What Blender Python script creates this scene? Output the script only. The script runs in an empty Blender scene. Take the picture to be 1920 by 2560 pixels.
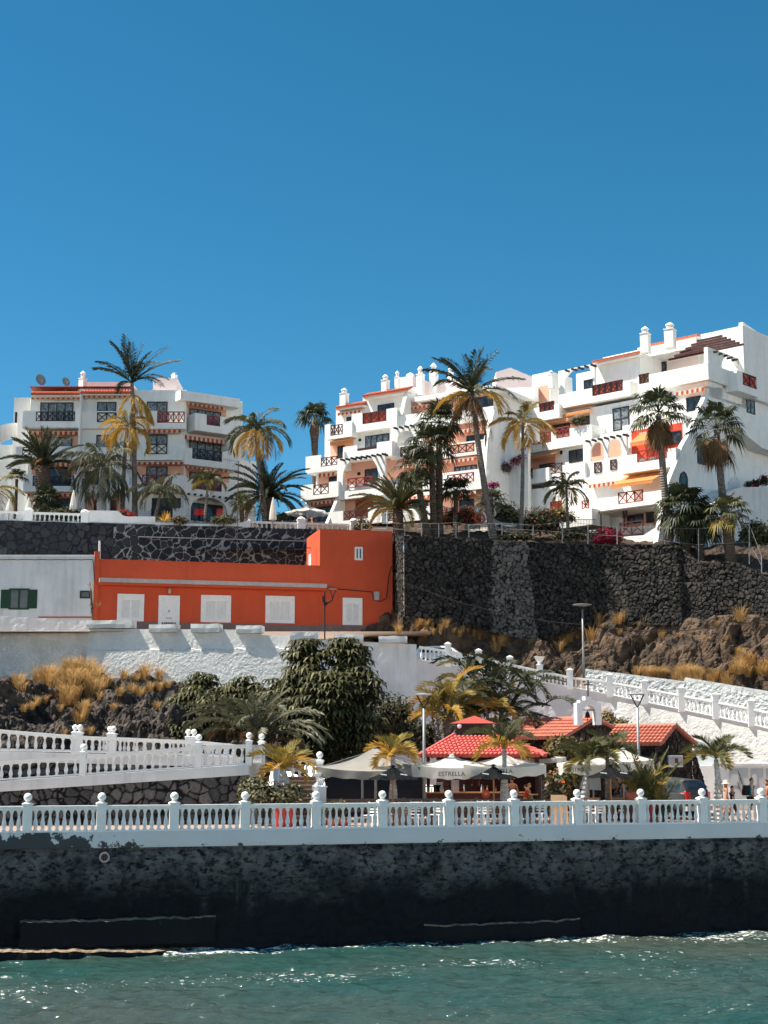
import bpy, math, random
from mathutils import Vector, Matrix, noise
R = math.radians
random.seed(7)
SC = bpy.context.scene
COL = SC.collection
V = Vector
# ---------------------------------------------------------------- camera
F, CX, CY = 3700.0, 960.0, 1280.0          # focal length in photo pixels, photo centre
PITCH = R(9.21)
CAM = V((0, 0, 2.9))
cam = bpy.data.cameras.new('camera'); cam.sensor_fit = 'VERTICAL'; cam.sensor_height = 36
cam.lens = 36 * F / 2560; cam.clip_end = 6000; cam.clip_start = 0.5
co = bpy.data.objects.new('camera', cam); COL.objects.link(co)
co.location = CAM; co.rotation_euler = (R(90) + PITCH, 0, 0); SC.camera = co
# ---------------------------------------------------------------- sky, sun, exposure
ELEV = 58.0
SUN = V((-math.cos(R(ELEV)), 0.015, math.sin(R(ELEV)))).normalized()
w = bpy.data.worlds.new('World'); SC.world = w; w.use_nodes = True
nt = w.node_tree; bg = nt.nodes['Background']
sk = nt.nodes.new('ShaderNodeTexSky'); sk.sky_type = 'NISHITA'; sk.sun_disc = False
sk.sun_elevation = R(ELEV); sk.sun_rotation = R(-90); sk.altitude = 0
sk.air_density = 0.75; sk.dust_density = 0.05; sk.ozone_density = 5.0
hs = nt.nodes.new('ShaderNodeHueSaturation'); hs.inputs['Hue'].default_value = 0.478
hs.inputs['Saturation'].default_value = 1.25; hs.inputs['Value'].default_value = 1.0
nt.links.new(sk.outputs[0], hs.inputs['Color'])
# bright band added along the horizon, hidden behind roofs and hills, to fill shade
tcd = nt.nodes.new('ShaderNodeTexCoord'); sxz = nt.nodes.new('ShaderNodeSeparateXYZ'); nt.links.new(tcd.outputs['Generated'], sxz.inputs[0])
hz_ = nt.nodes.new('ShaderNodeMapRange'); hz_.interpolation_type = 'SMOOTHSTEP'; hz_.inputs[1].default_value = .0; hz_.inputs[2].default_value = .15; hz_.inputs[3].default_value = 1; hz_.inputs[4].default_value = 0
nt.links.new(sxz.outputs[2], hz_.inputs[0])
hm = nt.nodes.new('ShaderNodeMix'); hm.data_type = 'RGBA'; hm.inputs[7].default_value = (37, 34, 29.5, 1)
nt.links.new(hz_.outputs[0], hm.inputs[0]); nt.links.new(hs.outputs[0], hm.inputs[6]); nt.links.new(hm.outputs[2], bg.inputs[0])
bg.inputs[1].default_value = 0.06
sl = bpy.data.lights.new('sun', 'SUN'); sl.energy = 4.6; sl.angle = R(0.5); sl.color = (1.0, 0.93, 0.82)
so = bpy.data.objects.new('sun', sl); COL.objects.link(so)
so.rotation_euler = SUN.to_track_quat('Z', 'Y').to_euler(); so.location = (-60, 0, 90)
SC.view_settings.view_transform = 'Standard'; SC.view_settings.look = 'None'
SC.view_settings.exposure = 1.2; SC.view_settings.gamma = 1.0
SC.cycles.max_bounces = 6; SC.cycles.diffuse_bounces = 3; SC.cycles.glossy_bounces = 2
SC.cycles.transmission_bounces = 2; SC.cycles.transparent_max_bounces = 4
SC.cycles.caustics_reflective = False; SC.cycles.caustics_refractive = False
# ---------------------------------------------------------------- pixel -> world
cp, sp = math.cos(PITCH), math.sin(PITCH)
def ray(px, py):
    a = (px - CX) / F; b = (CY - py) / F
    return V((a, cp - b * sp, sp + b * cp))
def P(px, py, Y):
    r = ray(px, py); return CAM + r * (Y / r.y)
def PZ(px, py, z):
    r = ray(px, py); return CAM + r * ((z - CAM.z) / r.z)
def S(Y): return Y / F * 1.0                # metres per photo pixel at depth Y
# ---------------------------------------------------------------- mesh builder
class MB:
    def __init__(s): s.v = []; s.f = []; s.m = []; s.c = None
    def add(s, vs, fs, mi=0):
        b = len(s.v); s.v += [tuple(x) for x in vs]
        for f in fs: s.f.append(tuple(b + i for i in f)); s.m.append(mi)
    def obox(s, o, a, b, c, mi=0):
        o = V(o); a = V(a); b = V(b); c = V(c)
        s.add([o, o+a, o+a+b, o+b, o+c, o+a+c, o+a+b+c, o+b+c],
              [(0,3,2,1), (4,5,6,7), (0,1,5,4), (1,2,6,5), (2,3,7,6), (3,0,4,7)], mi)
    def box(s, x0, x1, y0, y1, z0, z1, mi=0):
        s.obox((x0, y0, z0), (x1-x0, 0, 0), (0, y1-y0, 0), (0, 0, z1-z0), mi)
    def bar(s, p0, p1, w, h=None, mi=0, up=V((0, 0, 1))):
        p0 = V(p0); p1 = V(p1); d = p1 - p0
        if d.length < 1e-6: return
        n = d.normalized()
        sx = n.cross(up)
        if sx.length < 1e-3: sx = n.cross(V((1, 0, 0)))
        sx.normalize(); sy = sx.cross(n)
        h = w if h is None else h
        s.obox(p0 - sx*w/2 - sy*h/2, sx*w, sy*h, d, mi)
    def tube(s, pts, rad, n=7, mi=0, cap=True):
        pts = [V(p) for p in pts]; k = len(pts)
        if not hasattr(rad, '__len__'): rad = [rad]*k
        b = len(s.v); prev = None
        for i, p in enumerate(pts):
            t = (pts[min(i+1, k-1)] - pts[max(i-1, 0)]).normalized()
            a = t.cross(V((0, 1, 0))) if prev is None else prev - t*prev.dot(t)
            if a.length < 1e-3: a = t.cross(V((1, 0, 0)))
            a.normalize(); prev = a; c = t.cross(a)
            for j in range(n):
                q = 2*math.pi*j/n
                s.v.append(tuple(p + (a*math.cos(q) + c*math.sin(q))*rad[i]))
        for i in range(k-1):
            for j in range(n):
                j2 = (j+1) % n
                s.f.append((b+i*n+j, b+i*n+j2, b+(i+1)*n+j2, b+(i+1)*n+j)); s.m.append(mi)
        if cap:
            s.f.append(tuple(b+j for j in range(n-1, -1, -1))); s.m.append(mi)
            s.f.append(tuple(b+(k-1)*n+j for j in range(n))); s.m.append(mi)
    def lathe(s, c, prof, n=10, mi=0):
        c = V(c); b = len(s.v); k = len(prof)
        for r, z in prof:
            for j in range(n):
                q = 2*math.pi*j/n + .2
                s.v.append((c.x + r*math.cos(q), c.y + r*math.sin(q), c.z + z))
        for i in range(k-1):
            for j in range(n):
                j2 = (j+1) % n
                s.f.append((b+i*n+j, b+i*n+j2, b+(i+1)*n+j2, b+(i+1)*n+j)); s.m.append(mi)
        s.f.append(tuple(b+j for j in range(n-1, -1, -1))); s.m.append(mi)
        s.f.append(tuple(b+(k-1)*n+j for j in range(n))); s.m.append(mi)
    def ball(s, c, r, mi=0, n=10, sz=1.0):
        k = 7
        s.lathe(V(c), [(max(.001, r*math.sin(math.pi*i/(k-1))), -r*sz*math.cos(math.pi*i/(k-1))) for i in range(k)], n, mi)
    def prism(s, poly, d, mi=0):
        poly = [V(p) for p in poly]; d = V(d); n = len(poly)
        s.add(poly + [p + d for p in poly],
              [tuple(range(n-1, -1, -1)), tuple(range(n, 2*n))] + [(i, (i+1) % n, n+(i+1) % n, n+i) for i in range(n)], mi)
    def grid(s, fn, nu, nv, mi=0):
        b = len(s.v)
        for j in range(nv+1):
            for i in range(nu+1): s.v.append(tuple(fn(i/nu, j/nv)))
        for j in range(nv):
            for i in range(nu):
                a = b + j*(nu+1) + i
                s.f.append((a, a+1, a+nu+2, a+nu+1)); s.m.append(mi)
    def build(s, name, mats, parent=None, smooth=False, world=True, kind=None, label=None):
        me = bpy.data.meshes.new(name)
        off = wloc(parent) if (world and parent) else V((0, 0, 0))
        vs = s.v if off.length == 0 else [(x-off.x, y-off.y, z-off.z) for x, y, z in s.v]
        me.from_pydata(vs, [], s.f)
        if not isinstance(mats, (list, tuple)): mats = [mats]
        for m in mats: me.materials.append(m)
        if len(mats) > 1: me.polygons.foreach_set('material_index', s.m)
        if smooth: me.polygons.foreach_set('use_smooth', [True]*len(s.f))
        if s.c is not None:
            at = me.attributes.new('tint', 'FLOAT', 'POINT'); at.data.foreach_set('value', s.c)
        me.update()
        o = bpy.data.objects.new(name, me); COL.objects.link(o)
        if parent: o.parent = parent
        if kind: o['kind'] = kind
        if label: o['label'] = label
        return o
def wloc(o):
    l = V((0, 0, 0))
    while o: l = l + o.location; o = o.parent
    return l
def tag(o, label, cat, group=None, kind=None):
    o['label'] = label; o['category'] = cat
    if group: o['group'] = group
    if kind: o['kind'] = kind
    return o
def thing(name, label, cat, loc=(0, 0, 0), group=None, rotz=0):
    o = bpy.data.objects.new(name, None); COL.objects.link(o); o.location = V(loc); o.rotation_euler = (0, 0, rotz)
    o.empty_display_size = .3
    return tag(o, label, cat, group)
def dup(o, loc=None, rotz=None, label=None, parent=None):
    c = o.copy(); COL.objects.link(c); c.parent = parent
    if loc is not None: c.location = V(loc)
    if rotz is not None: c.rotation_euler = (0, 0, rotz)
    if label: c['label'] = label
    for ch in list(o.children): dup(ch, parent=c)
    return c
def lerp(a, b, t): return a + (b - a)*t
def pl(pts, x):                              # piecewise linear
    if x <= pts[0][0]: return pts[0][1]
    for (a, b), (c, d) in zip(pts, pts[1:]):
        if x <= c: return b + (d-b)*(x-a)/(c-a)
    return pts[-1][1]
def fbm(p, o=5, h=.9, l=2.1): return noise.fractal(p, h, l, o)
# ---------------------------------------------------------------- materials
MT = {}
def mat(name, c, c2=None, sc=3.0, lo=.35, hi=.65, rough=.85, bump=0.0, bsc=12.0, spec=.25, metal=0, tint=None, detail=6, dist=.05, stain=None, trans=0):
    """procedural surface: two tones mixed by noise over world position, noise bump"""
    m = bpy.data.materials.new(name); m.use_nodes = True; n = m.node_tree.nodes; L = m.node_tree.links
    b = n['Principled BSDF']; b.inputs['Roughness'].default_value = rough
    b.inputs['Specular IOR Level'].default_value = spec; b.inputs['Metallic'].default_value = metal
    g = n.new('ShaderNodeNewGeometry')
    out = None
    if c2 is not None:
        t = n.new('ShaderNodeTexNoise'); t.inputs['Scale'].default_value = sc; t.inputs['Detail'].default_value = detail
        t.inputs['Roughness'].default_value = .62
        L.new(g.outputs['Position'], t.inputs['Vector'])
        r = n.new('ShaderNodeMapRange'); r.inputs[1].default_value = lo; r.inputs[2].default_value = hi
        L.new(t.outputs[0], r.inputs[0])
        x = n.new('ShaderNodeMix'); x.data_type = 'RGBA'; x.inputs[6].default_value = (*c, 1); x.inputs[7].default_value = (*c2, 1)
        L.new(r.outputs[0], x.inputs[0]); out = x.outputs[2]
    if stain:                                   # vertical rain streaks and grime of a second colour
        mp = n.new('ShaderNodeMapping'); mp.inputs['Scale'].default_value = (1.3, 1.3, .16)
        L.new(g.outputs['Position'], mp.inputs[0])
        t2 = n.new('ShaderNodeTexNoise'); t2.inputs['Scale'].default_value = 1.6; t2.inputs['Detail'].default_value = 8
        L.new(mp.outputs[0], t2.inputs['Vector'])
        r2 = n.new('ShaderNodeMapRange'); r2.inputs[1].default_value = .5; r2.inputs[2].default_value = .78
        r2.inputs[4].default_value = stain[1]; L.new(t2.outputs[0], r2.inputs[0])
        x2 = n.new('ShaderNodeMix'); x2.data_type = 'RGBA'; x2.inputs[6].default_value = (*c, 1); x2.inputs[7].default_value = (*stain[0], 1)
        if out: L.new(out, x2.inputs[6])
        L.new(r2.outputs[0], x2.inputs[0]); out = x2.outputs[2]
    if tint:                                    # stone by stone colour from the mesh's own 'tint' value
        a = n.new('ShaderNodeAttribute'); a.attribute_name = 'tint'
        cr = n.new('ShaderNodeValToRGB'); e = cr.color_ramp.elements
        e[0].position = 0; e[0].color = (*tint[0], 1); e[1].position = 1; e[1].color = (*tint[-1], 1)
        for i, q in enumerate(tint[1:-1]): el = e.new((i+1)/(len(tint)-1)); el.color = (*q, 1)
        L.new(a.outputs['Fac'], cr.inputs[0])
        if out:
            x3 = n.new('ShaderNodeMix'); x3.data_type = 'RGBA'; x3.blend_type = 'MULTIPLY'; x3.inputs[0].default_value = 1
            L.new(cr.outputs[0], x3.inputs[6]); L.new(out, x3.inputs[7]); out = x3.outputs[2]
        else: out = cr.outputs[0]
    if out: L.new(out, b.inputs['Base Color'])
    else: b.inputs['Base Color'].default_value = (*c, 1)
    if bump:
        t3 = n.new('ShaderNodeTexNoise'); t3.inputs['Scale'].default_value = bsc; t3.inputs['Detail'].default_value = 5
        L.new(g.outputs['Position'], t3.inputs['Vector'])
        bp = n.new('ShaderNodeBump'); bp.inputs['Strength'].default_value = bump; bp.inputs['Distance'].default_value = dist
        L.new(t3.outputs[0], bp.inputs['Height']); L.new(bp.outputs[0], b.inputs['Normal'])
    if trans:                                   # thin leaf or cloth: some light passes
        tr = n.new('ShaderNodeBsdfTranslucent'); ms = n.new('ShaderNodeMixShader'); ms.inputs[0].default_value = trans
        if out: L.new(out, tr.inputs[0])
        else: tr.inputs[0].default_value = (*c, 1)
        L.new(b.outputs[0], ms.inputs[1]); L.new(tr.outputs[0], ms.inputs[2])
        L.new(ms.outputs[0], n['Material Output'].inputs[0])
    MT[name] = m
    return m
white = mat('white_stucco', (.84, .83, .79), (.75, .75, .72), 1.2, .45, .8, .9, .25, 9, stain=((.52, .50, .47), .35))
white_n = mat('white_paint', (.80, .80, .78), (.66, .67, .66), 4, .5, .8, .8, .2, 14)
rough_w = mat('rough_whitewash', (.66, .66, .63), (.50, .50, .48), .9, .42, .8, .95, .5, 11, stain=((.45, .45, .43), .4), dist=.05)
plain_w = mat('plain_whitewash', (.70, .70, .69), (.54, .55, .54), .5, .4, .75, .9, .3, 4, stain=((.34, .34, .34), .5), dist=.06)
peach = mat('peach_wall', (.78, .41, .29), (.70, .37, .26), 1.5, .3, .8, .9, .15, 8)  # recess panels; warm bounce from the awnings partly put into the colour
pink = mat('pink_wall', (.80, .66, .63), (.74, .60, .57), 1.5, .3, .8, .9, .15, 8)
tile = mat('terracotta_tile', (.60, .17, .09), (.40, .10, .06), 6, .3, .7, .75, .3, 16)
tile_o = mat('orange_roof_tile', (.52, .175, .115), (.32, .10, .07), 4, .3, .75, .7, .3, 12)
tile_r = mat('red_roof_tile', (.66, .13, .105), (.50, .09, .08), 3, .3, .75, .55, .2, 10)
wood = mat('brown_wood', (.085, .030, .025), (.055, .02, .018), 8, .3, .7, .6)
wood_r = mat('red_wood', (.30, .035, .03), (.20, .025, .022), 8, .3, .7, .6)
wood_b = mat('black_wood', (.02, .018, .02), (.03, .025, .025), 8, .3, .7, .5)
beamM = mat('dark_beam', (.028, .024, .028), (.04, .03, .03), 6, .3, .7, .6)
red_glaze = mat('red_panel', (.72, .085, .04), (.60, .06, .03), 4, .3, .7, .45)
glass = mat('window_glass', (.018, .026, .034), (.05, .065, .075), 2.2, .45, .62, .08, spec=.5)
curtain = mat('curtain_glass', (.26, .28, .29), (.07, .085, .09), 5, .40, .60, .15, spec=.5)
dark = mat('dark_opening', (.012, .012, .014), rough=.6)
aw_r = mat('awning_red', (.50, .075, .03), (.42, .06, .025), 3, .3, .7, .8, trans=.25)
aw_w = mat('awning_cream', (.78, .62, .48), (.7, .55, .42), 3, .3, .7, .8, trans=.25)
aw_o = mat('awning_orange', (.74, .32, .11), (.68, .27, .09), 3, .3, .7, .8, trans=.35)
orange = mat('orange_house_paint', (.58, .090, .036), (.52, .078, .03), 1.1, .35, .75, .85, .2, 12, stain=((.42, .075, .035), .5))
plinth = mat('grey_plinth', (.22, .15, .14), (.17, .12, .11), 2, .3, .7, .9, .3, 10)
conc = mat('pale_concrete', (.52, .45, .42), (.40, .35, .33), 3, .35, .7, .9, .2, 12)
green_p = mat('green_paint', (.012, .055, .028), (.01, .04, .02), 6, .3, .7, .5)
basalt = mat('basalt_stone', (.8, .8, .8), (1.15, 1.15, 1.15), 5, .3, .7, .85, .6, 11, tint=[(.27, .27, .27), (.012, .014, .018), (.020, .023, .028), (.034, .037, .043)])
basalt_d = mat('basalt_dark_joint', (.8, .8, .8), (1.2, 1.2, 1.2), 5, .3, .7, .85, .6, 11, tint=[(.010, .011, .013), (.018, .020, .024), (.030, .033, .038), (.044, .047, .052)])
drystone = mat('dry_stone', (.7, .7, .7), (1.3, 1.25, 1.2), 6, .3, .7, .9, .7, 9, tint=[(.004, .004, .004), (.022, .0215, .021), (.036, .034, .032), (.070, .060, .050)])
drystone_p = mat('pale_mortared_stone', (.7, .7, .7), (1.3, 1.25, 1.2), 6, .3, .7, .9, .7, 9, tint=[(.015, .015, .015), (.085, .081, .077), (.125, .118, .108), (.17, .16, .14)])
fieldstone = mat('grey_fieldstone', (.7, .7, .7), (1.3, 1.25, 1.2), 6, .3, .7, .9, .7, 12, tint=[(.008, .008, .008), (.055, .055, .056), (.09, .09, .09), (.15, .14, .135)])
lavastone = mat('brown_lava_stone', (.6, .6, .6), (1.4, 1.3, 1.2), 7, .3, .7, .9, .8, 14, tint=[(.006, .004, .004), (.018, .012, .010), (.032, .022, .018), (.07, .048, .038)])
pave = mat('promenade_paving', (.34, .25, .20), (.26, .19, .15), 2.5, .35, .7, .85, .15, 10)
asphalt = mat('asphalt', (.055, .055, .055), (.04, .04, .042), 6, .3, .7, .9, .3, 30)
soil = mat('garden_soil', (.085, .055, .036), (.04, .03, .024), 1.2, .35, .65, .95, .6, 6, dist=.1)
steel = mat('grey_metal', (.30, .31, .31), (.24, .25, .25), 5, .3, .7, .45, spec=.5, metal=.2)
blackm = mat('black_metal', (.016, .016, .018), rough=.5)
canvas_w = mat('white_canvas', (.84, .81, .74), (.77, .74, .67), 2, .35, .7, .85, .15, 6, trans=.45)
canvas_g = mat('greige_canvas', (.33, .315, .28), (.28, .265, .24), 2, .35, .7, .9, .15, 6, trans=.2)
canvas_d = mat('charcoal_canvas', (.0085, .009, .010), (.013, .0135, .0145), 3, .35, .7, .95, .1, 8, spec=.05)
timber = mat('weathered_timber', (.19, .13, .10), (.11, .08, .065), 7, .3, .7, .85, .3, 20)
gold_wood = mat('varnished_wood', (.42, .19, .08), (.33, .14, .06), 6, .3, .7, .5)
terra = mat('terracotta_pot', (.50, .13, .08), (.40, .10, .06), 4, .3, .7, .7)
redpot = mat('red_planter', (.52, .06, .05), (.42, .045, .04), 3, .3, .7, .55)
# ---------------------------------------------------------------- facade helper: a vertical plane seen in the photo
class Fac:
    def __init__(s, px, py, Y, deg):
        s.A = P(px, py, Y); s.A.z = 0
        s.u = V((math.cos(R(deg)), -math.sin(R(deg)), 0)); s.n = V((s.u.y, -s.u.x, 0))
    def uz(s, px, py, off=0):
        r = ray(px, py); t = (s.A + s.n*off - CAM).dot(s.n) / r.dot(s.n)
        p = CAM + r*t
        return (p - s.A).dot(s.u), p.z
    def pt(s, u, z, off=0):
        p = s.A + s.u*u + s.n*off; return V((p.x, p.y, z))
    def rect(s, x0, x1, y0, y1, off=0):          # y0, y1 are read at the left edge x0
        u0, z1 = s.uz(x0, y0, off); _, z0 = s.uz(x0, y1, off)
        u1 = s.uz(x1, y0, off)[0]
        return u0, u1, z0, z1
    def fbox(s, mb, u0, u1, z0, z1, o0, o1, mi=0):
        mb.obox(s.pt(u0, z0, o0), s.u*(u1-u0), s.n*(o1-o0), V((0, 0, z1-z0)), mi)
    def pbox(s, mb, x0, x1, y0, y1, o0, o1, mi=0):
        u0, u1, z0, z1 = s.rect(x0, x1, y0, y1, o1); s.fbox(mb, u0, u1, z0, z1, o0, o1, mi)
def part(root, name, m, f, x0, x1, y0, y1, o0, o1, **k):
    b = MB(); f.pbox(b, x0, x1, y0, y1, o0, o1); return b.build(name, m, root, **k)
def window(root, f, x0, x1, y0, y1, off, nv=2, nh=1, fm=None, gm=None, fw=.09, name='window'):
    fm = fm or wood_b; gm = gm or glass
    u0, u1, z0, z1 = f.rect(x0, x1, y0, y1, off + .05)
    b = MB()
    f.fbox(b, u0, u0+fw, z0, z1, off, off+.07); f.fbox(b, u1-fw, u1, z0, z1, off, off+.07)
    f.fbox(b, u0+fw, u1-fw, z0, z0+fw, off, off+.07); f.fbox(b, u0+fw, u1-fw, z1-fw, z1, off, off+.07)
    for i in range(1, nv):
        u = lerp(u0, u1, i/nv); f.fbox(b, u-fw/2, u+fw/2, z0+fw, z1-fw, off, off+.06)
    for i in range(1, nh):
        z = lerp(z0, z1, i/nh); f.fbox(b, u0+fw, u1-fw, z-fw/2, z+fw/2, off, off+.055)
    w = b.build(name, fm, root)
    b = MB(); f.fbox(b, u0+fw*.5, u1-fw*.5, z0+fw*.5, z1-fw*.5, off, off+.025); b.build('pane', gm, w)
    return w
def railing(root, f, x0, x1, y0, y1, off, nx=3, m=None, back=None, name='balcony_railing'):
    """timber balcony railing: top and bottom rail, posts and a cross in each bay"""
    m = m or wood
    u0, u1, z0, z1 = f.rect(x0, x1, y0, y1, off); b = MB(); t = .07
    f.fbox(b, u0, u1, z1-.08, z1, off-.05, off+.05); f.fbox(b, u0, u1, z0, z0+.07, off-.04, off+.04)
    for i in range(nx+1):
        u = lerp(u0+.04, u1-.04, i/nx); f.fbox(b, u-.04, u+.04, z0+.07, z1-.08, off-.04, off+.04)
    for i in range(nx):
        a = lerp(u0+.04, u1-.04, i/nx); c = lerp(u0+.04, u1-.04, (i+1)/nx)
        b.bar(f.pt(a, z0+.07, off+.01), f.pt(c, z1-.08, off+.01), t, .05, 0, f.n)
        b.bar(f.pt(a, z1-.08, off-.012), f.pt(c, z0+.07, off-.012), t, .05, 0, f.n)
    o = b.build(name, m, root)
    if back:
        b = MB(); f.fbox(b, u0+.02, u1-.02, z0+.03, z1-.04, off-.10, off-.075); b.build('screen', back, o)
    return o
def awning(root, f, x0, x1, y0, y1, off, depth=.35, drop=None, m=(None, None), name='awning', val=.22):
    """rolled or open shop awning: cassette, sloping cloth and a striped scalloped valance"""
    ma, mc = m[0] or aw_r, m[1] or aw_w
    u0, u1, z0, z1 = f.rect(x0, x1, y0, y1, off + depth)
    b = MB(); drop = .12 if drop is None else drop
    zt = z1 + drop
    f.fbox(b, u0, u1, zt-.02, zt+.10, off, off+.14, 1)
    n = max(4, int((u1-u0)/.22))
    for i in range(n):
        a = lerp(u0, u1, i/n); c = lerp(u0, u1, (i+1)/n); k = i % 2 if ma is not aw_o else 0
        b.add([f.pt(a, zt, off+.1), f.pt(c, zt, off+.1), f.pt(c, z1, off+depth), f.pt(a, z1, off+depth)], [(0, 1, 2, 3)], k)
        q = (a+c)/2
        b.add([f.pt(a, z1, off+depth), f.pt(c, z1, off+depth), f.pt(c, z0+.05, off+depth+.01), f.pt(q, z0-.04, off+depth+.01), f.pt(a, z0+.05, off+depth+.01)],
              [(0, 1, 2, 3, 4)], k)
    f.fbox(b, u0, u1, z1-.03, z1+.03, off+depth-.05, off+depth+.005, 1)
    return b.build(name, [ma, mc], root)
def tile_edge(mb, f, u0, u1, z, o0, o1, rise, mi=0):
    """one strip of rounded roof tiles sloping down from (o0, z+rise) to the eave (o1, z)"""
    n = max(2, int((u1-u0)/.24)); r = (u1-u0)/n/2
    for i in range(n):
        uc = u0 + r*(2*i+1)
        mb.tube([f.pt(uc, z+rise, o0), f.pt(uc, z, o1)], r*.98, 6, mi)
    mb.obox(f.pt(u0, z+rise-.12, o0), f.u*(u1-u0), f.n*(o1-o0) + V((0, 0, -rise)), V((0, 0, .08)), mi)
def eave(root, f, x0, x1, y0, off, depth=.7, rise=.3, m=None, name='tiled_eave'):
    u0, z = f.uz(x0, y0, off+depth); u1 = f.uz(x1, y0, off+depth)[0]
    b = MB(); tile_edge(b, f, u0, u1, z, off, off+depth, rise)
    f.fbox(b, u0, u1, z-.22, z-.08, off, off+depth-.12, 1)
    return b.build(name, [m or tile, white], root)
def archwall(mb, f, u0, u1, z0, z1, o0, o1, arches, mi=0, seg=10):
    """wall slab with round openings: arches = [(ua, ub, sill z, spring z)]"""
    cur = u0
    for ua, ub, zs, zp in arches:
        if ua > cur + .01: f.fbox(mb, cur, ua, z0, z1, o0, o1, mi)
        if zs > z0 + .01: f.fbox(mb, ua, ub, z0, zs, o0, o1, mi)
        r = (ub-ua)/2; uc = (ua+ub)/2
        for i in range(seg):
            q0 = math.pi*(1-i/seg); q1 = math.pi*(1-(i+1)/seg)
            a = uc + r*math.cos(q0); c = uc + r*math.cos(q1)
            za = zp + min(r, (z1-zp)*.96)*math.sin(q0); zc = zp + min(r, (z1-zp)*.96)*math.sin(q1)
            mb.prism([f.pt(a, za, o0), f.pt(c, zc, o0), f.pt(c, z1, o0), f.pt(a, z1, o0)], f.n*(o1-o0), mi)
        cur = ub
    if u1 > cur + .01: f.fbox(mb, cur, u1, z0, z1, o0, o1, mi)
def chimney(root, px0, px1, pyt, pyb, Y, m=None, cap=True, deg=30):
    a = P(px0, pyb, Y); c = P(px1, pyb, Y); wd = (c.x-a.x)*.74
    zt = P(px0, pyt, Y).z; zb = a.z; h = zt-zb; zc = zt - min(.95, h*.36); m = m or white
    cx = (a.x+c.x)/2; b = MB(); q = R(-deg); ux = V((math.cos(q), math.sin(q), 0)); uy = V((-math.sin(q), math.cos(q), 0))
    b.obox(V((cx, Y, zb-.4)) - ux*wd/2 - uy*wd/2, ux*wd, uy*wd, V((0, 0, zc-zb+.4)))
    b.obox(V((cx, Y, zc)) - ux*wd*.56 - uy*wd*.56, ux*wd*1.12, uy*wd*1.12, V((0, 0, .07)))
    o = b.build('chimney', m, root)
    if cap:
        hh = zt-zc-.07; r = wd*.36; b = MB(); pr = []
        for i in range(4): pr += [(r*1.0, hh*.13*i), (r*1.12, hh*(.13*i+.05)), (r*.92, hh*(.13*i+.09))]
        pr += [(r*1.4, hh*.56), (r*1.3, hh*.66), (r*.7, hh*.84), (r*.12, hh)]
        b.lathe((cx, Y, zc+.07), pr, 10); b.build('chimney_cap', white_n, o)
    return o
def beams(root, f, x0, x1, y0, n, off, l, back=.25, w=.14, m=None, name='pergola_beam', dz=0):
    """row of square beam ends standing out of a wall, each beam its own part"""
    u0, z = f.uz(x0, y0, off+l); u1 = f.uz(x1, y0, off+l)[0]
    for i in range(n):
        u = lerp(u0, u1, (i+.5)/n); b = MB()
        f.fbox(b, u-w/2, u+w/2, z-.16, z+.0, off-back, off+l); b.build(name, m or beamM, root)
# ================================================================ SETTING
def stone(p, size, sq=1.0):
    d, pts = noise.voronoi(V((p.x/size, p.y/size, p.z/size*sq)))
    e = d[1]-d[0]; c = pts[0]
    rnd = (math.sin(c[0]*12.9 + c[1]*78.2 + c[2]*37.7)*43758.5) % 1.0
    return e, rnd
def stone_face(mb, fn, nrm, nu, nv, size, amp, joint=.10, sq=1.0, mi=0, extra=None):
    """a wall face of fitted stones: each voronoi cell stands out as a stone, joints lie back"""
    if mb.c is None: mb.c = [0.0]*len(mb.v)
    def g(u, v):
        p = fn(u, v); e, rnd = stone(p + noise.noise_vector(p*1.7)*size*.16, size, sq)
        k = min(1, max(0, (e-joint*.4)/(joint*1.6)))
        mb.c.append(0 if e < joint else .34 + .66*rnd)
        d = amp*(math.sqrt(k)*(.55+.45*rnd) + .25*noise.noise(p*5))
        if extra: d += extra(u, v)
        return p + nrm*d
    mb.grid(g, nu, nv, mi)
# ---- water
WZ = -4.3
wm = bpy.data.materials.new('sea_water'); wm.use_nodes = True
n = wm.node_tree.nodes; L = wm.node_tree.links; b = n['Principled BSDF']
b.inputs['Roughness'].default_value = .12; b.inputs['IOR'].default_value = 1.33
g = n.new('ShaderNodeNewGeometry')
t = n.new('ShaderNodeTexNoise'); t.inputs['Scale'].default_value = .09; t.inputs['Detail'].default_value = 4
L.new(g.outputs['Position'], t.inputs['Vector'])
cr = n.new('ShaderNodeValToRGB'); e = cr.color_ramp.elements
e[0].position = .36; e[0].color = (.016, .052, .047, 1); e[1].position = .66; e[1].color = (.040, .055, .045, 1)
L.new(t.outputs[0], cr.inputs[0])
# foam and painted sun sparkles: fine white flecks gathered in bands
fa = n.new('ShaderNodeAttribute'); fa.attribute_name = 'tint'
f1 = n.new('ShaderNodeTexNoise'); f1.inputs['Scale'].default_value = 5.5; f1.inputs['Detail'].default_value = 9; f1.inputs['Roughness'].default_value = .72
mp = n.new('ShaderNodeMapping'); mp.inputs['Scale'].default_value = (.75, 1.5, 1)
L.new(g.outputs['Position'], mp.inputs[0]); L.new(mp.outputs[0], f1.inputs['Vector'])
ad = n.new('ShaderNodeMath'); ad.operation = 'ADD'; L.new(f1.outputs[0], ad.inputs[0]); L.new(fa.outputs['Fac'], ad.inputs[1])
fr = n.new('ShaderNodeMapRange'); fr.inputs[1].default_value = .635; fr.inputs[2].default_value = .70; L.new(ad.outputs[0], fr.inputs[0])
mx = n.new('ShaderNodeMix'); mx.data_type = 'RGBA'; mx.inputs[7].default_value = (.72, .74, .70, 1)
L.new(cr.outputs[0], mx.inputs[6]); L.new(fr.outputs[0], mx.inputs[0]); L.new(mx.outputs[2], b.inputs['Base Color'])
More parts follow.
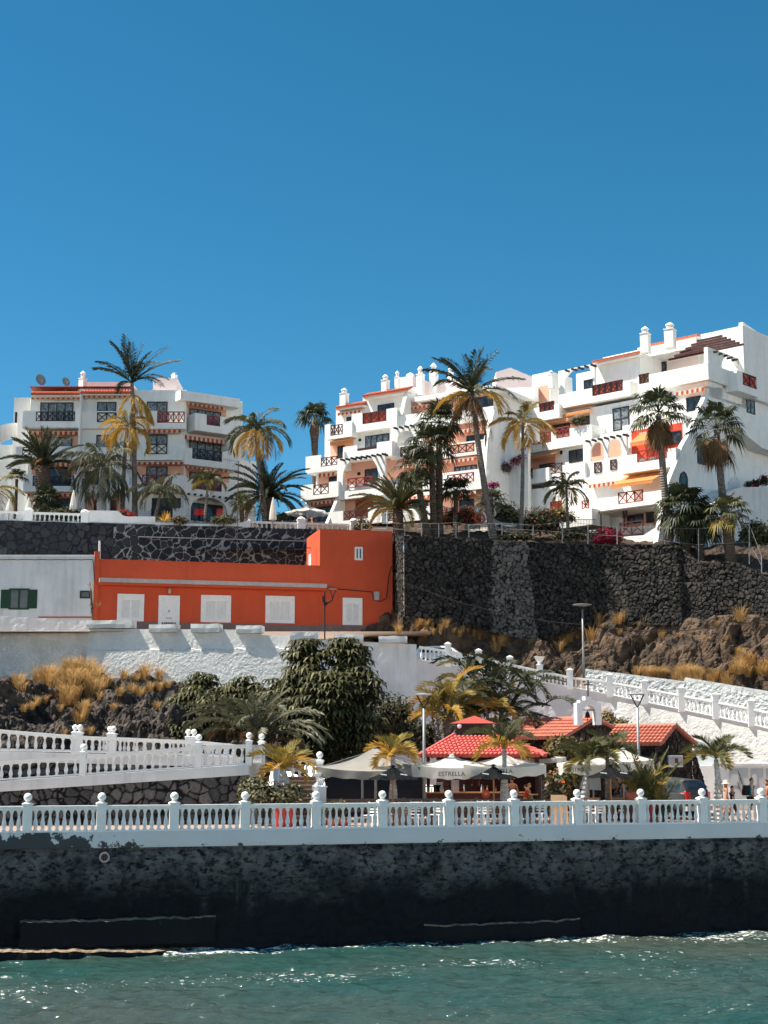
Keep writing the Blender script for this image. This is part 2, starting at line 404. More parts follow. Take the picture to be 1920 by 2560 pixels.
rr = n.new('ShaderNodeMapRange'); rr.inputs[3].default_value = .10; rr.inputs[4].default_value = .8; L.new(fr.outputs[0], rr.inputs[0]); L.new(rr.outputs[0], b.inputs['Roughness'])
b2 = n.new('ShaderNodeTexNoise'); b2.inputs['Scale'].default_value = 1.7; b2.inputs['Detail'].default_value = 6
mp2 = n.new('ShaderNodeMapping'); mp2.inputs['Scale'].default_value = (.55, 1.2, 1); L.new(g.outputs['Position'], mp2.inputs[0]); L.new(mp2.outputs[0], b2.inputs['Vector'])
bp = n.new('ShaderNodeBump'); bp.inputs['Strength'].default_value = 1.0; bp.inputs['Distance'].default_value = .24
L.new(b2.outputs[0], bp.inputs['Height']); L.new(bp.outputs[0], b.inputs['Normal'])
FS = Fac(0, 2063, 54.7, -14.9)               # the sea front line
def seaY(x): return FS.A.y + (x-FS.A.x)*FS.u.y/FS.u.x
X0, X1, Y0, Y1 = -30.0, 34.0, 24.0, 70.0
mb = MB(); mb.c = []
def wave(u, v):
    x = lerp(X0, X1, u); y = lerp(Y0, Y1, v*v*.35 + v*.65)
    ed = min(1, min(x-X0, X1-x, y-Y0, Y1-y)/3.0)
    q = V((x*.30 + y*.05, y*.85, 0)); z = .17*noise.noise(q) + .12*noise.noise(q*2.3+V((4, 1, 0))) - .11*abs(noise.noise(V((x*.95, y*2.3, 3)))) + .05*noise.noise(V((x*2.1, y*4.2, 6)))
    z = z*1.0 + .05*abs(noise.noise(V((x*.9+5, y*2.0, 9))))
    ds = seaY(x) - y                          # distance off the wall
    band = math.exp(-((ds - (7.4 + 3.2*noise.noise(V((x*.11, 2, 0))) - .10*x))/1.7)**2)*(.085 if x < 6 else .045)
    near = .165*math.exp(-(max(0, ds - .9)/(.7 + 1.6*max(0, (x-2)/14)))**2)
    right = .05*max(0, min(1, (x-4)/10))*max(0, noise.noise(V((x*.22, y*.4, 5)))+.25)
    mb.c.append(max(-.2, band + near + right + .09*noise.noise(V((x*.25, y*.35, 1))) - .045))
    return V((x, y, WZ + z*ed))
mb.grid(wave, 520, 420)
mb.build('water', wm, smooth=True, kind='structure')
mb = MB(); mb.c = []
B = 2500.0
for (a, c, d, e_) in ((-B, B, -B, Y0), (-B, X0, Y0, Y1), (X1, B, Y0, Y1), (-B, B, Y1, 110)):
    mb.add([(a, d, WZ), (c, d, WZ), (c, e_, WZ), (a, e_, WZ)], [(0, 1, 2, 3)]); mb.c += [-.2]*4
mb.build('open_water', wm, kind='structure')
mb = MB(); mb.box(-B, B, -200, 60, -14, -13.5); mb.build('seabed', soil, kind='structure')
# ---- sea wall
sw = thing('sea_wall', 'long dark lava rock sea wall with a peeling white painted top band above the water', 'wall', FS.pt(15, -6, 0))
ua, ub = -14.0, 44.0
seam = bpy.data.materials.new('sea_rock'); seam.use_nodes = True      # grey lime-crusted rock above, black weed below the tide line
n = seam.node_tree.nodes; L = seam.node_tree.links; b = n['Principled BSDF']; b.inputs['Roughness'].default_value = .85; b.inputs['Specular IOR Level'].default_value = .2
g = n.new('ShaderNodeNewGeometry'); sx = n.new('ShaderNodeSeparateXYZ'); L.new(g.outputs['Position'], sx.inputs[0])
def nz(sc, det, vs=None, ro=.6):
    t = n.new('ShaderNodeTexNoise'); t.inputs['Scale'].default_value = sc; t.inputs['Detail'].default_value = det; t.inputs['Roughness'].default_value = ro
    if vs: m_ = n.new('ShaderNodeMapping'); m_.inputs['Scale'].default_value = vs; L.new(g.outputs['Position'], m_.inputs[0]); L.new(m_.outputs[0], t.inputs['Vector'])
    else: L.new(g.outputs['Position'], t.inputs['Vector'])
    return t.outputs[0]
def rng_(src, a, c, d=0, e_=1):
    r = n.new('ShaderNodeMapRange'); r.inputs[1].default_value = a; r.inputs[2].default_value = c; r.inputs[3].default_value = d; r.inputs[4].default_value = e_; L.new(src, r.inputs[0]); return r.outputs[0]
def mth(op, a, c):
    q = n.new('ShaderNodeMath'); q.operation = op
    for i, v_ in enumerate((a, c)):
        if isinstance(v_, (int, float)): q.inputs[i].default_value = v_
        else: L.new(v_, q.inputs[i])
    return q.outputs[0]
tide = rng_(mth('ADD', sx.outputs[2], mth('MULTIPLY', nz(.55, 5), 2.6)), -1.25, .25)        # ragged tide line
crust = mth('MULTIPLY', rng_(nz(1.3, 10, None, .70), .31, .56), tide)
strk = mth('MULTIPLY', rng_(nz(1.0, 6, (1.1, 1.1, .12)), .58, .74), rng_(sx.outputs[2], -3.4, -2.0))
crk = rng_(nz(3.4, 9, (1, 1, 1.6), .7), .40, .52)
f_ = mth('MULTIPLY', mth('MAXIMUM', crust, mth('MULTIPLY', strk, .7)), crk)
mx = n.new('ShaderNodeMix'); mx.data_type = 'RGBA'; mx.inputs[6].default_value = (.0075, .0095, .0125, 1); mx.inputs[7].default_value = (.150, .155, .152, 1)
L.new(f_, mx.inputs[0]); L.new(mx.outputs[2], b.inputs['Base Color'])
bp = n.new('ShaderNodeBump'); bp.inputs['Strength'].default_value = .9; bp.inputs['Distance'].default_value = .10; L.new(nz(4.5, 9, None, .7), bp.inputs['Height']); L.new(bp.outputs[0], b.inputs['Normal'])
def seaface(u, v):
    x = lerp(ua, ub, u); z = lerp(-6.2, -.50, v); p = FS.pt(x, z, 0)
    e, rnd = stone(p + noise.noise_vector(p*1.3)*.25, .75, 1.5)
    d = .11*min(1, e*3)*(.4+rnd*.6) + .10*fbm(p*.8, 5) + .05*noise.noise(p*4)
    d += .25*max(0, (-2.6-z))/3.6             # batter towards the foot
    d -= .10 if z > -.68 else 0
    return p + FS.n*(d - .02)
mb = MB(); mb.grid(seaface, 640, 70)
FS.fbox(mb, ua, ub, -6.2, -.62, -1.6, -.45)
mb.build('rock_face', seam, sw)
# peeling paint of the kerb band
kp = bpy.data.materials.new('peeling_white_paint'); kp.use_nodes = True
n = kp.node_tree.nodes; L = kp.node_tree.links; b = n['Principled BSDF']; b.inputs['Roughness'].default_value = .9
g = n.new('ShaderNodeNewGeometry'); sx = n.new('ShaderNodeSeparateXYZ'); L.new(g.outputs['Position'], sx.inputs[0])
t = n.new('ShaderNodeTexNoise'); t.inputs['Scale'].default_value = 2.3; t.inputs['Detail'].default_value = 9; t.inputs['Roughness'].default_value = .66
L.new(g.outputs['Position'], t.inputs['Vector'])
zx = n.new('ShaderNodeMapRange'); zx.inputs[1].default_value = -.52; zx.inputs[2].default_value = .02; zx.inputs[3].default_value = .13; zx.inputs[4].default_value = -.10
L.new(sx.outputs[2], zx.inputs[0])
xx = n.new('ShaderNodeMapRange'); xx.inputs[1].default_value = -12.5; xx.inputs[2].default_value = -8.0; xx.inputs[3].default_value = .20; xx.inputs[4].default_value = -.125
L.new(sx.outputs[0], xx.inputs[0])
a1 = n.new('ShaderNodeMath'); a1.operation = 'ADD'; L.new(t.outputs[0], a1.inputs[0]); L.new(zx.outputs[0], a1.inputs[1])
a2 = n.new('ShaderNodeMath'); a2.operation = 'ADD'; L.new(a1.outputs[0], a2.inputs[0]); L.new(xx.outputs[0], a2.inputs[1])
st = n.new('ShaderNodeMapRange'); st.inputs[1].default_value = .60; st.inputs[2].default_value = .63; L.new(a2.outputs[0], st.inputs[0])
tw = n.new('ShaderNodeTexNoise'); tw.inputs['Scale'].default_value = .8; tw.inputs['Detail'].default_value = 6; L.new(g.outputs['Position'], tw.inputs['Vector'])
wx = n.new('ShaderNodeMix'); wx.data_type = 'RGBA'; wx.inputs[6].default_value = (.66, .68, .68, 1); wx.inputs[7].default_value = (.52, .55, .56, 1); L.new(tw.outputs[0], wx.inputs[0])
mx = n.new('ShaderNodeMix'); mx.data_type = 'RGBA'; L.new(wx.outputs[2], mx.inputs[6]); mx.inputs[7].default_value = (.05, .056, .06, 1)
L.new(st.outputs[0], mx.inputs[0]); L.new(mx.outputs[2], b.inputs['Base Color'])
bp = n.new('ShaderNodeBump'); bp.inputs['Strength'].default_value = .3; bp.inputs['Distance'].default_value = .03; L.new(a2.outputs[0], bp.inputs['Height']); L.new(bp.outputs[0], b.inputs['Normal'])
mb = MB()
def kerb(u, v):
    x = lerp(ua, ub, u); z = lerp(-.54 + .05*noise.noise(V((x*1.3, 0, 0))), 0, v)
    return FS.pt(x, z, .08 + .02*noise.noise(V((x*.7, z*2, 3))))
mb.grid(kerb, 260, 8); FS.fbox(mb, ua, ub, -.58, 0, -.5, .05)
mb.build('painted_kerb', kp, sw)
seal = mat('sunlit_ledge', (.34, .25, .16), (.10, .08, .065), 3.5, .38, .62, .9, .9, 12, dist=.1)  # light tan on the ledge tops: sunshine put into the colour
for (xa, xb, ya, yb, ow, lab) in ((50, 540, 2302, 2290, .55, None), (-60, 470, 2372, 2372, 1.1, None), (1060, 1450, 2314, 2297, .28, None)):
    def led(u, v, xa=xa, xb=xb, ya=ya, yb=yb, ow=ow):
        q = FS.uz(lerp(xa, xb, u), lerp(ya, yb, u), ow*.5); ww = ow*min(1, 6*(1-u)+.05)*(min(1, 5*u+.05) if xa > 900 else 1)
        z = q[1] + .05*fbm(V((q[0]*2, 0, ow)), 4)
        prof = [(0, .0), (.6, .02), (1, -.03), (1.02, -.25), (1.0, -.9)]
        i = int(round(v*4)); o, dz = prof[i]
        return FS.pt(q[0], z + dz, .15 + ww*o + .06*noise.noise(V((q[0]*3, dz*4, 2))))
    mb = MB(); mb.grid(led, 120, 4); mb.m = [0 if i // 120 < 2 else 1 for i in range(480)]
    mb.build('ledge', [seal, seam], sw)
# drain pipe mouth in the sea wall
q = FS.uz(261, 2143, .2)
dp = thing('drain_pipe', 'round drain pipe mouth with a grate set high in the dark sea wall', 'pipe', FS.pt(q[0], q[1], .1))
mb = MB(); k = 16
for i in range(k):
    a0 = 2*math.pi*i/k; a1_ = 2*math.pi*(i+1)/k
    for r0, r1 in ((.13, .19),):
        c = [FS.pt(q[0]+r*math.cos(a), q[1]+r*math.sin(a), .12) for r, a in ((r0, a0), (r1, a0), (r1, a1_), (r0, a1_))]
        mb.prism(c, FS.n*.18)
mb.build('rim', conc, dp)
mb = MB()
for i in (-1, 0, 1): FS.fbox(mb, q[0]+i*.07-.018, q[0]+i*.07+.018, q[1]-.11, q[1]+.11, .2, .24)
mb.build('grate', timber, dp)
mb = MB(); mb.prism([FS.pt(q[0]+.14*math.cos(2*math.pi*i/k), q[1]+.14*math.sin(2*math.pi*i/k), .1) for i in range(k)], FS.n*.05); mb.build('pipe_hole', dark, dp)
# ---- promenade and plaza
mb = MB()
def prom(u, v):
    x = lerp(-60, 62, u); ya = seaY(x)+.45; y = lerp(ya, 100, v); return V((x, y, -.012 + .006*noise.noise(V((x, y, 0)))))
mb.grid(prom, 60, 30); mb.build('promenade', pave, kind='structure')
# ---- balustrades
bmesh_ = {}
def baluster(root, m, top, base, rs=1.0):
    key = m.name
    if key not in bmesh_:
        b = MB(); b.lathe((0, 0, 0), [(.085, 0), (.085, .05), (.05, .09), (.068, .2), (.088, .32), (.072, .46), (.044, .66), (.040, .8), (.055, .84), (.05, .88), (.082, .93), (.082, 1)], 8)
        o = b.build('baluster', m, smooth=True, world=False); bmesh_[key] = o.data; bpy.data.objects.remove(o)
    o = bpy.data.objects.new('baluster', bmesh_[key]); COL.objects.link(o); o.parent = root
    o.location = base - wloc(root); o.scale = (rs, rs, top.z - base.z)
    return o
def bpost(root, m, at, zt, zb, wd=.30, ball=.15, ang=0, urn=False):
    ux = V((math.cos(ang), math.sin(ang), 0)); uy = V((-ux.y, ux.x, 0)); b = MB(); c = V((at.x, at.y, 0))
    def bx(w_, z0, z1): b.obox(c - ux*w_/2 - uy*w_/2 + V((0, 0, z0)), ux*w_, uy*w_, V((0, 0, z1-z0)))
    bx(wd, zb, zt); bx(wd*1.22, zt, zt+.05); 
    t = [c + ux*sx_*wd*.55 + uy*sy_*wd*.55 + V((0, 0, zt+.05)) for sx_, sy_ in ((-1, -1), (1, -1), (1, 1), (-1, 1))]
    b.add(t + [c + V((0, 0, zt+.05+wd*.3))], [(0, 1, 4), (1, 2, 4), (2, 3, 4), (3, 0, 4)])
    p = b.build('post', m, root)
    if ball:
        b = MB(); b.lathe((c.x, c.y, zt+.05), [(wd*.3, 0), (wd*.22, .08), (wd*.16, .14)], 10); b.ball((c.x, c.y, zt+.12+ball), ball, 0, 12)
        b.build('ball_finial', m, p, smooth=True)
    if urn:
        b = MB(); b.lathe((c.x, c.y, zt+.05), [(.12, 0), (.06, .06), (.16, .16), (.28, .34), (.34, .5), (.36, .52), (.3, .5), (.05, .42)], 12); b.build('bowl', m, p, smooth=True)
    return p
def bay(root, m, a, c, ha, hc, n, rw=.16, rs=1.0, bal=True):
    """rail from a to c (base points), ha/hc heights above the base"""
    A = a + V((0, 0, ha)); C = c + V((0, 0, hc)); b = MB(); b.bar(A - V((0, 0, .05)), C - V((0, 0, .05)), rw*1.3, .10); b.bar(A - V((0, 0, .13)), C - V((0, 0, .13)), rw*.9, .06)
    b.build('handrail', m, root)
    b = MB(); b.bar(a + V((0, 0, .03)), c + V((0, 0, .03)), rw, .06); b.build('bottom_rail', m, root)
    if bal:
        for i in range(n):
            t_ = (i+.5)/n; p = a.lerp(c, t_); h = lerp(ha, hc, t_) - .15
            baluster(root, m, p + V((0, 0, h)), p + V((0, 0, .05)), rs)
posts = [-122, 68, 253, 435, 612, 790, 956, 1122, 1285, 1444, 1603, 1757, 1905, 2050]
bal = thing('balustrade', 'long white balustrade with ball topped posts along the top of the sea wall', 'balustrade', FS.pt(15, 0, -.15))
pu = [FS.uz(x, 2050, -.15)[0] for x in posts]
for i, u in enumerate(pu):
    p = FS.pt(u, 0, -.15)
    bpost(bal, white_n, p, .99, 0, .33, .155, R(14.9))
    if i+1 < len(pu):
        nb = 9 if 0 < i < 12 else (3 if i == 0 else 2)
        if i in (0, 12):                       # only the part of the end bays the photo shows
            a_, c_ = FS.pt(u+.17, 0, -.15), FS.pt(pu[i+1]-.17, 0, -.15)
            bay(bal, white_n, a_, c_, .95, .95, 0, .2)
            for k in range(nb):
                t_ = (9-nb+k+.5)/9 if i == 0 else (k+.5)/9
                q = a_.lerp(c_, t_); baluster(bal, white_n, q+V((0, 0, .80)), q+V((0, 0, .05)), 1.0)
        else: bay(bal, white_n, FS.pt(u+.17, 0, -.15), FS.pt(pu[i+1]-.17, 0, -.15), .95, .95, nb, .2)
# ---- left ramp: lower run rises to the right, upper run turns back behind it
def PP(l, px):                               # polyline of photo points -> world
    return P(px, pl([(q[0], q[1]) for q in l], px), pl([(q[0], q[2]) for q in l], px))
def ramp_run(nm, label, base, rail, x0, x1, posts, ends, nb, stone_z, back, seg=14, fill=1.2):
    """base/rail: (px, py, Y) lines; white band under the balusters, field stone below it"""
    rt = thing(nm, label, 'balustrade', PP(base, (x0+x1)/2)); xs = sorted(set([x0, x1] + posts)); pw = .26
    for x in posts:
        a = PP(base, x); h = PP(rail, x).z
        bpost(rt, white_n, a, h + .10, a.z - .05, pw, .13)
    for (xa, xb), k in zip(zip(xs, xs[1:]), nb):
        a = PP(base, xa); c = PP(base, xb); d = (c-a).normalized()*.13
        bay(rt, white_n, a+d, c-d, PP(rail, xa).z-a.z, PP(rail, xb).z-c.z, k, .18, .95)
    wl = thing('retaining_wall', ('grey field stone ramp wall under a white band, ' + label.split(',')[-1].strip()), 'wall', PP(base, (x0+x1)/2) - V((0, 0, 2)))
    b = MB(); a = PP(base, x0); c = PP(base, x1); n_ = V(((c-a).y, -(c-a).x, 0)).normalized()
    b.prism([a - n_*.6 - V((0, 0, .42)), c - n_*.6 - V((0, 0, .42)), c - n_*.6, a - n_*.6], n_*.75); b.build('white_band', plain_w, wl)
    b = MB(); stone_face(b, lambda u, v: (lambda p: V((p.x, p.y, lerp(stone_z, p.z-.42, v))))(a.lerp(c, u)) + n_*.05, n_, int((c-a).length/.055), int((max(a.z, c.z)-stone_z)/.055), .42, .07, .09)
    b.build('stone_face', fieldstone, wl)
    b = MB(); b.prism([V((a.x, a.y, stone_z-.3)) - n_*.6, V((c.x, c.y, stone_z-.3)) - n_*.6, c - n_*.6 - V((0, 0, .43)), a - n_*.6 - V((0, 0, .43))], n_*.58); b.build('core', plain_w, wl)
    return rt
lo_b = [(-200, 1966, 60.2), (0, 1948, 60.6), (207, 1937, 61.0), (496, 1918, 61.6), (628, 1911, 61.9)]
lo_r = [(-200, 1917, 60.2), (0, 1902, 60.6), (207, 1889, 61.0), (496, 1865, 61.6), (628, 1860, 61.9)]
r1_ = ramp_run('balustrade', 'white balustrade of the lower ramp rising to the right, above the promenade on the left', lo_b, lo_r, -200, 622, [-110, 207, 496, 622], None, [3, 13, 14, 6], 0, None)
up_b = [(-200, 1874, 64.6), (0, 1877, 64.4), (190, 1881, 64.2), (485, 1889, 64.0), (600, 1893, 63.9)]
up_r = [(-200, 1808, 64.6), (0, 1824, 64.4), (190, 1839, 64.2), (485, 1851, 64.0), (600, 1862, 63.9)]
up_r2 = [(x, y, Y+1.9) for x, y, Y in up_r]; up_b2 = [(x, y-3, Y+1.9) for x, y, Y in up_b]
ramp_run('balustrade', 'white balustrade of the upper ramp sloping down to the right, behind the lower ramp', up_b, up_r, -200, 600, [198, 282, 484], None, [17, 4, 9, 5], .8, None)
rt = thing('balustrade', 'far white balustrade of the upper ramp in front of the lava rocks', 'balustrade', PP(up_b2, 300))
for x in (186, 274, 470): bpost(rt, white_n, PP(up_b2, x), PP(up_r2, x).z+.10, PP(up_b2, x).z-.1, .26, .13)
for xa, xb, k in ((-60, 186, 0), (186, 274, 3), (274, 470, 8), (470, 580, 5)):
    a, c = PP(up_b2, xa), PP(up_b2, xb); bay(rt, white_n, a, c, PP(up_r2, xa).z-a.z, PP(up_r2, xb).z-c.z, k, .18, .95)
mb = MB()                                    # ramp floors
mb.grid(lambda u, v: PP(lo_b, lerp(-200, 622, u)) + V((0, lerp(.2, 2.9, v), -.06)), 20, 2)
mb.grid(lambda u, v: PP(up_b, lerp(-200, 600, u)) + V((0, lerp(.2, 2.4, v), -.06)), 20, 2)
mb.build('ramp_path', pave, kind='structure')
# side wall of the landing with its two short balusters
a = P(628, 1911, 61.9)
rt = thing('balustrade', 'short sunlit white balustrade closing the right end of the ramp landing', 'balustrade', a)
c = a + V((.25, 2.1, 0)); bay(rt, white_n, a, c, .8, .8, 6, .18, .95)
bpost(rt, white_n, c, .9+a.z, a.z-.5, .28, .13)
b = MB(); b.prism([a+V((0, 0, -2.4)), c+V((0, 0, -2.4)), c, a], V((-.3, 0, 0))); b.build('end_wall', plain_w, rt)
# ---- rocky slopes
rockm = mat('lava_rock', (.020, .018, .017), (.10, .078, .062), 1.3, .40, .60, .95, .9, 7, dist=.12, detail=10)
rock2 = mat('lava_rock_soil', (.030, .023, .018), (.14, .092, .060), .9, .38, .62, .95, .9, 7, dist=.12, detail=10)
def crag(p, amp):
    q = V((p.x, p.y, p.z)) + noise.noise_vector(p*.35)*1.1 + noise.noise_vector(p*1.3)*.25; h = .9*fbm(p*.25, 3)
    for size, a in ((3.4, 1.05), (1.4, .62), (.55, .26)):
        e, rnd = stone(q, size); h += a*min(1, e*1.9)**.55*(.15+.85*rnd)
    return amp*(h + .10*fbm(p*3.1, 3) - .85)
def slope(name, lo, hi, x0, x1, nu, nv, amp, m, prof=None, face=.6, seed=0):
    mb = MB()
    def g(u, v):
        px = lerp(x0, x1, u); a = lo(px); c = hi(px); t = prof(v) if prof else v
        p = V((lerp(a.x, c.x, v), lerp(a.y, c.y, v), lerp(a.z, c.z, t)))
        d = crag(p + V((seed, 0, 0)), amp)*min(1, v*7, (1-v)*9+.12)
        return p + V((0, -face*d, d*.8))
    mb.grid(g, nu, nv); return mb.build(name, m, kind='structure')
slope('rocky_slope', lambda x: P(x, 1878, 66.6) + V((0, 0, -.9)), lambda x: P(x, pl([(0, 1688), (300, 1690), (470, 1700), (760, 1790)], x), 99.4),
      -500, 760, 480, 250, 1.35, rockm, lambda v: v**.85)
# ---- white walls below the orange house and along the road
def swall(root, name, m, top, bot, x0, x1, nu, nv, batter=0, amp=.05, fr=1.4, thick=.5, ledge=None, back=True):
    mb = MB(); A = PP(top, x0); C = PP(top, x1); n_ = V(((C-A).y, -(C-A).x, 0)).normalized()
    def g(u, v):
        px = lerp(x0, x1, u); t_ = PP(top, px); zb = PP(bot, px).z
        z = lerp(zb, t_.z, v); k = min(1, (1-v)*6)
        d = batter*(t_.z-z) + amp*k*(fbm(V((t_.x, t_.y, z))*fr, 5) + .5*noise.noise(V((t_.x, t_.y, z))*fr*3.1))
        if ledge and z < ledge + .1*noise.noise(V((t_.x*1.2, 0, 0))): d += .16
        return V((t_.x, t_.y, z)) + n_*d
    mb.grid(g, nu, nv)
    mb.grid(lambda u, v: PP(top, lerp(x0, x1, u)) - n_*thick*v + V((0, 0, 0 if v < .5 else -.02)), nu, 1)
    for x in (x0, x1):
        t_ = PP(top, x); zb = PP(bot, x).z
        mb.add([t_, t_ - n_*thick, V((t_.x, t_.y, zb)) - n_*thick, V((t_.x, t_.y, zb)) + n_*batter*(t_.z-zb)], [(0, 1, 2, 3)])
    mb.grid(lambda u, v: (lambda p, q: V((p.x, p.y, lerp(q.z, p.z, v))) - n_*thick)(PP(top, lerp(x0, x1, u)), PP(bot, lerp(x0, x1, u))), max(2, nu//6), 1)
    return mb.build(name, m, root), n_
hw = thing('retaining_wall', 'high whitewashed retaining wall with rough plaster under the orange house', 'wall', P(480, 1700, 99))
w1t = [(-200, 1534, 101.2), (0, 1539, 101), (226, 1552, 100.6)]; w1b = [(-200, 1700, 101), (300, 1706, 100.4)]
swall(hw, 'smooth_face', plain_w, w1t, [(-200, 1600, 101), (130, 1600, 101), (226, 1618, 100.6)], -200, 226, 60, 10, 0, .03, 1.2)
swall(hw, 'rough_face', rough_w, [(-200, 1592, 100.9), (60, 1588, 100.8), (130, 1598, 100.8), (230, 1620, 100.4)], w1b, -200, 230, 260, 70, .16, .07, 3.6)
w2t = [(222, 1572, 100), (600, 1574, 98.3), (661, 1588, 98.05), (728, 1589, 97.75)]; w2b = [(222, 1720, 100), (740, 1800, 97.5)]
swall(hw, 'plastered_face', rough_w, w2t, w2b, 222, 728, 330, 90, .085, .014, 5.0, ledge=P(500, 1624, 98.8).z)
w3t = [(728, 1596, 97.7), (900, 1604, 97.6), (1041, 1611, 97.5)]; w3b = [(728, 1900, 97.6), (1041, 1960, 97.5)]
swall(hw, 'shaded_face', plain_w, w3t, w3b, 728, 1041, 60, 40, .0, .03, 1.5)
for (xa, xb, ya, yb) in ((217, 330, 1551, 1571), (372, 440, 1561, 1581), (477, 547, 1560, 1581), (590, 653, 1564, 1583), (725, 795, 1580, 1599), (836, 907, 1586, 1605), (947, 1018, 1590, 1606)):
    L_ = w2t if xa < 725 else w3t; Y = PP(L_, xa).y - .42; a = P(xa, ya, Y); c = P(xb, ya, PP(L_, xb).y - .42); zb = P(xa, yb, Y).z; d = V((c.x-a.x, c.y-a.y, 0))
    b = MB(); n_ = V((d.y, -d.x, 0)).normalized()
    def blk(u, v, a=a, d=d, zb=zb, n_=n_):
        pr = [(1.0, zb), (0, zb), (-.02, lerp(zb, a.z, .5)), (0, a.z), (1.0, a.z), (1.0, zb)]
        i = int(round(v*5)); o, z = pr[i]; p = V((a.x, a.y, z)) + d*u - n_*o
        return p + noise.noise_vector(p*2.3)*.035
    b.grid(blk, 14, 5); b.add([V((a.x, a.y, zb)), V((a.x, a.y, zb))-n_, V((a.x, a.y, a.z))-n_, V((a.x, a.y, a.z))], [(0, 1, 2, 3)])
    e_ = a + d; b.add([V((e_.x, e_.y, zb)), V((e_.x, e_.y, zb))-n_, V((e_.x, e_.y, a.z))-n_, V((e_.x, e_.y, a.z))], [(0, 1, 2, 3)])
    b.build('parapet_block', rough_w if xa < 725 else plain_w, hw)
# road line (base of its balusters) and rail line
rd_b = [(1041, 1649, 97.5), (1118, 1661, 97.3), (1275, 1692, 96.8), (1425, 1718, 96.2), (1530, 1738, 95.4), (1700, 1773, 93.0), (1880, 1811, 90.4), (1920, 1822, 89.8), (2150, 1880, 86.5)]
rd_r = [(1041, 1614, 97.5), (1118, 1625, 97.3), (1275, 1659, 96.8), (1425, 1691, 96.2), (1530, 1704, 95.4), (1700, 1736, 93.0), (1880, 1770, 90.4), (1920, 1779, 89.8), (2150, 1830, 86.5)]
rw = thing('retaining_wall', 'smooth pale plastered wall carrying the sloping road, behind the chapel', 'wall', P(1280, 1900, 97))
rbm = mat('shade_tinted_plaster', (.68, .65, .65), (.56, .53, .53), .6, .4, .75, .9, .3, 5, stain=((.45, .43, .43), .4))  # pinkish grey of the wall in shade put into the plaster colour
swall(rw, 'plastered_face', rbm, rd_b, [(1041, 1960, 97.5), (1530, 2000, 95.4)], 1041, 1530, 120, 40, 0, .03, 1.5)
rw = thing('retaining_wall', 'rough sunlit whitewashed wall under the road balustrade on the right', 'wall', P(1720, 1950, 90))
swall(rw, 'rough_face', rough_w, rd_b, [(1530, 1992, 95.4), (1920, 2008, 89.8), (2150, 2020, 86.5)], 1530, 2150, 420, 120, .03, .022, 3.6)
mb = MB(); mb.grid(lambda u, v: PP(rd_b, lerp(1000, 2150, u)) + V((lerp(0, .8, v), lerp(.4, 6.2, v), -.06)), 40, 3); mb.build('road', asphalt, kind='structure')
rb = thing('balustrade', 'white balustrade with capped posts descending along the road on the right', 'balustrade', PP(rd_b, 1450))
rp = [1041, 1120, 1197, 1275, 1350, 1425, 1525, 1612, 1704, 1790, 1879, 1970]
for i, x in enumerate(rp):
    a = PP(rd_b, x); h = PP(rd_r, x).z
    if i: bpost(rb, white_n, a, h + (.38 if x != 1350 else .3), a.z - .15, .40, 0, -.1, urn=(x == 1350))
    if i+1 < len(rp):
        c = PP(rd_b, rp[i+1]); d = (c-a).normalized()*.2
        bay(rb, white_n, a+d, c-d, h-a.z, PP(rd_r, rp[i+1]).z-c.z, 6 if x < 1500 else 7, .2, 1.1)
bw_t = [(1464, 1672, 101.5), (1711, 1703, 98.8), (1712, 1693, 98.8), (1920, 1728, 96), (2150, 1775, 93)]
bw = thing('roadside_wall', 'pale blue white rough wall on the far side of the road below the dry grass', 'wall', P(1700, 1760, 97))
swall(bw, 'rough_face', rough_w, bw_t, [(1464, 1735, 101.5), (1711, 1785, 98.8), (1920, 1835, 96), (2150, 1890, 93)], 1464, 2150, 360, 40, .02, .04, 3.6)
def lo_right(px):
    if px < 1464: p = PP(rd_b, px); return p + V((0, 6.2, -.15))
    return PP(bw_t, px) + V((0, .5, -.25))
dw_b = [(900, 1525, 109), (978, 1530, 109), (1010, 1545, 104.8), (1180, 1552, 105.4), (1330, 1588, 105.9), (1500, 1546, 106.4), (1650, 1549, 104.2), (1780, 1546, 102), (1920, 1541, 100), (2200, 1530, 96)]
slope('rocky_hillside', lo_right, lambda x: PP(dw_b, x) + V((0, .3, .2)), 900, 2150, 480, 190, 1.05, rock2, lambda v: v**.9, .6, 31)
# terrace in front of the orange house
mb = MB(); mb.grid(lambda u, v: V((lerp(-45, 3.2, u), lerp(99.5, 112, v), 10.9)), 4, 4); mb.build('terrace', pave, kind='structure')
# ---- upper walls
FB = Fac(0, 1300, 110.5, -11)
bw2 = thing('stone_wall', 'tall black basalt wall with pale mortar joints behind the orange house', 'wall', FB.pt(13, 15, 0))
zb_ = 12.0
def fbp(x, y): return FB.uz(x, y, 0)
for nm, m, xa, xb in (('dark_jointed_stone', basalt_d, -300, 285), ('mortared_stone', basalt, 285, 905)):
    b = MB(); u0 = fbp(xa, 1300)[0]; u1 = fbp(xb, 1300)[0]
    topz = lambda u: FB.uz(0, 1301, 0)[1] + .02*math.sin(u*2)
    stone_face(b, lambda u, v: FB.pt(lerp(u0, u1, u), lerp(zb_, topz(lerp(u0, u1, u)), v), 0), FB.n, int((u1-u0)/.065), 120, .62, .05, .085)
    FB.fbox(b, u0, u1, zb_, topz(0)-.05, -1.2, -.1); b.c += [.4]*8
    b.build(nm, m, bw2)
b = MB(); q0 = fbp(345, 1342); q1 = fbp(770, 1345); b.tube([FB.pt(q0[0], q0[1], .1), FB.pt(q1[0], q0[1], .1)], .035, 6); b.build('conduit', conc, bw2)
dsw = thing('dry_stone_wall', 'great dark dry stone wall holding up the palm garden on the right', 'wall', P(1450, 1555, 105.5))
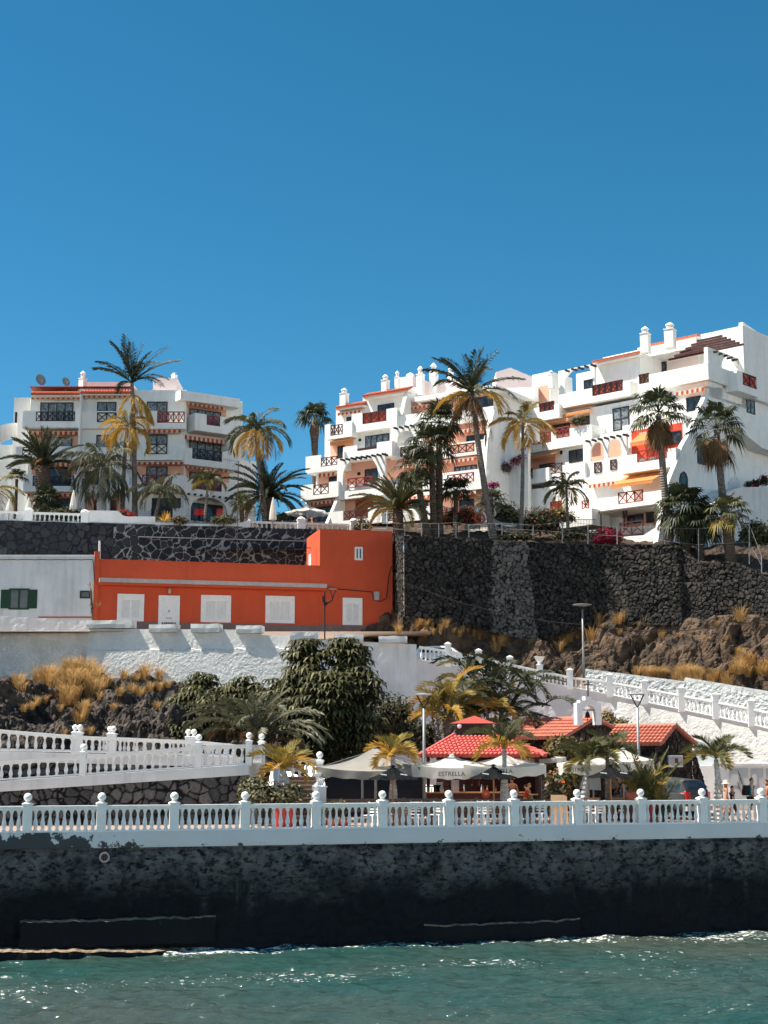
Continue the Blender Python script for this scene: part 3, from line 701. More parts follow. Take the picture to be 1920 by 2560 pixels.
dw_t = [(1010, 1340, 104.8), (1330, 1356, 105.9), (1500, 1362, 106.5), (1690, 1362, 104.2), (1702, 1368, 104.4), (1746, 1406, 103.6), (1840, 1411, 102.4), (1885, 1432, 101.6), (1930, 1446, 100.8), (2200, 1470, 97)]
b = MB(); b.c = []
px_of = []
def dws(u, v):
    px = lerp(1010, 2200, u); t_ = PP(dw_t, px); z0 = PP(dw_b, px).z - .5; p = V((t_.x, t_.y, lerp(z0, t_.z, v)))
    k = max(0, min(1, (px-1500)/60)); zz = P(px, 1412, 104).z; z3 = P(px, 1460, 104).z
    p.y -= k*(.55*(p.z < zz) + .5*(p.z < z3)); e, rnd = stone(p + noise.noise_vector(p*1.7)*.11, .33)
    b.c.append(0 if e < .10 else .34+.66*rnd); kk = min(1, max(0, (e-.03)/.16))
    p.y -= .15*(math.sqrt(kk)*(.5+.5*rnd)) + .07*fbm(p*.7, 4); p.z += .05*rnd*kk
    return p
NU, NV = 460, 100
b.grid(dws, NU, NV)
for j in range(NV):
    for i in range(NU):
        px = lerp(1010, 2200, i/NU); z = j/NV
        if 1232 + 18*noise.noise(V((z*5, 1, 0))) - 12*(1-z) < px < 1312 + 14*noise.noise(V((z*6, 4, 0))) + 30*(1-z): b.m[j*NU+i] = 1
b.build('stone_face', [drystone, drystone_p], dsw)
b = MB(); b.grid(lambda u, v: (lambda p: p + V((0, lerp(0, 2.5, v), .02 - .25*v)))(PP(dw_t, lerp(1010, 2200, u)) + V((0, -.1, 0))), 200, 4); b.build('coping_earth', soil, dsw)
b = MB(); a = P(1010, 1340, 104.8); c = P(976, 1332, 111.5)
stone_face(b, lambda u, v: (lambda p: V((p.x, p.y, lerp(11.5, p.z, v))))(c.lerp(a, u)), V((-.97, -.2, 0)), 100, 90, .42, .14, .1); b.build('end_face', drystone, dsw)
# ---- gardens on the plateau
gpt = [(-400, 20.0, 111), (0, 20.05, 111.5), (905, 20.1, 116)]
def lowg(px): z = 20.0; return P(px, 1300, pl([(-400, 110.8), (0, 111.3), (905, 116.3)], px)).xy.to_3d() + V((0, 0, z))
mb = MB()
mb.grid(lambda u, v: (lambda px: (lambda a: V((a.x*lerp(1, 1.12, v), lerp(a.y, 130, v), lerp(20.0, 23.0, v) + .12*noise.noise(V((a.x, v*8, 0))))))(lowg(px)))(lerp(-400, 990, u)), 60, 20)
mb.build('garden_ground', soil, kind='structure')
rg_hi = [(900, 129, 22.9), (1240, 124, 22.2), (1500, 118, 20.0), (1735, 113.5, 18.7), (1920, 117, 19.4), (2200, 120, 19.6)]
mb = MB()
def rgd(u, v):
    px = lerp(1000, 2200, u); a = PP(dw_t, px) + V((0, .3, -.1)); Y = pl([(q[0], q[1]) for q in rg_hi], px); z = pl([(q[0], q[2]) for q in rg_hi], px)
    c = P(px, 1300, Y); p = V((lerp(a.x, c.x, v), lerp(a.y, Y, v), lerp(a.z, z, v)))
    d = .35*fbm(p*.8, 4)*min(1, v*5) + (.25*abs(fbm(p*2.2, 3)) if px > 1700 else 0); return p + V((0, 0, d))
mb.grid(rgd, 180, 40); mb.build('garden_slope', soil, kind='structure')
mb = MB()
mb.grid(lambda u, v: V((lerp(-400, 420, u), lerp(113, 420, v), lerp(18.2, 14, v*v) + (2.2 if .02 < v < .3 else 0) + 1.2*noise.noise(V((u*20, v*9, 0))))), 60, 24)
mb.build('inland_ground', soil, kind='structure')
for nm, xa, xb in (('hill_left', -400, -34), ('hill_right', 34, 420)):
    mb = MB(); mb.grid(lambda u, v, xa=xa, xb=xb: (lambda x, t: V((x, lerp(66, 118, v), lerp(-6 if abs(x) > 62 else -.2, 18, v**.9) + 1.2*fbm(V((x*.2, v*6, 0)), 4))))(lerp(xa, xb, u), v), 120, 40); mb.build(nm, rock2, kind='structure')
# ================================================================ BUILDINGS
def balcony(root, f, x0, x1, y0, y1, o0, o1, rails=(), m=None, th=.16, name='balcony', sides=True):
    """slab and solid parapet; rails = gaps (x0, x1, y0, y1, crosses, material, screen) filled by timber railings"""
    m = m or white; u0, u1, z0, z1 = f.rect(x0, x1, y0, y1, o1); b = MB()
    f.fbox(b, u0, u1, z0, z0+.22, o0, o1-th)
    if sides:
        f.fbox(b, u0, u0+th, z0+.22, z1, o0, o1-th); f.fbox(b, u1-th, u1, z0+.22, z1, o0, o1-th)
    cur = u0
    for r in rails:
        ra, rc, rz0, rz1 = f.rect(r[0], r[1], r[2], r[3], o1)
        if ra > cur: f.fbox(b, cur, ra, z0, z1, o1-th, o1)
        if rz0 > z0+.02: f.fbox(b, ra, rc, z0, rz0, o1-th, o1)
        cur = rc
    if u1 > cur+.01: f.fbox(b, cur, u1, z0, z1, o1-th, o1)
    o = b.build(name, m, root)
    for r in rails: railing(root, f, r[0], r[1], r[2], r[3], o1-th/2, r[4], r[5] if len(r) > 5 else None, r[6] if len(r) > 6 else None)
    return o
# ---------------------------------------------------------------- left apartment building
f = Fac(60, 1150, 128, 0)
B1 = thing('apartment_building', 'white four storey apartment building on the left with two satellite dishes above its tiled roof', 'building', f.pt(8, 22, -2))
for nm, x0, x1, y0, y1, o0, o1, m in (
    ('wall', 78, 201, 985, 1310, -9, 0, white), ('wall', 201, 330, 972, 1310, -9, .15, white), ('wall', 330, 466, 975, 1310, -9, 0, white),
    ('wall', 36, 76, 994, 1310, -8, -1.2, white), ('wall', 0, 40, 1112, 1310, -7, -1.5, white)):
    part(B1, nm, m, f, x0, x1, y0, y1, o0, o1)
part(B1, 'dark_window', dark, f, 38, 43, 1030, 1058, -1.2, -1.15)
part(B1, 'recess_wall', peach, f, 80, 199, 1073, 1122, 0, .02); part(B1, 'recess_wall', peach, f, 80, 199, 1150, 1190, 0, .02)
part(B1, 'recess_wall', peach, f, 332, 460, 1155, 1190, 0, .02); part(B1, 'recess_wall', peach, f, 80, 192, 1232, 1300, 0, .02)
eave(B1, f, 77, 201, 984, 0, 1.1, .42); eave(B1, f, 206, 326, 981, .15, .9, .40)
# pitched roof planes and pinkish roof blocks
b = MB(); f.pbox(b, 205, 330, 955, 972, -8, -3); b.build('roof_block', pink, B1)
part(B1, 'roof_block', pink, f, 383, 443, 945, 976, -6, -2.2)
b = MB(); a0, a1, z0, z1 = f.rect(76, 330, 970, 986, 0); b.prism([f.pt(a0, z1+.05, .4), f.pt(a0, z1+.5, -2.5), f.pt(a0, z1-.3, -2.5)], f.u*(a1-a0)); b.build('roof', tile, B1)
chimney(B1, 196, 216, 927, 985, 128.5); chimney(B1, 428, 443, 932, 952, 131, cap=True)
# top storey
balcony(B1, f, 57, 200, 1027, 1069, 0, 1.3, [(90, 188, 1029, 1053, 7, wood_b)]); window(B1, f, 101, 184, 1006, 1056, 0, 4, gm=curtain)
awning(B1, f, 79, 200, 990, 998, 0, .5); part(B1, 'pilaster', white, f, 199, 203, 985, 1290, 0, 1.35)
part(B1, 'parapet', white, f, 203, 325, 1028, 1071, .15, .6)
w_ = window(B1, f, 243, 291, 1005, 1055, .15, 2, gm=curtain); railing(B1, f, 243, 291, 1031, 1055, .7, 2, wood_b)
awning(B1, f, 207, 322, 987, 994, .15, .5)
window(B1, f, 367, 419, 1004, 1056, 0, 2, gm=curtain)
balcony(B1, f, 330, 464, 1027, 1072, 0, .9, [(393, 462, 1029, 1057, 5, wood_r)])
# second storey
balcony(B1, f, 40, 201, 1116, 1149, 0, 1.3, [(56, 92, 1118, 1138, 2)]); window(B1, f, 118, 181, 1092, 1132, .02, 2, gm=curtain)
awning(B1, f, 72, 200, 1078, 1087, 0, .6); window(B1, f, 241, 293, 1087, 1131, .15, 2, gm=curtain)
part(B1, 'parapet', white, f, 203, 325, 1118, 1149, .15, .6)
window(B1, f, 366, 419, 1086, 1135, 0, 2, gm=curtain); railing(B1, f, 367, 418, 1110, 1135, .5, 2, wood_b)
awning(B1, f, 332, 452, 1073, 1082, 0, .7); part(B1, 'parapet', white, f, 330, 464, 1112, 1150, 0, .45)
# first storey
balcony(B1, f, 59, 201, 1186, 1229, 0, 1.3, [(82, 186, 1190, 1215, 6, wood_b)]); window(B1, f, 122, 178, 1168, 1216, .02, 2)
awning(B1, f, 77, 200, 1156, 1166, 0, .7); awning(B1, f, 203, 232, 1157, 1166, .15, .6); window(B1, f, 212, 248, 1178, 1216, .15, 2)
part(B1, 'parapet', white, f, 203, 330, 1212, 1232, .15, .7); railing(B1, f, 206, 252, 1196, 1213, .62, 2, wood_b)
window(B1, f, 366, 419, 1166, 1216, .02, 2, gm=curtain); awning(B1, f, 332, 457, 1154, 1161, 0, .7)
balcony(B1, f, 332, 464, 1188, 1230, 0, .9, [(355, 430, 1187, 1213, 3, wood_r)])
# ground storey: arcade with two arches, glazed front
b = MB(); u0, u1, z0, z1 = f.rect(195, 330, 1228, 1305, .6)
ar = []
for xa, xb in ((213, 250), (275, 312)):
    ua_, ub_, _, _ = f.rect(xa, xb, 1236, 1290, .6); ar.append((ua_, ub_, z0, f.uz(xa, 1250, .6)[1]))
archwall(b, f, u0, u1, z0, z1, .35, .6, ar); b.build('arcade', white, B1)
part(B1, 'recess_wall', peach, f, 205, 322, 1232, 1300, .15, .17)
for x in (235, 276): part(B1, 'door', wood, f, x, x+16, 1250, 1300, .17, .22)
awning(B1, f, 215, 248, 1238, 1246, .17, .25); awning(B1, f, 276, 310, 1238, 1246, .17, .25)
window(B1, f, 88, 188, 1246, 1298, .02, 4); awning(B1, f, 70, 192, 1233, 1241, .02, .8)
window(B1, f, 380, 452, 1245, 1300, .02, 3); railing(B1, f, 378, 432, 1272, 1292, .8, 3, wood_b); part(B1, 'parapet', white, f, 432, 466, 1270, 1300, 0, 1.0)
# right wing turned away
fw = Fac(462, 1150, 128, -34)
part(B1, 'wing_wall', white, fw, 462, 607, 982, 1310, -7, -.9); part(B1, 'wing_parapet', white, fw, 452, 600, 975, 998, -6, .5)
part(B1, 'recess_wall', peach, fw, 462, 566, 997, 1040, -.9, -.87); part(B1, 'recess_wall', peach, fw, 462, 573, 1165, 1210, -.9, -.87)
awning(B1, fw, 463, 563, 1002, 1011, -.9, .7); window(B1, fw, 474, 553, 1020, 1062, -.87, 4, gm=curtain)
balcony(B1, fw, 488, 600, 1032, 1075, -.9, .6, [(517, 551, 1038, 1062, 2, wood_r)])
awning(B1, fw, 462, 573, 1087, 1098, -.9, .9); window(B1, fw, 474, 553, 1098, 1147, -.87, 4, gm=curtain)
balcony(B1, fw, 462, 601, 1118, 1160, -.9, .6, [(481, 556, 1120, 1146, 4, wood_b)])
part(B1, 'pilaster', white, fw, 572, 580, 1090, 1122, -.9, .5)
awning(B1, fw, 462, 573, 1160, 1169, -.9, .9); window(B1, fw, 474, 553, 1178, 1224, -.87, 4, gm=curtain)
balcony(B1, fw, 462, 602, 1195, 1238, -.9, .6, [(483, 555, 1197, 1222, 4, wood_r)])
beams(B1, fw, 466, 590, 1231, 8, .6, .3, w=.12)
b = MB(); u0, u1, z0, z1 = fw.rect(462, 604, 1236, 1306, .5); a0, a1, q0, q1 = fw.rect(478, 568, 1245, 1300, .5)
archwall(b, fw, u0, u1, z0, z1, .25, .5, [(a0, a1, z0, fw.uz(478, 1268, .5)[1])]); b.build('arcade', white, B1)
window(B1, fw, 478, 557, 1256, 1300, -.87, 4)
part(B1, 'wing_wall', white, fw, 600, 641, 1150, 1310, -8, -1.6); part(B1, 'overhang', white, fw, 600, 640, 1066, 1112, -8, -3.5)
# curved walkway wall at the far left
b = MB()
for i in range(8):
    t0, t1 = i/8, (i+1)/8
    A = P(lerp(-60, 42, t0), 1057 + 12*(1-t0)**2*3, 124+4*t0); C = P(lerp(-60, 42, t1), 1057 + 12*(1-t1)**2*3, 124+4*t1)
    b.prism([A, C, C - V((0, 0, lerp(2.2, 1.2, t1))), A - V((0, 0, lerp(2.2, 1.2, t0)))], V((0, .3, 0)))
b.build('walkway_parapet', white, B1)
for x, yt, yb, nm, sc_ in ((101, 933, 968, 'satellite_dish', 1.0), (164, 940, 971, 'satellite_dish', .78)):
    a = P(x, yb+1, 128.3); c = P(x, (yt+yb)/2, 128.3)
    d = thing(nm, 'large grey satellite dish at the left end of the tiled roof' if sc_ == 1 else 'smaller grey satellite dish beside the white chimney', 'satellite dish', a)
    b = MB(); r = .58*sc_; ax = V((.55, -.75, .35)).normalized(); e1 = ax.cross(V((0, 0, 1))).normalized(); e2 = e1.cross(ax)
    k = 18; ring = lambda rr, dd: [c + (e1*math.cos(q)*.8 + e2*math.sin(q))*rr + ax*dd for q in [2*math.pi*i/k for i in range(k)]]
    vs = ring(r, .12)+ring(r*.6, .04)+ring(r*.2, 0)+ring(r, .09)
    b.add(vs, [(i, (i+1) % k, k+(i+1) % k, k+i) for i in range(k)] + [(k+i, k+(i+1) % k, 2*k+(i+1) % k, 2*k+i) for i in range(k)] + [tuple(range(2*k, 3*k))] + [tuple(range(3*k, 4*k))])
    b.build('dish', steel, d)
    b = MB(); b.bar(c - ax*.02, c + ax*.5 - e2*.3*sc_, .04); b.bar(c + e2*(-r*.8), c+ax*.5-e2*.3*sc_, .03); b.build('feed_arm', steel, d)
    b = MB(); b.tube([a - V((0, 0, .4)), c], .045, 6); b.build('mast', steel, d)
# ---------------------------------------------------------------- middle building
f = Fac(755, 1150, 136, 34)
B2 = thing('apartment_building', 'stepped white apartment building in the middle with many chimneys and an arched pergola balcony', 'building', f.pt(8, 22, 2))
for x0, x1, y0, y1, o0, o1 in ((840, 907, 1018, 1110, -9, 0), (907, 1018, 988, 1110, -9, .1), (1018, 1236, 998, 1120, -9, -.6), (812, 1226, 1080, 1190, -8, 1.0), (790, 1220, 1155, 1260, -8, 2.0), (762, 1216, 1225, 1325, -8, 3.0)):
    part(B2, 'wall', white, f, x0, x1, y0, y1, o0, o1)
eave(B2, f, 838, 908, 1020, 0, .7, .35); eave(B2, f, 906, 1018, 991, .1, .9, .4)
b = MB(); f.pbox(b, 1036, 1240, 993, 1004, -6, .6); b.build('roof_parapet', white, B2); part(B2, 'recess_wall', peach, f, 1022, 1234, 1006, 1050, -.6, -.58)
for x0, x1, y0, y1 in ((849, 872, 970, 1014), (953, 974, 936, 982), (986, 1001, 927, 976), (1041, 1062, 915, 978), (1073, 1096, 907, 972), (1118, 1134, 918, 960)): chimney(B2, x0, x1, y0, y1, 130.5 if x0 > 860 else 133)
for x0, x1, y0, y1 in ((1001, 1031, 944, 976), (1028, 1062, 970, 1000), (1090, 1150, 955, 995)): part(B2, 'roof_block', pink, f, x0, x1, y0, y1, -6, -2.5)
b = MB(); q = f.uz(1020, 944, -3); b.lathe(f.pt(q[0], q[1]-.05, -3.4), [(.3, 0), (.3, .3), (.42, .32), (.3, .45), (.05, .6)], 10); b.build('roof_vent', white_n, B2)
awning(B2, f, 844, 906, 1033, 1040, 0, .5); window(B2, f, 866, 905, 1043, 1062, 0, 2); window(B2, f, 944, 985, 1013, 1048, .1, 3)
b = MB(); p0 = f.uz(1017, 984, .5); p1 = f.uz(1004, 1036, 1.5)      # sloping buttress
b.prism([f.pt(p0[0]-.15, p0[1], .1), f.pt(p0[0]-.15, p0[1], .7), f.pt(p0[0]-.15, p1[1], 1.5), f.pt(p0[0]-.15, p1[1], .1)], f.u*.35); b.build('buttress', white, B2)
balcony(B2, f, 812, 880, 1062, 1100, 0, 1.9, [(826, 857, 1064, 1090, 3)]); 
balcony(B2, f, 879, 992, 1036, 1082, 0, 1.7, [(906, 966, 1034, 1061, 3, wood, red_glaze)]); balcony(B2, f, 996, 1062, 1040, 1075, -.6, 1.3)
awning(B2, f, 1026, 1090, 1018, 1024, -.55, .6); window(B2, f, 1150, 1232, 1000, 1040, -.58, 4); window(B2, f, 1078, 1112, 1022, 1048, -.58, 2)
balcony(B2, f, 1062, 1234, 1040, 1072, -.6, 1.3, [(1165, 1205, 1014, 1042, 2, wood)])
# second storey
part(B2, 'recess_wall', peach, f, 826, 884, 1098, 1150, 1.0, 1.02); awning(B2, f, 825, 879, 1105, 1115, 1.0, .7, m=(aw_o, aw_w)); window(B2, f, 844, 861, 1116, 1150, 1.02, 2)
window(B2, f, 913, 972, 1091, 1122, 1.0, 4, gm=curtain); part(B2, 'wall_lamp', blackm, f, 896, 901, 1097, 1103, 1.0, 1.15)
balcony(B2, f, 764, 860, 1142, 1184, 1.0, 3.2, [(802, 857, 1145, 1167, 4)]); balcony(B2, f, 858, 980, 1118, 1155, 1.0, 2.9, [(893, 942, 1122, 1128, 4)])
b = MB(); u0, u1, z0, z1 = f.rect(976, 1060, 1069, 1150, 2.2); A_, C_, q0, q1 = f.rect(993, 1030, 1076, 1116, 2.2); D_, E_, q2, q3 = f.rect(1040, 1058, 1070, 1110, 2.2)
archwall(b, f, u0, u1, z0, z1, 1.95, 2.2, [(A_, C_, q0, q1 - (C_-A_)/2 - .1), (D_, E_, q0, q1 - (C_-A_)/2)]); b.build('pergola_wall', white, B2)
beams(B2, f, 978, 1060, 1068, 6, 2.2, .55); railing(B2, f, 1001, 1022, 1118, 1142, 2.26, 1)
part(B2, 'recess_wall', peach, f, 1062, 1222, 1070, 1135, 1.0, 1.02); awning(B2, f, 1128, 1218, 1078, 1086, 1.0, .7); window(B2, f, 1166, 1216, 1090, 1125, 1.02, 3)
balcony(B2, f, 1060, 1222, 1126, 1152, 1.0, 2.4, [(1126, 1186, 1114, 1136, 3)])
# third storey with the big arch
part(B2, 'recess_wall', peach, f, 796, 845, 1178, 1230, 2.0, 2.02); awning(B2, f, 797, 841, 1184, 1194, 2.0, .7, m=(aw_r, aw_w)); window(B2, f, 822, 841, 1193, 1222, 2.02, 2)
b = MB(); u0, u1, z0, z1 = f.rect(843, 962, 1147, 1250, 4.0); A_, C_, q0, q1 = f.rect(857, 945, 1166, 1228, 4.0)
archwall(b, f, u0, u1, z0, z1, 3.75, 4.0, [(A_, C_, q0, f.uz(857, 1192, 4.0)[1])]); b.build('pergola_wall', white, B2)
beams(B2, f, 845, 962, 1147, 9, 4.0, .6); railing(B2, f, 869, 932, 1197, 1221, 4.05, 3, wood_r)
part(B2, 'recess_wall', peach, f, 848, 1216, 1150, 1225, 2.0, 2.02); window(B2, f, 912, 945, 1174, 1218, 2.02, 2); part(B2, 'wall_lamp', blackm, f, 893, 899, 1181, 1188, 2.02, 2.15)
awning(B2, f, 1000, 1070, 1164, 1172, 2.0, .7); awning(B2, f, 1072, 1190, 1157, 1165, 2.0, .7); window(B2, f, 1022, 1068, 1180, 1215, 2.02, 2); window(B2, f, 1135, 1192, 1168, 1208, 2.02, 4, gm=curtain)
balcony(B2, f, 752, 846, 1214, 1252, 2.0, 4.3, [(783, 822, 1213, 1238, 2, wood)]); balcony(B2, f, 958, 1112, 1215, 1252, 2.0, 3.8, [(1010, 1066, 1196, 1222, 4)])
balcony(B2, f, 1112, 1216, 1198, 1232, 2.0, 3.8, [(1118, 1185, 1188, 1211, 4, wood_r)])
# ground storey
part(B2, 'recess_wall', peach, f, 768, 1214, 1250, 1312, 3.0, 3.02); awning(B2, f, 767, 838, 1256, 1265, 3.0, 1.0); awning(B2, f, 851, 949, 1244, 1252, 3.0, .8)
window(B2, f, 782, 832, 1270, 1306, 3.02, 3); window(B2, f, 889, 933, 1251, 1292, 3.02, 4, fm=wood_r, gm=wood_r, name='door'); awning(B2, f, 1000, 1080, 1245, 1252, 3.0, .8); window(B2, f, 1030, 1070, 1258, 1295, 3.02, 2)
awning(B2, f, 1110, 1190, 1236, 1244, 3.0, .8); window(B2, f, 1148, 1184, 1250, 1290, 3.02, 2)
b = MB(); p0 = f.uz(846, 1243, 3.6); p1 = f.uz(828, 1282, 5.2)
b.prism([f.pt(p0[0], p0[1], 3), f.pt(p0[0], p0[1], 3.9), f.pt(p0[0], p1[1]-1, 5.6), f.pt(p0[0], p1[1]-1, 3)], f.u*.3); b.build('buttress', white, B2)
balcony(B2, f, 820, 955, 1281, 1320, 3.0, 5.2, [(858, 920, 1279, 1302, 4)]); balcony(B2, f, 955, 1100, 1278, 1310, 3.0, 5.0, [(968, 1000, 1284, 1304, 2)])
# shaded end wall facing right with the sloping edge
b = MB(); fe = Fac(1236, 1100, f.pt(f.uz(1226, 1100, 1.0)[0], 0, 1.0).y - .6, -56)
pts = [(1238, 1016), (1276, 1014), (1276, 1330), (1214, 1330), (1214, 1190), (1220, 1096)]
def fpt(ff, x, y, o=0): q_ = ff.uz(x, y, o); return ff.pt(q_[0], q_[1], o)
b.prism([fpt(fe, *p_) for p_ in pts], -fe.n*.4); b.build('end_wall', white, B2)
# ---------------------------------------------------------------- stair court between the buildings
fm_ = Fac(1300, 1050, 128, 15)
BM = thing('stair_tower', 'white stair tower with a dark arched opening between the middle and right apartment buildings', 'building', fm_.pt(0, 22, -3))
part(BM, 'wall', white, fm_, 1250, 1345, 972, 1330, -4, -1.5)
b = MB(); A_ = [P(1240, 990, 133), P(1240, 930, 133), P(1276, 919, 133), P(1345, 948, 133), P(1345, 990, 133)]; b.prism(A_, V((0, 6, 0))); b.build('roof_block', pink, BM)
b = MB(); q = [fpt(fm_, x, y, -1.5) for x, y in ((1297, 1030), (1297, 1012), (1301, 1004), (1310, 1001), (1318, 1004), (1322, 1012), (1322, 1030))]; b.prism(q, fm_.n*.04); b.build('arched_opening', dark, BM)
fl = Fac(1233, 1080, 125.5, 38)
balcony(BM, fl, 1233, 1318, 1070, 1108, -2, 0); b = MB(); b.prism([fpt(fl, 1233, 1108, -.1), fpt(fl, 1268, 1106, -.1), fpt(fl, 1320, 1072, -.1), fpt(fl, 1320, 1330, -.1), fpt(fl, 1250, 1330, -.1)], -fl.n*.4); b.build('stair_wall', white, BM)
part(BM, 'wall_lamp', blackm, fm_, 1262, 1268, 1055, 1062, -1.5, -1.3)
# ---------------------------------------------------------------- right building
f = Fac(1770, 930, 116.4, 43)
B3 = thing('apartment_building', 'tall stepped white apartment building on the right with pergolas and orange awnings', 'building', f.pt(-6, 18, 0))
s_b = Fac(1690, 1160, 113, -47)
part(B3, 'wall', white, f, 1486, 1600, 905, 1015, -8, -1.6); part(B3, 'wall', white, f, 1594, 1746, 870, 980, -10, -5.0); part(B3, 'wall', white, f, 1744, 1857, 838, 1010, -14, -5.4)
eave(B3, f, 1480, 1598, 905, -1.6, .8, .18); beams(B3, s_b, 1786, 1862, 874, 6, 0, .3); b = MB(); q0 = f.uz(1512, 893, -3.5); q1 = f.uz(1745, 845, -3.5); f.fbox(b, q0[0], q1[0], q0[1]-.9, q0[1]-.1, -9, -3.2); b.build('roof_parapet', white, B3)
b = MB(); A_, C_, z0, z1 = f.rect(1625, 1746, 869, 880, -5.0); tile_edge(b, f, A_, C_, z1+.2, -5.6, -4.9, .08); b.build('tiled_eave', tile, B3)
chimney(B3, 1600, 1628, 816, 872, 121.5); chimney(B3, 1660, 1692, 806, 860, 120.5)
window(B3, f, 1624, 1666, 912, 936, -5.0, 2); part(B3, 'recess_wall', pink, f, 1668, 1745, 895, 950, -5.0, -4.97)
for i in range(6):                            # pergola of dark red beams running along the terrace
    o = lerp(-4.0, -.6, i/5); u0 = f.uz(1672 + i*14.5, 897 + i*3.3, o)[0]; z = f.uz(1672, 897, -4.0)[1]; b = MB(); f.fbox(b, u0, f.uz(1768, 900, 0)[0]+1.1, z-.16, z, o-.08, o+.08); b.build('pergola_beam', wood, B3)
# pergola end wall, in the plane of the right hand side wall
s = Fac(1690, 1160, 113, -47)
b = MB(); u0, u1, z0, z1 = s.rect(1769, 1864, 867, 990, 0); A_, C_, q0, q1 = s.rect(1803, 1850, 894, 985, 0)
archwall(b, s, u0, u1, z0, z1, -.35, 0, [(A_, C_, z0+.2, s.uz(1803, 922, 0)[1])]); b.build('pergola_wall', white, B3)
# terrace parapet, storey 2
balcony(B3, f, 1396, 1576, 988, 1022, -2, 0, [(1480, 1557, 964, 991, 5, wood_b, red_glaze)]); balcony(B3, f, 1594, 1771, 942, 982, -5, 0, [(1597, 1622, 937, 961, 2, wood_b, aw_o)])
balcony(B3, f, 1330, 1398, 1022, 1056, -1.5, .4, [(1348, 1385, 1009, 1031, 3, wood_b, red_glaze)])
b = MB(); u0, u1, z0, z1 = f.rect(1396, 1486, 928, 995, -.6); A_, C_, q0, q1 = f.rect(1411, 1482, 925, 985, -.6)
archwall(b, f, u0, u1, z0, z1, -.85, -.6, [(A_, C_, z0+.3, f.uz(1411, 956, -.6)[1])]); b.build('pergola_wall', white, B3); beams(B3, f, 1405, 1486, 925, 5, -.6, .55)
part(B3, 'wall', white, f, 1440, 1486, 935, 1010, -6, -3.6); window(B3, f, 1459, 1485, 951, 985, -3.6, 2); 
part(B3, 'wall', white, f, 1330, 1376, 938, 1060, -4, -1.4); chimney(B3, 1370, 1386, 926, 960, 127); part(B3, 'wall', white, f, 1376, 1398, 940, 1040, -5, -3); part(B3, 'recess_wall', peach, f, 1337, 1372, 968, 1010, -1.4, -1.38)
part(B3, 'wall', white, f, 1320, 1478, 1040, 1160, -8, -1.0); part(B3, 'recess_wall', peach, f, 1322, 1474, 1070, 1118, -1.0, -.98)
part(B3, 'wall', white, f, 1474, 1700, 1020, 1110, -8, -.5); window(B3, f, 1531, 1572, 1022, 1079, -.5, 2, 2, gm=curtain)
awning(B3, f, 1344, 1420, 1060, 1067, -.98, 1.0, m=(aw_o, aw_w), drop=.35); awning(B3, f, 1408, 1474, 1036, 1043, -.98, 1.0, m=(aw_o, aw_w), drop=.35); window(B3, f, 1380, 1424, 1064, 1090, -.98, 2); window(B3, f, 1450, 1474, 1043, 1064, -.98, 1)
awning(B3, f, 1690, 1760, 980, 990, -.5, .9); window(B3, f, 1715, 1752, 995, 1030, -.5, 2)
part(B3, 'wall', white, f, 1600, 1768, 985, 1110, -8, -.5)
balcony(B3, f, 1319, 1480, 1090, 1134, -1, 1.5, [(1331, 1378, 1087, 1113, 3, wood_r), (1390, 1424, 1070, 1097, 2, wood_r)])
# storey 3
part(B3, 'wall', white, f, 1312, 1560, 1120, 1230, -6, 1.0); part(B3, 'recess_wall', peach, f, 1314, 1388, 1145, 1195, 1.0, 1.02); awning(B3, f, 1314, 1386, 1146, 1153, 1.0, .9, m=(aw_o, aw_w), drop=.3)
window(B3, f, 1348, 1387, 1162, 1190, 1.02, 2); window(B3, f, 1422, 1458, 1127, 1158, 1.0, 2); part(B3, 'wall_lamp', blackm, f, 1400, 1404, 1127, 1136, 1.0, 1.12)
balcony(B3, f, 1284, 1372, 1182, 1216, 0, 3.4, [(1287, 1332, 1178, 1203, 3)]); balcony(B3, f, 1362, 1462, 1170, 1210, 1, 3.2, [(1369, 1406, 1162, 1187, 2, wood)])
b = MB(); u0, u1, z0, z1 = f.rect(1457, 1566, 1101, 1222, 2.9); ars = []
for xa, xb, yt, ys in ((1475, 1509, 1108, 1155), (1518, 1552, 1100, 1146)):
    A_, C_, q0, q1 = f.rect(xa, xb, yt, ys, 2.9); ars.append((A_, C_, q0, q1-(C_-A_)/2))
archwall(b, f, u0, u1, z0, z1, 2.65, 2.9, ars); b.build('pergola_wall', white, B3); beams(B3, f, 1457, 1566, 1101, 7, 2.9, .55); part(B3, 'recess_wall', peach, f, 1460, 1562, 1105, 1190, 1.0, 1.03)
for xa, xb, ya, yb in ((1485, 1503, 1157, 1184), (1525, 1541, 1150, 1176)): railing(B3, f, xa, xb, ya, yb, 2.95, 1, wood)
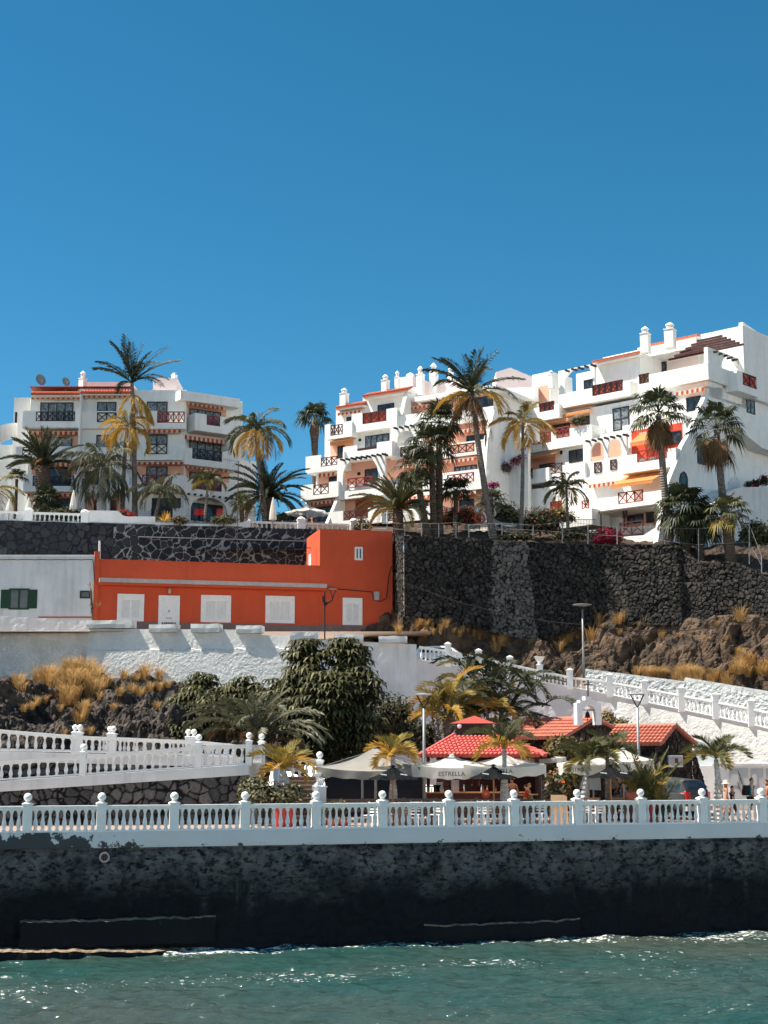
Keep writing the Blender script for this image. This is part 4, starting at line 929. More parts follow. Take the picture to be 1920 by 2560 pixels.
# right hand balconies, storeys 3 and 4
part(B3, 'wall', white, f, 1556, 1716, 1065, 1150, -4, 2.2); part(B3, 'recess_wall', red_glaze, f, 1578, 1706, 1078, 1150, 2.2, 2.22, label='red painted recess wall under the striped awning')
window(B3, f, 1645, 1702, 1085, 1118, 2.22, 2); awning(B3, f, 1575, 1648, 1106, 1117, 2.2, 1.5, .9, m=(aw_o, aw_w))
balcony(B3, f, 1551, 1690, 1141, 1186, 2.2, 4.7, [(1592, 1667, 1128, 1157, 3, wood_r)])
part(B3, 'wall', white, f, 1462, 1690, 1195, 1300, -4, 3.2); part(B3, 'recess_wall', peach, f, 1470, 1546, 1200, 1262, 3.2, 3.22); part(B3, 'recess_wall', red_glaze, f, 1560, 1664, 1175, 1245, 3.2, 3.23)
awning(B3, f, 1400, 1456, 1199, 1206, 1.02, .9); awning(B3, f, 1472, 1542, 1212, 1221, 3.22, .6); window(B3, f, 1510, 1542, 1214, 1245, 3.22, 3); window(B3, f, 1600, 1640, 1200, 1235, 3.23, 2)
awning(B3, f, 1528, 1632, 1214, 1222, 3.2, 2.4, 1.1, m=(aw_o, aw_o), name='open_awning', val=.3); part(B3, 'wall_lamp', blackm, f, 1490, 1495, 1219, 1230, 3.22, 3.36)
balcony(B3, f, 1474, 1656, 1250, 1288, 3.2, 5.4, [(1545, 1608, 1232, 1261, 3, wood_r)])
# ground storey, low arch house on the left and pergola
part(B3, 'wall', white, f, 1300, 1660, 1228, 1370, -3, 3.4); part(B3, 'recess_wall', peach, f, 1560, 1640, 1272, 1320, 3.4, 3.43); window(B3, f, 1563, 1608, 1290, 1312, 3.43, 2); window(B3, f, 1615, 1635, 1280, 1308, 3.43, 1)
part(B3, 'pergola_roof', timber, f, 1440, 1640, 1286, 1290, 3.4, 5.6)
for x, y in ((1466, 1288), (1498, 1283), (1556, 1275), (1563, 1273)): part(B3, 'pergola_post', wood, f, x, x+3, y, y+48, 5.2, 5.35)
b = MB(); u0, u1, z0, z1 = f.rect(1221, 1324, 1208, 1330, 3.6); A_, C_, q0, q1 = f.rect(1250, 1305, 1226, 1300, 3.6)
archwall(b, f, u0, u1, z0, z1, 3.35, 3.6, [(A_, C_, z0+.5, f.uz(1250, 1246, 3.6)[1])]); b.build('pergola_wall', white, B3); beams(B3, f, 1221, 1320, 1209, 6, 3.6, .5)
part(B3, 'recess_wall', aw_o, f, 1224, 1320, 1215, 1330, 1.8, 2.2, label='orange recess behind the low pergola arch'); awning(B3, f, 1262, 1304, 1230, 1238, 2.2, .8)
railing(B3, f, 1376, 1404, 1255, 1278, 3.7, 3, wood_r, aw_o); railing(B3, f, 1454, 1472, 1252, 1280, 3.7, 1, wood_r)
part(B3, 'garden_wall', white, f, 1330, 1480, 1290, 1330, 4.0, 6.5)
b = MB(); b.prism([fpt(f, 1549, 1342, 6.6), fpt(f, 1608, 1338, 6.6), fpt(f, 1650, 1312, 6.6), fpt(f, 1650, 1370, 6.6), fpt(f, 1545, 1380, 6.6)], -f.n*.3); b.build('garden_wall', white, B3); railing(B3, f, 1549, 1608, 1307, 1341, 6.55, 2, wood)
# right side wall in shade, stepping back as it rises
b = MB(); b.prism([fpt(s, x, y) for x, y in ((1640, 1380), (1668, 1216), (1690, 1161), (1706, 1115), (1725, 1082), (1745, 1030), (1760, 1000), (1770, 967), (1866, 975), (2000, 1010), (2000, 1380))], -s.n*.4); b.build('side_wall', white, B3)
b = MB(); b.prism([fpt(s, x, y) for x, y in ((1857, 990), (1857, 805), (1990, 895), (1990, 1020))], -s.n*.38); b.build('side_wall', white, B3)
for x0, x1, y0, y1 in ((1866, 1886, 987, 1030), (1743, 1763, 1100, 1158), (1866, 1873, 908, 932), (1912, 1930, 917, 956)): window(B3, s, x0, x1, y0, y1, .0, 2 if x1-x0 > 12 else 1, gm=curtain if x0 == 1866 else glass)
q = [(1700, 1221), (1700, 1196), (1703, 1185), (1709, 1180), (1715, 1186), (1718, 1198), (1718, 1224)]
b = MB(); b.prism([fpt(s, x, y) for x, y in q], s.n*.05); b.build('arched_window', glass, B3)
b = MB(); pq = [fpt(s, x, y, .04) for x, y in q]
for a_, c_ in zip(pq, pq[1:]): b.bar(a_, c_, .1)
b.build('window_frame', wood_b, B3)
b = MB(); b.prism([fpt(s, x, y) for x, y in ((1819, 1228), (1820, 1206), (1826, 1195), (1836, 1191), (1844, 1196), (1848, 1206), (1848, 1228))], s.n*.05); b.build('niche', plain_w, B3)
balcony(B3, s, 1842, 1894, 925, 975, 0, 1.1, [(1856, 1891, 931, 961, 2, wood_b, red_glaze)])
b = MB(); b.prism([fpt(s, x, y, 1.3) for x, y in ((1820, 1028), (1850, 1033), (1900, 1076), (2000, 1090), (2000, 1150), (1905, 1120), (1850, 1075))], -s.n*1.3); b.build('stair_parapet', white, B3)
b = MB(); b.prism([fpt(s, x, y, 2.0) for x, y in ((1770, 1266), (1826, 1226), (1850, 1218), (2000, 1216), (2000, 1400), (1770, 1400))], -s.n*1.9); b.build('stair_wall', plain_w, B3)
# ---------------------------------------------------------------- orange house
f = Fac(238, 1500, 103, -14)
OH = thing('orange_house', 'bright orange red house with white shutters and a taller block at its right end', 'house', f.pt(8, 10.9, -2))
part(OH, 'wall', orange, f, 239, 802, 1398, 1555, -7, 0); part(OH, 'pillar', orange, f, 237, 250, 1378, 1558, -.5, .12)
part(OH, 'tower_wall', orange, f, 800, 981, 1322, 1585, -5, .03)
b = MB(); u0, u1, z0, z1 = f.rect(240, 802, 1398, 1410, 0); f.fbox(b, u0+.3, u1-.1, z1+.004, z1+.02, -6.8, -.3); b.build('roof', mat('grey_flat_roof', (.16, .16, .16), (.11, .11, .11), 1.5, .3, .7, .95), OH)  # flat roof added out of view; grey keeps orange bounce off the basalt wall
part(OH, 'plinth', plinth, f, 240, 800, 1552, 1600, -1, .05); part(OH, 'plinth', plinth, f, 799.5, 982, 1561, 1615, -1, .075)
part(OH, 'parapet_coping', orange, f, 250, 800, 1397, 1399, -.35, .04)
b = MB(); f.pbox(b, 249, 818, 1444, 1454, 0, .95); b.build('canopy', conc, OH); part(OH, 'canopy_soffit', orange, f, 250, 817, 1454.3, 1461, 0, .66)  # pinkish grey canopy: orange light bounced off the house put into its colour
def shutter_window(x0, x1, y0, y1, f=f):
    u0, u1, z0, z1 = f.rect(x0, x1, y0, y1, .06); b = MB(); w = .19*(u1-u0)/2+.1
    for q in ((u0, u0+w, z0, z1), (u1-w, u1, z0, z1), (u0+w, u1-w, z1-.32, z1), (u0+w, u1-w, z0, z0+.18)): f.fbox(b, *q, 0, .07)
    o = b.build('window', white_n, OH)
    b = MB(); um = (u0+u1)/2
    for a, c in ((u0+w, um), (um, u1-w)):
        for r in ((a, a+.06, z0+.18, z1-.32), (c-.06, c, z0+.18, z1-.32), (a+.06, c-.06, z0+.18, z0+.25), (a+.06, c-.06, z1-.39, z1-.32)): f.fbox(b, *r, 0, .05)
        f.fbox(b, a+.06, c-.06, z0+.25, z1-.39, 0, .008); k = int((z1-z0-.64)/.055)
        for i in range(k):
            z = lerp(z0+.25, z1-.39, (i+.5)/k); b.obox(f.pt(a+.06, z-.02, .005), f.u*(c-a-.12), f.n*.03 + V((0, 0, -.025)), V((0, 0, .012)))
    b.build('shutter', white_n, o); return o
for q in ((294, 361, 1484, 1552), (503, 578, 1487, 1555), (664, 737, 1489, 1557)): shutter_window(*q)
f3_ = Fac(238, 1500, 103, -14); f3_.A = f3_.A + f3_.n*.032; shutter_window(857, 906, 1494, 1562, f3_)
for o_ in [o for o in OH.children if o.name.startswith('window')][-1:]:
    pass
window(OH, f, 887, 907, 1367, 1400, .03, 2, fm=white_n, gm=glass, fw=.13)
d = MB(); u0, u1, z0, z1 = f.rect(397, 450, 1488, 1572, .06)
for q in ((u0, u0+.24, z0, z1), (u1-.24, u1, z0, z1), (u0+.24, u1-.24, z1-.16, z1)): f.fbox(d, *q, 0, .075)
d = d.build('door', white_n, OH); b = MB(); f.fbox(b, u0+.24, u1-.24, z0, z1-.16, 0, .04)
for q in ((u0+.36, u1-.36, z0+.25, z0+.8), (u0+.36, u1-.36, z0+.95, z1-.35)):
    f.fbox(b, q[0], q[1], q[2], q[2]+.03, .04, .055); f.fbox(b, q[0], q[1], q[3]-.03, q[3], .04, .055); f.fbox(b, q[0], q[0]+.03, q[2], q[3], .04, .055); f.fbox(b, q[1]-.03, q[1], q[2], q[3], .04, .055)
b.build('door_leaf', white_n, d)
b = MB(); um = (u0+u1)/2; zm = lerp(z0, z1, .55); f.fbox(b, um-.03, um+.03, zm-.1, zm+.04, .04, .08); f.fbox(b, um-.22, um+.22, z0+.75, z0+.79, .055, .075); b.build('knocker', blackm, d)
q = f.uz(424, 1480, .2); b = MB(); b.lathe(f.pt(q[0], q[1]-.12, .22), [(.03, 0), (.09, .05), (.11, .26), (.13, .27), (.05, .36), (.02, .42)], 8); b.bar(f.pt(q[0], q[1]-.02, 0), f.pt(q[0], q[1]-.1, .2), .03); b.build('wall_lamp', conc, OH)
part(OH, 'meter_box', conc, f, 936, 948, 1479, 1500, .03, .2)
b = MB(); pts = [(249, 1462), (450, 1466), (640, 1468), (800, 1470), (818, 1471), (870, 1475), (930, 1480), (934, 1500), (952, 1504), (966, 1495), (972, 1440), (979, 1415)]
b.tube([fpt(f, x, y, .09) for x, y in pts], .03, 5); b.build('cable', blackm, OH)
part(OH, 'number_plate', blackm, f, 960, 974, 1546, 1559, .03, .06); part(OH, 'plate_face', conc, f, 962, 972, 1548, 1557, .06, .07)
q = f.uz(967, 1556, .08)
tc = bpy.data.curves.new('house_number', 'FONT'); tc.body = '12'; tc.size = .26; tc.extrude = .004; tc.materials.append(blackm); tc.align_x = 'CENTER'
to = bpy.data.objects.new('house_number', tc); COL.objects.link(to); to.parent = OH; to.location = f.pt(q[0], q[1]+.02, .078) - OH.location; to.rotation_euler = (R(90), 0, R(14))
fs_ = Fac(800, 1350, f.pt(f.uz(800, 1350, 0)[0], 0, 0).y, 76)   # sunlit left side of the tower
b = MB(); ba = -f.n; c0 = f.pt(f.uz(800, 1400, .03)[0], 0, .03)
zA = f.uz(800, 1404, 0)[1]; zB = f.uz(800, 1370, 0)[1]
b.obox(V((c0.x, c0.y, zA-.1)) + ba*3.2 - f.u*.05, ba*.8, f.u*.06, V((0, 0, zB-zA+.1))); b.build('door', white_n, OH)
b = MB(); b.obox(V((c0.x, c0.y, zA-.1)) + ba*1.2 - f.u*.04, ba*1.2, f.u*.05, V((0, 0, zB-zA+.2))); b.build('side_recess', orange, OH)
b = MB(); t0 = V((c0.x, c0.y, zB+.45)) + ba*3.4; b.bar(t0, t0 - f.u*.35, .05); b.bar(t0-f.u*.35, t0-f.u*.4-V((0, 0, .12)), .16, .06); b.build('wall_lamp', blackm, OH)
# ---------------------------------------------------------------- white house left
f = Fac(0, 1500, 102.9, 0)
WH = thing('white_house', 'plain white house with dark green window shutters left of the orange house', 'house', f.pt(-2, 11, -2))
part(WH, 'wall', plain_w, f, -220, 237, 1391, 1560, -7, 0); part(WH, 'coping', white, f, -220, 237, 1387, 1391, -.4, .05)
part(WH, 'base_line', terra, f, 95, 233, 1541, 1545, 0, .03)
o = window(WH, f, 23, 74, 1471, 1524, 0, 2, fm=green_p, gm=glass, fw=.13)
for xa, xb in ((3, 23.5), (73.5, 93.5)):
    b = MB(); u0, u1, z0, z1 = f.rect(xa, xb, 1474, 1521, .05); f.fbox(b, u0, u1, z0, z1, .0, .05)
    for i in range(12): z = lerp(z0, z1, (i+.5)/12); f.fbox(b, u0+.07, u1-.07, z-.02, z+.02, .05, .062)
    b.build('shutter', green_p, o)
window(WH, f, 200, 226, 1477, 1496, 0, 1, fm=blackm)
b = MB(); b.tube([fpt(f, lerp(-200, 232, i/30), 1399 + .8*math.sin(i*2.3), .06) for i in range(31)] + [fpt(f, 234, 1410, .06), fpt(f, 236, 1452, .06)], .028, 5); b.build('cable', blackm, WH)
# ---------------------------------------------------------------- garden edge: balustrades and low walls on the basalt wall
fg = Fac(0, 1300, 110.6, -11)
gb = thing('balustrade', 'white balustrade with rounded posts on the basalt wall at the far left', 'balustrade', fg.pt(2, 20, 0))
zz = fg.uz(0, 1301, 0)[1]; zr = fg.uz(0, 1277, 0)[1]
for x in (-70, 72, 212):
    u = fg.uz(x, 1290, 0)[0]; p = bpost(gb, white_n, fg.pt(u, 0, -.2), zr+.05, zz, .58, 0, R(11))
    b = MB(); b.lathe(fg.pt(u, zr+.08, -.2), [(.33, 0), (.31, .1), (.22, .2), (.04, .25)], 12); b.build('cap', white_n, p)
for xa, xb, k in ((-60, 62, 9), (82, 201, 10)):
    bay(gb, white_n, fg.pt(fg.uz(xa, 1290, 0)[0], zz, -.2), fg.pt(fg.uz(xb, 1290, 0)[0], zz, -.2), zr-zz, zr-zz, k, .2, 1.0)
gw = thing('garden_wall', 'low white garden parapet with a curved step on top of the basalt wall', 'wall', fg.pt(9, 20, 0))
b = MB(); b.prism([fpt(fg, x, y) for x, y in ((222, 1276), (292, 1277), (300, 1281), (306, 1288), (314, 1291), (388, 1291), (388, 1311), (222, 1306))], -fg.n*.35); b.build('parapet', white, gw)
b = MB(); b.prism([fpt(fg, x, y) for x, y in ((388, 1306), (430, 1307), (440, 1308.5), (540, 1309), (600, 1307), (622, 1300), (622, 1322), (600, 1316), (388, 1314))], -fg.n*.5); b.build('coping', white, gw)
gb = thing('balustrade', 'white balustrade with rounded posts on the basalt wall beside the orange tower', 'balustrade', fg.pt(22, 20, 0))
zz = fg.uz(625, 1323, 0)[1]; zr = fg.uz(625, 1302, 0)[1]
for x in (623, 754, 886):
    u = fg.uz(x, 1310, 0)[0]; p = bpost(gb, white_n, fg.pt(u, 0, -.2), zr+(.2 if x > 700 else 0), zz-.3, .6 if x > 700 else .25, 0, R(11))
    if x > 700: b = MB(); b.lathe(fg.pt(u, zr+.23, -.2), [(.33, 0), (.31, .1), (.22, .2), (.04, .25)], 12); b.build('cap', white_n, p)
for xa, xb, k in ((626, 744, 10), (764, 876, 9)):
    bay(gb, white_n, fg.pt(fg.uz(xa, 1310, 0)[0], zz, -.2), fg.pt(fg.uz(xb, 1310, 0)[0], zz, -.2), zr-zz, zr-zz, k, .2, 1.0)
b = MB(); q0 = fg.uz(620, 1323, 0)[0]; q1 = fg.uz(900, 1323, 0)[0]; fg.fbox(b, q0, q1, zz-.25, zz, -.6, .06); b.build('kerb', white, gb)
# ================================================================ VEGETATION
def hit(px, py):
    """ground point seen at a photo pixel"""
    return down(CAM, ray(px, py).normalized())
def down(o, d):
    dg = bpy.context.evaluated_depsgraph_get()
    for i in range(60):
        ok, loc, nrm, ix, ob, mx_ = SC.ray_cast(dg, o, d)
        if not ok: return None
        if ob.get('kind') == 'structure' or ob.name.startswith('coping_earth'): return loc
        o = loc + d*.02
def gz(x, y):
    loc = down(V((x, y, 60)), V((0, 0, -1))); return loc.z if loc else 0
leafM = lambda nm, c, c2, tr=.2, ro=.5: mat(nm, c, c2, 2.2, .35, .65, ro, spec=.2, trans=tr)
lf_dark = leafM('dark_frond', (.030, .038, .018), (.055, .062, .030)); lf_ol = leafM('olive_frond', (.075, .085, .032), (.11, .105, .045))
lf_gr = leafM('grey_green_frond', (.085, .088, .050), (.15, .145, .09)); lf_yel = leafM('yellow_frond', (.58, .36, .075), (.46, .27, .055), .35)
lf_br = leafM('dead_frond', (.22, .125, .055), (.12, .07, .04), .15, .8); lf_gold = leafM('gold_green_frond', (.20, .17, .045), (.32, .23, .05), .3)
sch = leafM('umbrella_leaf', (.044, .047, .018), (.078, .078, .030), .22, .55); sch2 = leafM('pale_umbrella_leaf', (.12, .115, .045), (.17, .155, .07), .22, .5)
shr = leafM('shrub_leaf', (.055, .060, .026), (.10, .10, .05), .2, .6); shr2 = leafM('pale_shrub_leaf', (.15, .14, .08), (.20, .18, .10), .2, .6)
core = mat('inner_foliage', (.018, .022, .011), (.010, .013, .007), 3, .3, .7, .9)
magen = leafM('magenta_bloom', (.50, .03, .22), (.38, .02, .18), .3, .7); redfl = leafM('red_bloom', (.55, .03, .04), (.36, .02, .035), .3, .7); orafl = leafM('orange_bloom', (.65, .14, .03), (.5, .1, .03), .3, .7)
bark = mat('palm_trunk', (.23, .19, .16), (.14, .115, .10), 4, .35, .65, .9, .6, 9); barkb = mat('brown_palm_trunk', (.15, .105, .075), (.085, .06, .045), 5, .35, .65, .95, .8, 9); barkw = mat('pale_palm_trunk', (.52, .50, .47), (.36, .34, .32), 4, .4, .7, .9, .4, 9)
straw = leafM('dry_grass', (.56, .36, .15), (.42, .27, .11), .4, .8); straw2 = leafM('orange_dry_grass', (.54, .33, .13), (.42, .25, .09), .4, .8)
for m_ in (bark, barkb, barkw):               # leaf scar rings
    n = m_.node_tree.nodes; L = m_.node_tree.links; wv = n.new('ShaderNodeTexWave'); wv.bands_direction = 'Z'; wv.inputs['Scale'].default_value = 1.7; wv.inputs['Distortion'].default_value = 1.2
    g = n.new('ShaderNodeNewGeometry'); L.new(g.outputs['Position'], wv.inputs['Vector'])
    bp = n.new('ShaderNodeBump'); bp.inputs['Strength'].default_value = .9; bp.inputs['Distance'].default_value = .06; L.new(wv.outputs['Fac'], bp.inputs['Height']); L.new(bp.outputs[0], n['Principled BSDF'].inputs['Normal'])
UP = V((0, 0, 1))
def frond(mb, rng, base, az, el, L, droop, nl, ll, mi, w=.045, lift=.25, hang=.35, ang=40, curl=0, rm=None):
    n = 9; pts = [V(base)]; az = R(az); w *= 1.4; nl = int(nl*1.3); ll *= 1.12
    for i in range(n):
        t = (i+.5)/n; e = el - droop*t**1.25; a2 = az + R(curl)*t
        pts.append(pts[-1] + V((math.cos(a2)*math.cos(R(e)), math.sin(a2)*math.cos(R(e)), math.sin(R(e))))*(L/n))
    mb.tube(pts, [.035*(1-.8*i/n)*max(.6, L/2.5) for i in range(n+1)], 4, mi if rm is None else rm, False)
    for i in range(nl):
        t = .10 + .90*(i+.5)/nl; k = t*n; j = min(n-1, int(k)); p = pts[j].lerp(pts[j+1], k-j); tg = (pts[j+1]-pts[j]).normalized()
        sd = tg.cross(UP)
        if sd.length < .05: sd = tg.cross(V((math.cos(az), math.sin(az), 0)))
        sd.normalize(); uv = sd.cross(tg)
        ln = ll*(.35 + .65*math.sin(math.pi*min(1, .12+t*.86))**.7)*rng.uniform(.85, 1.12)
        for s_ in (-1, 1):
            a = R(ang + 18*t + rng.uniform(-9, 9)); d = sd*s_*math.cos(a) + tg*math.sin(a) + uv*(lift + rng.uniform(-.12, .12)); d.normalize()
            mid = p + d*ln*.45; tip = p + d*ln - UP*hang*ln*rng.uniform(.6, 1.3); wv_ = (tg*.8 + uv*.6*s_).normalized()*w
            mb.add([p, mid+wv_, tip, mid-wv_], [(0, 1, 2, 3)], mi)
def fan(mb, rng, base, az, el, pet, rad, nseg, mi, droop=.35, mi2=None):
    az = R(az); el = R(el); d = V((math.cos(az)*math.cos(el), math.sin(az)*math.cos(el), math.sin(el)))
    c = V(base) + d*pet - UP*pet*pet*.04; mb.tube([base, V(base)+d*pet*.5, c], [.025, .02, .014], 4, mi if mi2 is None else mi2, False)
    sd = d.cross(UP)
    if sd.length < .05: sd = V((1, 0, 0))
    sd.normalize(); up = sd.cross(d); d2 = (d - up*.25).normalized()
    for i in range(nseg):
        q = R(lerp(-115, 115, (i+.5)/nseg)) + rng.uniform(-.05, .05); e = (d2*math.cos(q) + sd*math.sin(q)); e = (e + up*.18*abs(math.sin(q))).normalized()
        ln = rad*(1-.25*abs(q)/2)*rng.uniform(.88, 1.08); wv_ = e.cross(up).normalized()*rad*.058
        m_ = c + e*ln*.6 - UP*droop*ln*.10; tip = c + e*ln - UP*droop*ln*rng.uniform(.5, 1.2)
        mb.add([c, m_+wv_, tip, m_-wv_], [(0, 1, 2, 3)], mi)
def trunk(root, pts, r, m, n=9, name='trunk'):
    b = MB(); k = 14; P_ = []
    for i in range(k+1):
        t = i/k
        if len(pts) == 2: p = pts[0].lerp(pts[1], t)
        else: p = pts[0]*(1-t)**2 + pts[1]*2*t*(1-t) + pts[2]*t*t
        P_.append(p)
    b.tube(P_, [pl(r, i/k)*(1+.05*((i % 2)*2-1)) for i in range(k+1)], n); return b.build(name, m, root, smooth=True)
def start(name, label, cat, px, py, Y, group=None, sink=.35, z=None):
    p = P(px, py, Y)
    if z is None: z = gz(p.x, p.y)
    return thing(name, label, cat, V((p.x, p.y, z - sink)), group)
def pinnate(label, bpx, tpx, tpy, Y, L, n, mats, el=(80, -25), droop=(60, 95), ll=.75, nl=26, r=((0, .2), (1, .13)), bm=None, seed=0, name='palm_tree', yel=.0, mid=None, lift=.25, hang=.4, group=None, w=.034, azs=None, skirt=0, z=None, tilt=0):
    rng = random.Random(seed*31+5); top = P(tpx, tpy, Y); t = start(name, label, 'palm tree', bpx, tpy, Y, group, z=z); base = wloc(t)
    pts = [base, top] if mid is None else [base, V((P(mid, tpy, Y).x, Y, lerp(base.z, top.z, .55))), top]
    trunk(t, pts, r, bm or bark)
    b = MB()
    for i in range(n):
        f_ = (i+.5)/n; e = lerp(el[0], el[1], f_**.9) + rng.uniform(-9, 9); az = azs[i % len(azs)] + rng.uniform(-8, 8) if azs else i*137.5 + rng.uniform(-18, 18)
        mi = 0
        if f_ > 1-yel: mi = 1
        frond(b, rng, top + UP*.1*(1-f_), az, e, L*rng.uniform(.85, 1.1)*(.8+.3*math.sin(math.pi*f_)), lerp(droop[0], droop[1], f_)*rng.uniform(.8, 1.15), nl, ll*rng.uniform(.9, 1.1), mi, w, lift, hang, curl=rng.uniform(-16, 16))
    b.build('crown', mats, t)
    if skirt:
        b = MB()
        for i in range(skirt): frond(b, rng, top - UP*.15, i*137.5+40, -48 + rng.uniform(-14, 10), L*rng.uniform(.55, .95), 38, 20, ll*.7, 0, w*.8, .0, .8)
        b.build('dead_fronds', lf_br, t)
    return t
def fanpalm(label, bpx, tpx, tpy, Y, rad, pet, n, mats, el=(85, -35), r=((0, .2), (1, .14)), bm=None, seed=0, yel=0, mid=None, skirt=0, name='fan_palm', group=None, nseg=17, z=None, droop=.4, skm=None):
    rng = random.Random(seed*17+3); top = P(tpx, tpy, Y); t = start(name, label, 'palm tree', bpx, tpy, Y, group, z=z); base = wloc(t)
    pts = [base, top] if mid is None else [base, V((P(mid, tpy, Y).x, Y, lerp(base.z, top.z, .5))), top]
    trunk(t, pts, r, bm or barkb); b = MB()
    for i in range(n):
        f_ = (i+.5)/n; e = lerp(el[0], el[1], f_**.85) + rng.uniform(-8, 8)
        fan(b, rng, top + UP*.15, i*137.5 + rng.uniform(-15, 15), e, pet*rng.uniform(.75, 1.15), rad*rng.uniform(.8, 1.12), nseg, 1 if f_ > 1-yel else 0, droop*(1+f_))
    b.build('crown', mats, t)
    if skirt:
        b = MB()
        for i in range(skirt): fan(b, rng, top - UP*(.1+.5*rng.random()), i*137.5, rng.uniform(-75, -45), pet*rng.uniform(.4, .9), rad*rng.uniform(.7, .95), 13, 0, .9)
        b.build('dead_fronds', skm or lf_br, t)
    return t
# ---------------------------------------------------------------- dry grass tufts on the rocks
tuft_me = []
for k in range(6):
    rng = random.Random(k); b = MB()
    for i in range(190):
        a = rng.uniform(0, 6.28); r0 = rng.uniform(0, .30); h = rng.uniform(.35, 1.0); ot = rng.uniform(.15, .95)*h
        p = V((math.cos(a)*r0, math.sin(a)*r0, -.1)); d = V((math.cos(a), math.sin(a), 0)); sd = V((-d.y, d.x, 0))*.011
        m_ = p + d*ot*.35 + UP*h*.65; tp = p + d*ot + UP*h*rng.uniform(.75, 1.0)
        b.add([p-sd, p+sd, m_+sd*.9, m_-sd*.9], [(0, 1, 2, 3)], 0); b.add([m_-sd*.9, m_+sd*.9, tp], [(0, 1, 2)], 0)
    o = b.build('grass_tuft', straw if k % 2 else straw2, world=False); tuft_me.append(o.data); bpy.data.objects.remove(o)
tl = {}
def tufts(label, group, spots):
    pos = [(hit(x, y), s_) for x, y, s_ in spots]
    for p, s_ in pos:
        if p is None: continue
        k = random.randrange(6); o = bpy.data.objects.new('grass_tuft', tuft_me[k]); COL.objects.link(o); o.location = p - V((0, 0, .05)); sc_ = s_*p.y/F; o.scale = (sc_*.85, sc_*.85, sc_); o.rotation_euler = (0, 0, random.uniform(0, 6.28)); tag(o, label, 'grass', group)
rg = random.Random(3)
spots = [(rg.gauss(185, 42), rg.gauss(1705, 30), rg.uniform(38, 75)) for _ in range(34)] + [(x, y, s_) for x, y, s_ in ((45, 1715, 55), (265, 1680, 60), (120, 1680, 60), (95, 1700, 50), (55, 1730, 45))]
tufts('tall golden dry grass in the big clump below the white wall on the left', 'golden grass of the big clump', spots)
tufts('single dry grass tuft on the dark lava rocks below the white wall', 'scattered tufts on the left rocks', [(310, 1695, 40), (360, 1692, 55), (400, 1697, 45), (450, 1700, 60), (475, 1692, 50), (330, 1730, 40), (350, 1738, 38), (375, 1725, 35), (300, 1735, 35), (392, 1770, 30), (285, 1775, 32), (90, 1760, 35), (110, 1755, 30), (60, 1775, 28), (80, 1770, 30), (200, 1835, 30), (225, 1832, 28), (160, 1838, 30), (400, 1722, 32), (420, 1715, 30), (340, 1700, 30), (215, 1770, 26), (150, 1775, 26), (250, 1745, 28)])
tufts('bushy golden dry grass behind the pale roadside wall', 'grass behind the roadside wall', [(rg.uniform(1590, 1700), rg.uniform(1685, 1700), rg.uniform(28, 42)) for _ in range(12)] + [(rg.uniform(1690, 1830), rg.uniform(1690, 1712), rg.uniform(34, 52)) for _ in range(18)] + [(rg.uniform(1830, 1920), rg.uniform(1640, 1690), rg.uniform(30, 50)) for _ in range(14)])
tufts('orange brown dry grass on the ledge below the dark dry stone wall', 'grass on the right ledge', [(rg.uniform(1080, 1360), rg.uniform(1562, 1612), rg.uniform(14, 30)) for _ in range(22)] + [(1478, 1600, 55), (1500, 1560, 42), (1545, 1555, 40), (1560, 1550, 36), (1852, 1548, 52), (1612, 1560, 30), (1655, 1592, 30), (1240, 1625, 45), (1255, 1610, 40), (1410, 1610, 45), (1425, 1600, 40), (1400, 1625, 36)] + [(rg.uniform(1380, 1900), rg.uniform(1560, 1600), rg.uniform(12, 22)) for _ in range(14)] + [(rg.uniform(985, 1100), rg.uniform(1545, 1590), rg.uniform(18, 28)) for _ in range(16)])
# ---------------------------------------------------------------- leafy shrubs and trees
def leafball(b, rng, c, rx, ry, rz, n, sz, mis, shell=.65, long=1.6):
    for i in range(n):
        d = V((rng.gauss(0, 1), rng.gauss(0, 1), rng.gauss(0, 1))).normalized(); k = rng.uniform(shell, 1.06); p = c + V((d.x*rx*k, d.y*ry*k, d.z*rz*k))
        a = V((rng.gauss(0, 1), rng.gauss(0, 1), rng.gauss(0, .8) - .2)).normalized(); s_ = a.cross(d + V((.1, .2, .3))).normalized()*sz*.5; L = sz*long*rng.uniform(.6, 1.2); q = p + a*L*.5
        b.add([p, q+s_, p+a*L - UP*sz*.3, q-s_], [(0, 1, 2, 3)], mis[int(rng.random()**1.0*len(mis))])
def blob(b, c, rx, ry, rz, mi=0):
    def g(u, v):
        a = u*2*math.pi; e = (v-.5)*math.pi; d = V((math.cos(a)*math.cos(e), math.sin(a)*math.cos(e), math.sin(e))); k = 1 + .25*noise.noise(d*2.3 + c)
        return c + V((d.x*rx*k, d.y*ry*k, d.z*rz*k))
    b.grid(g, 14, 8, mi)
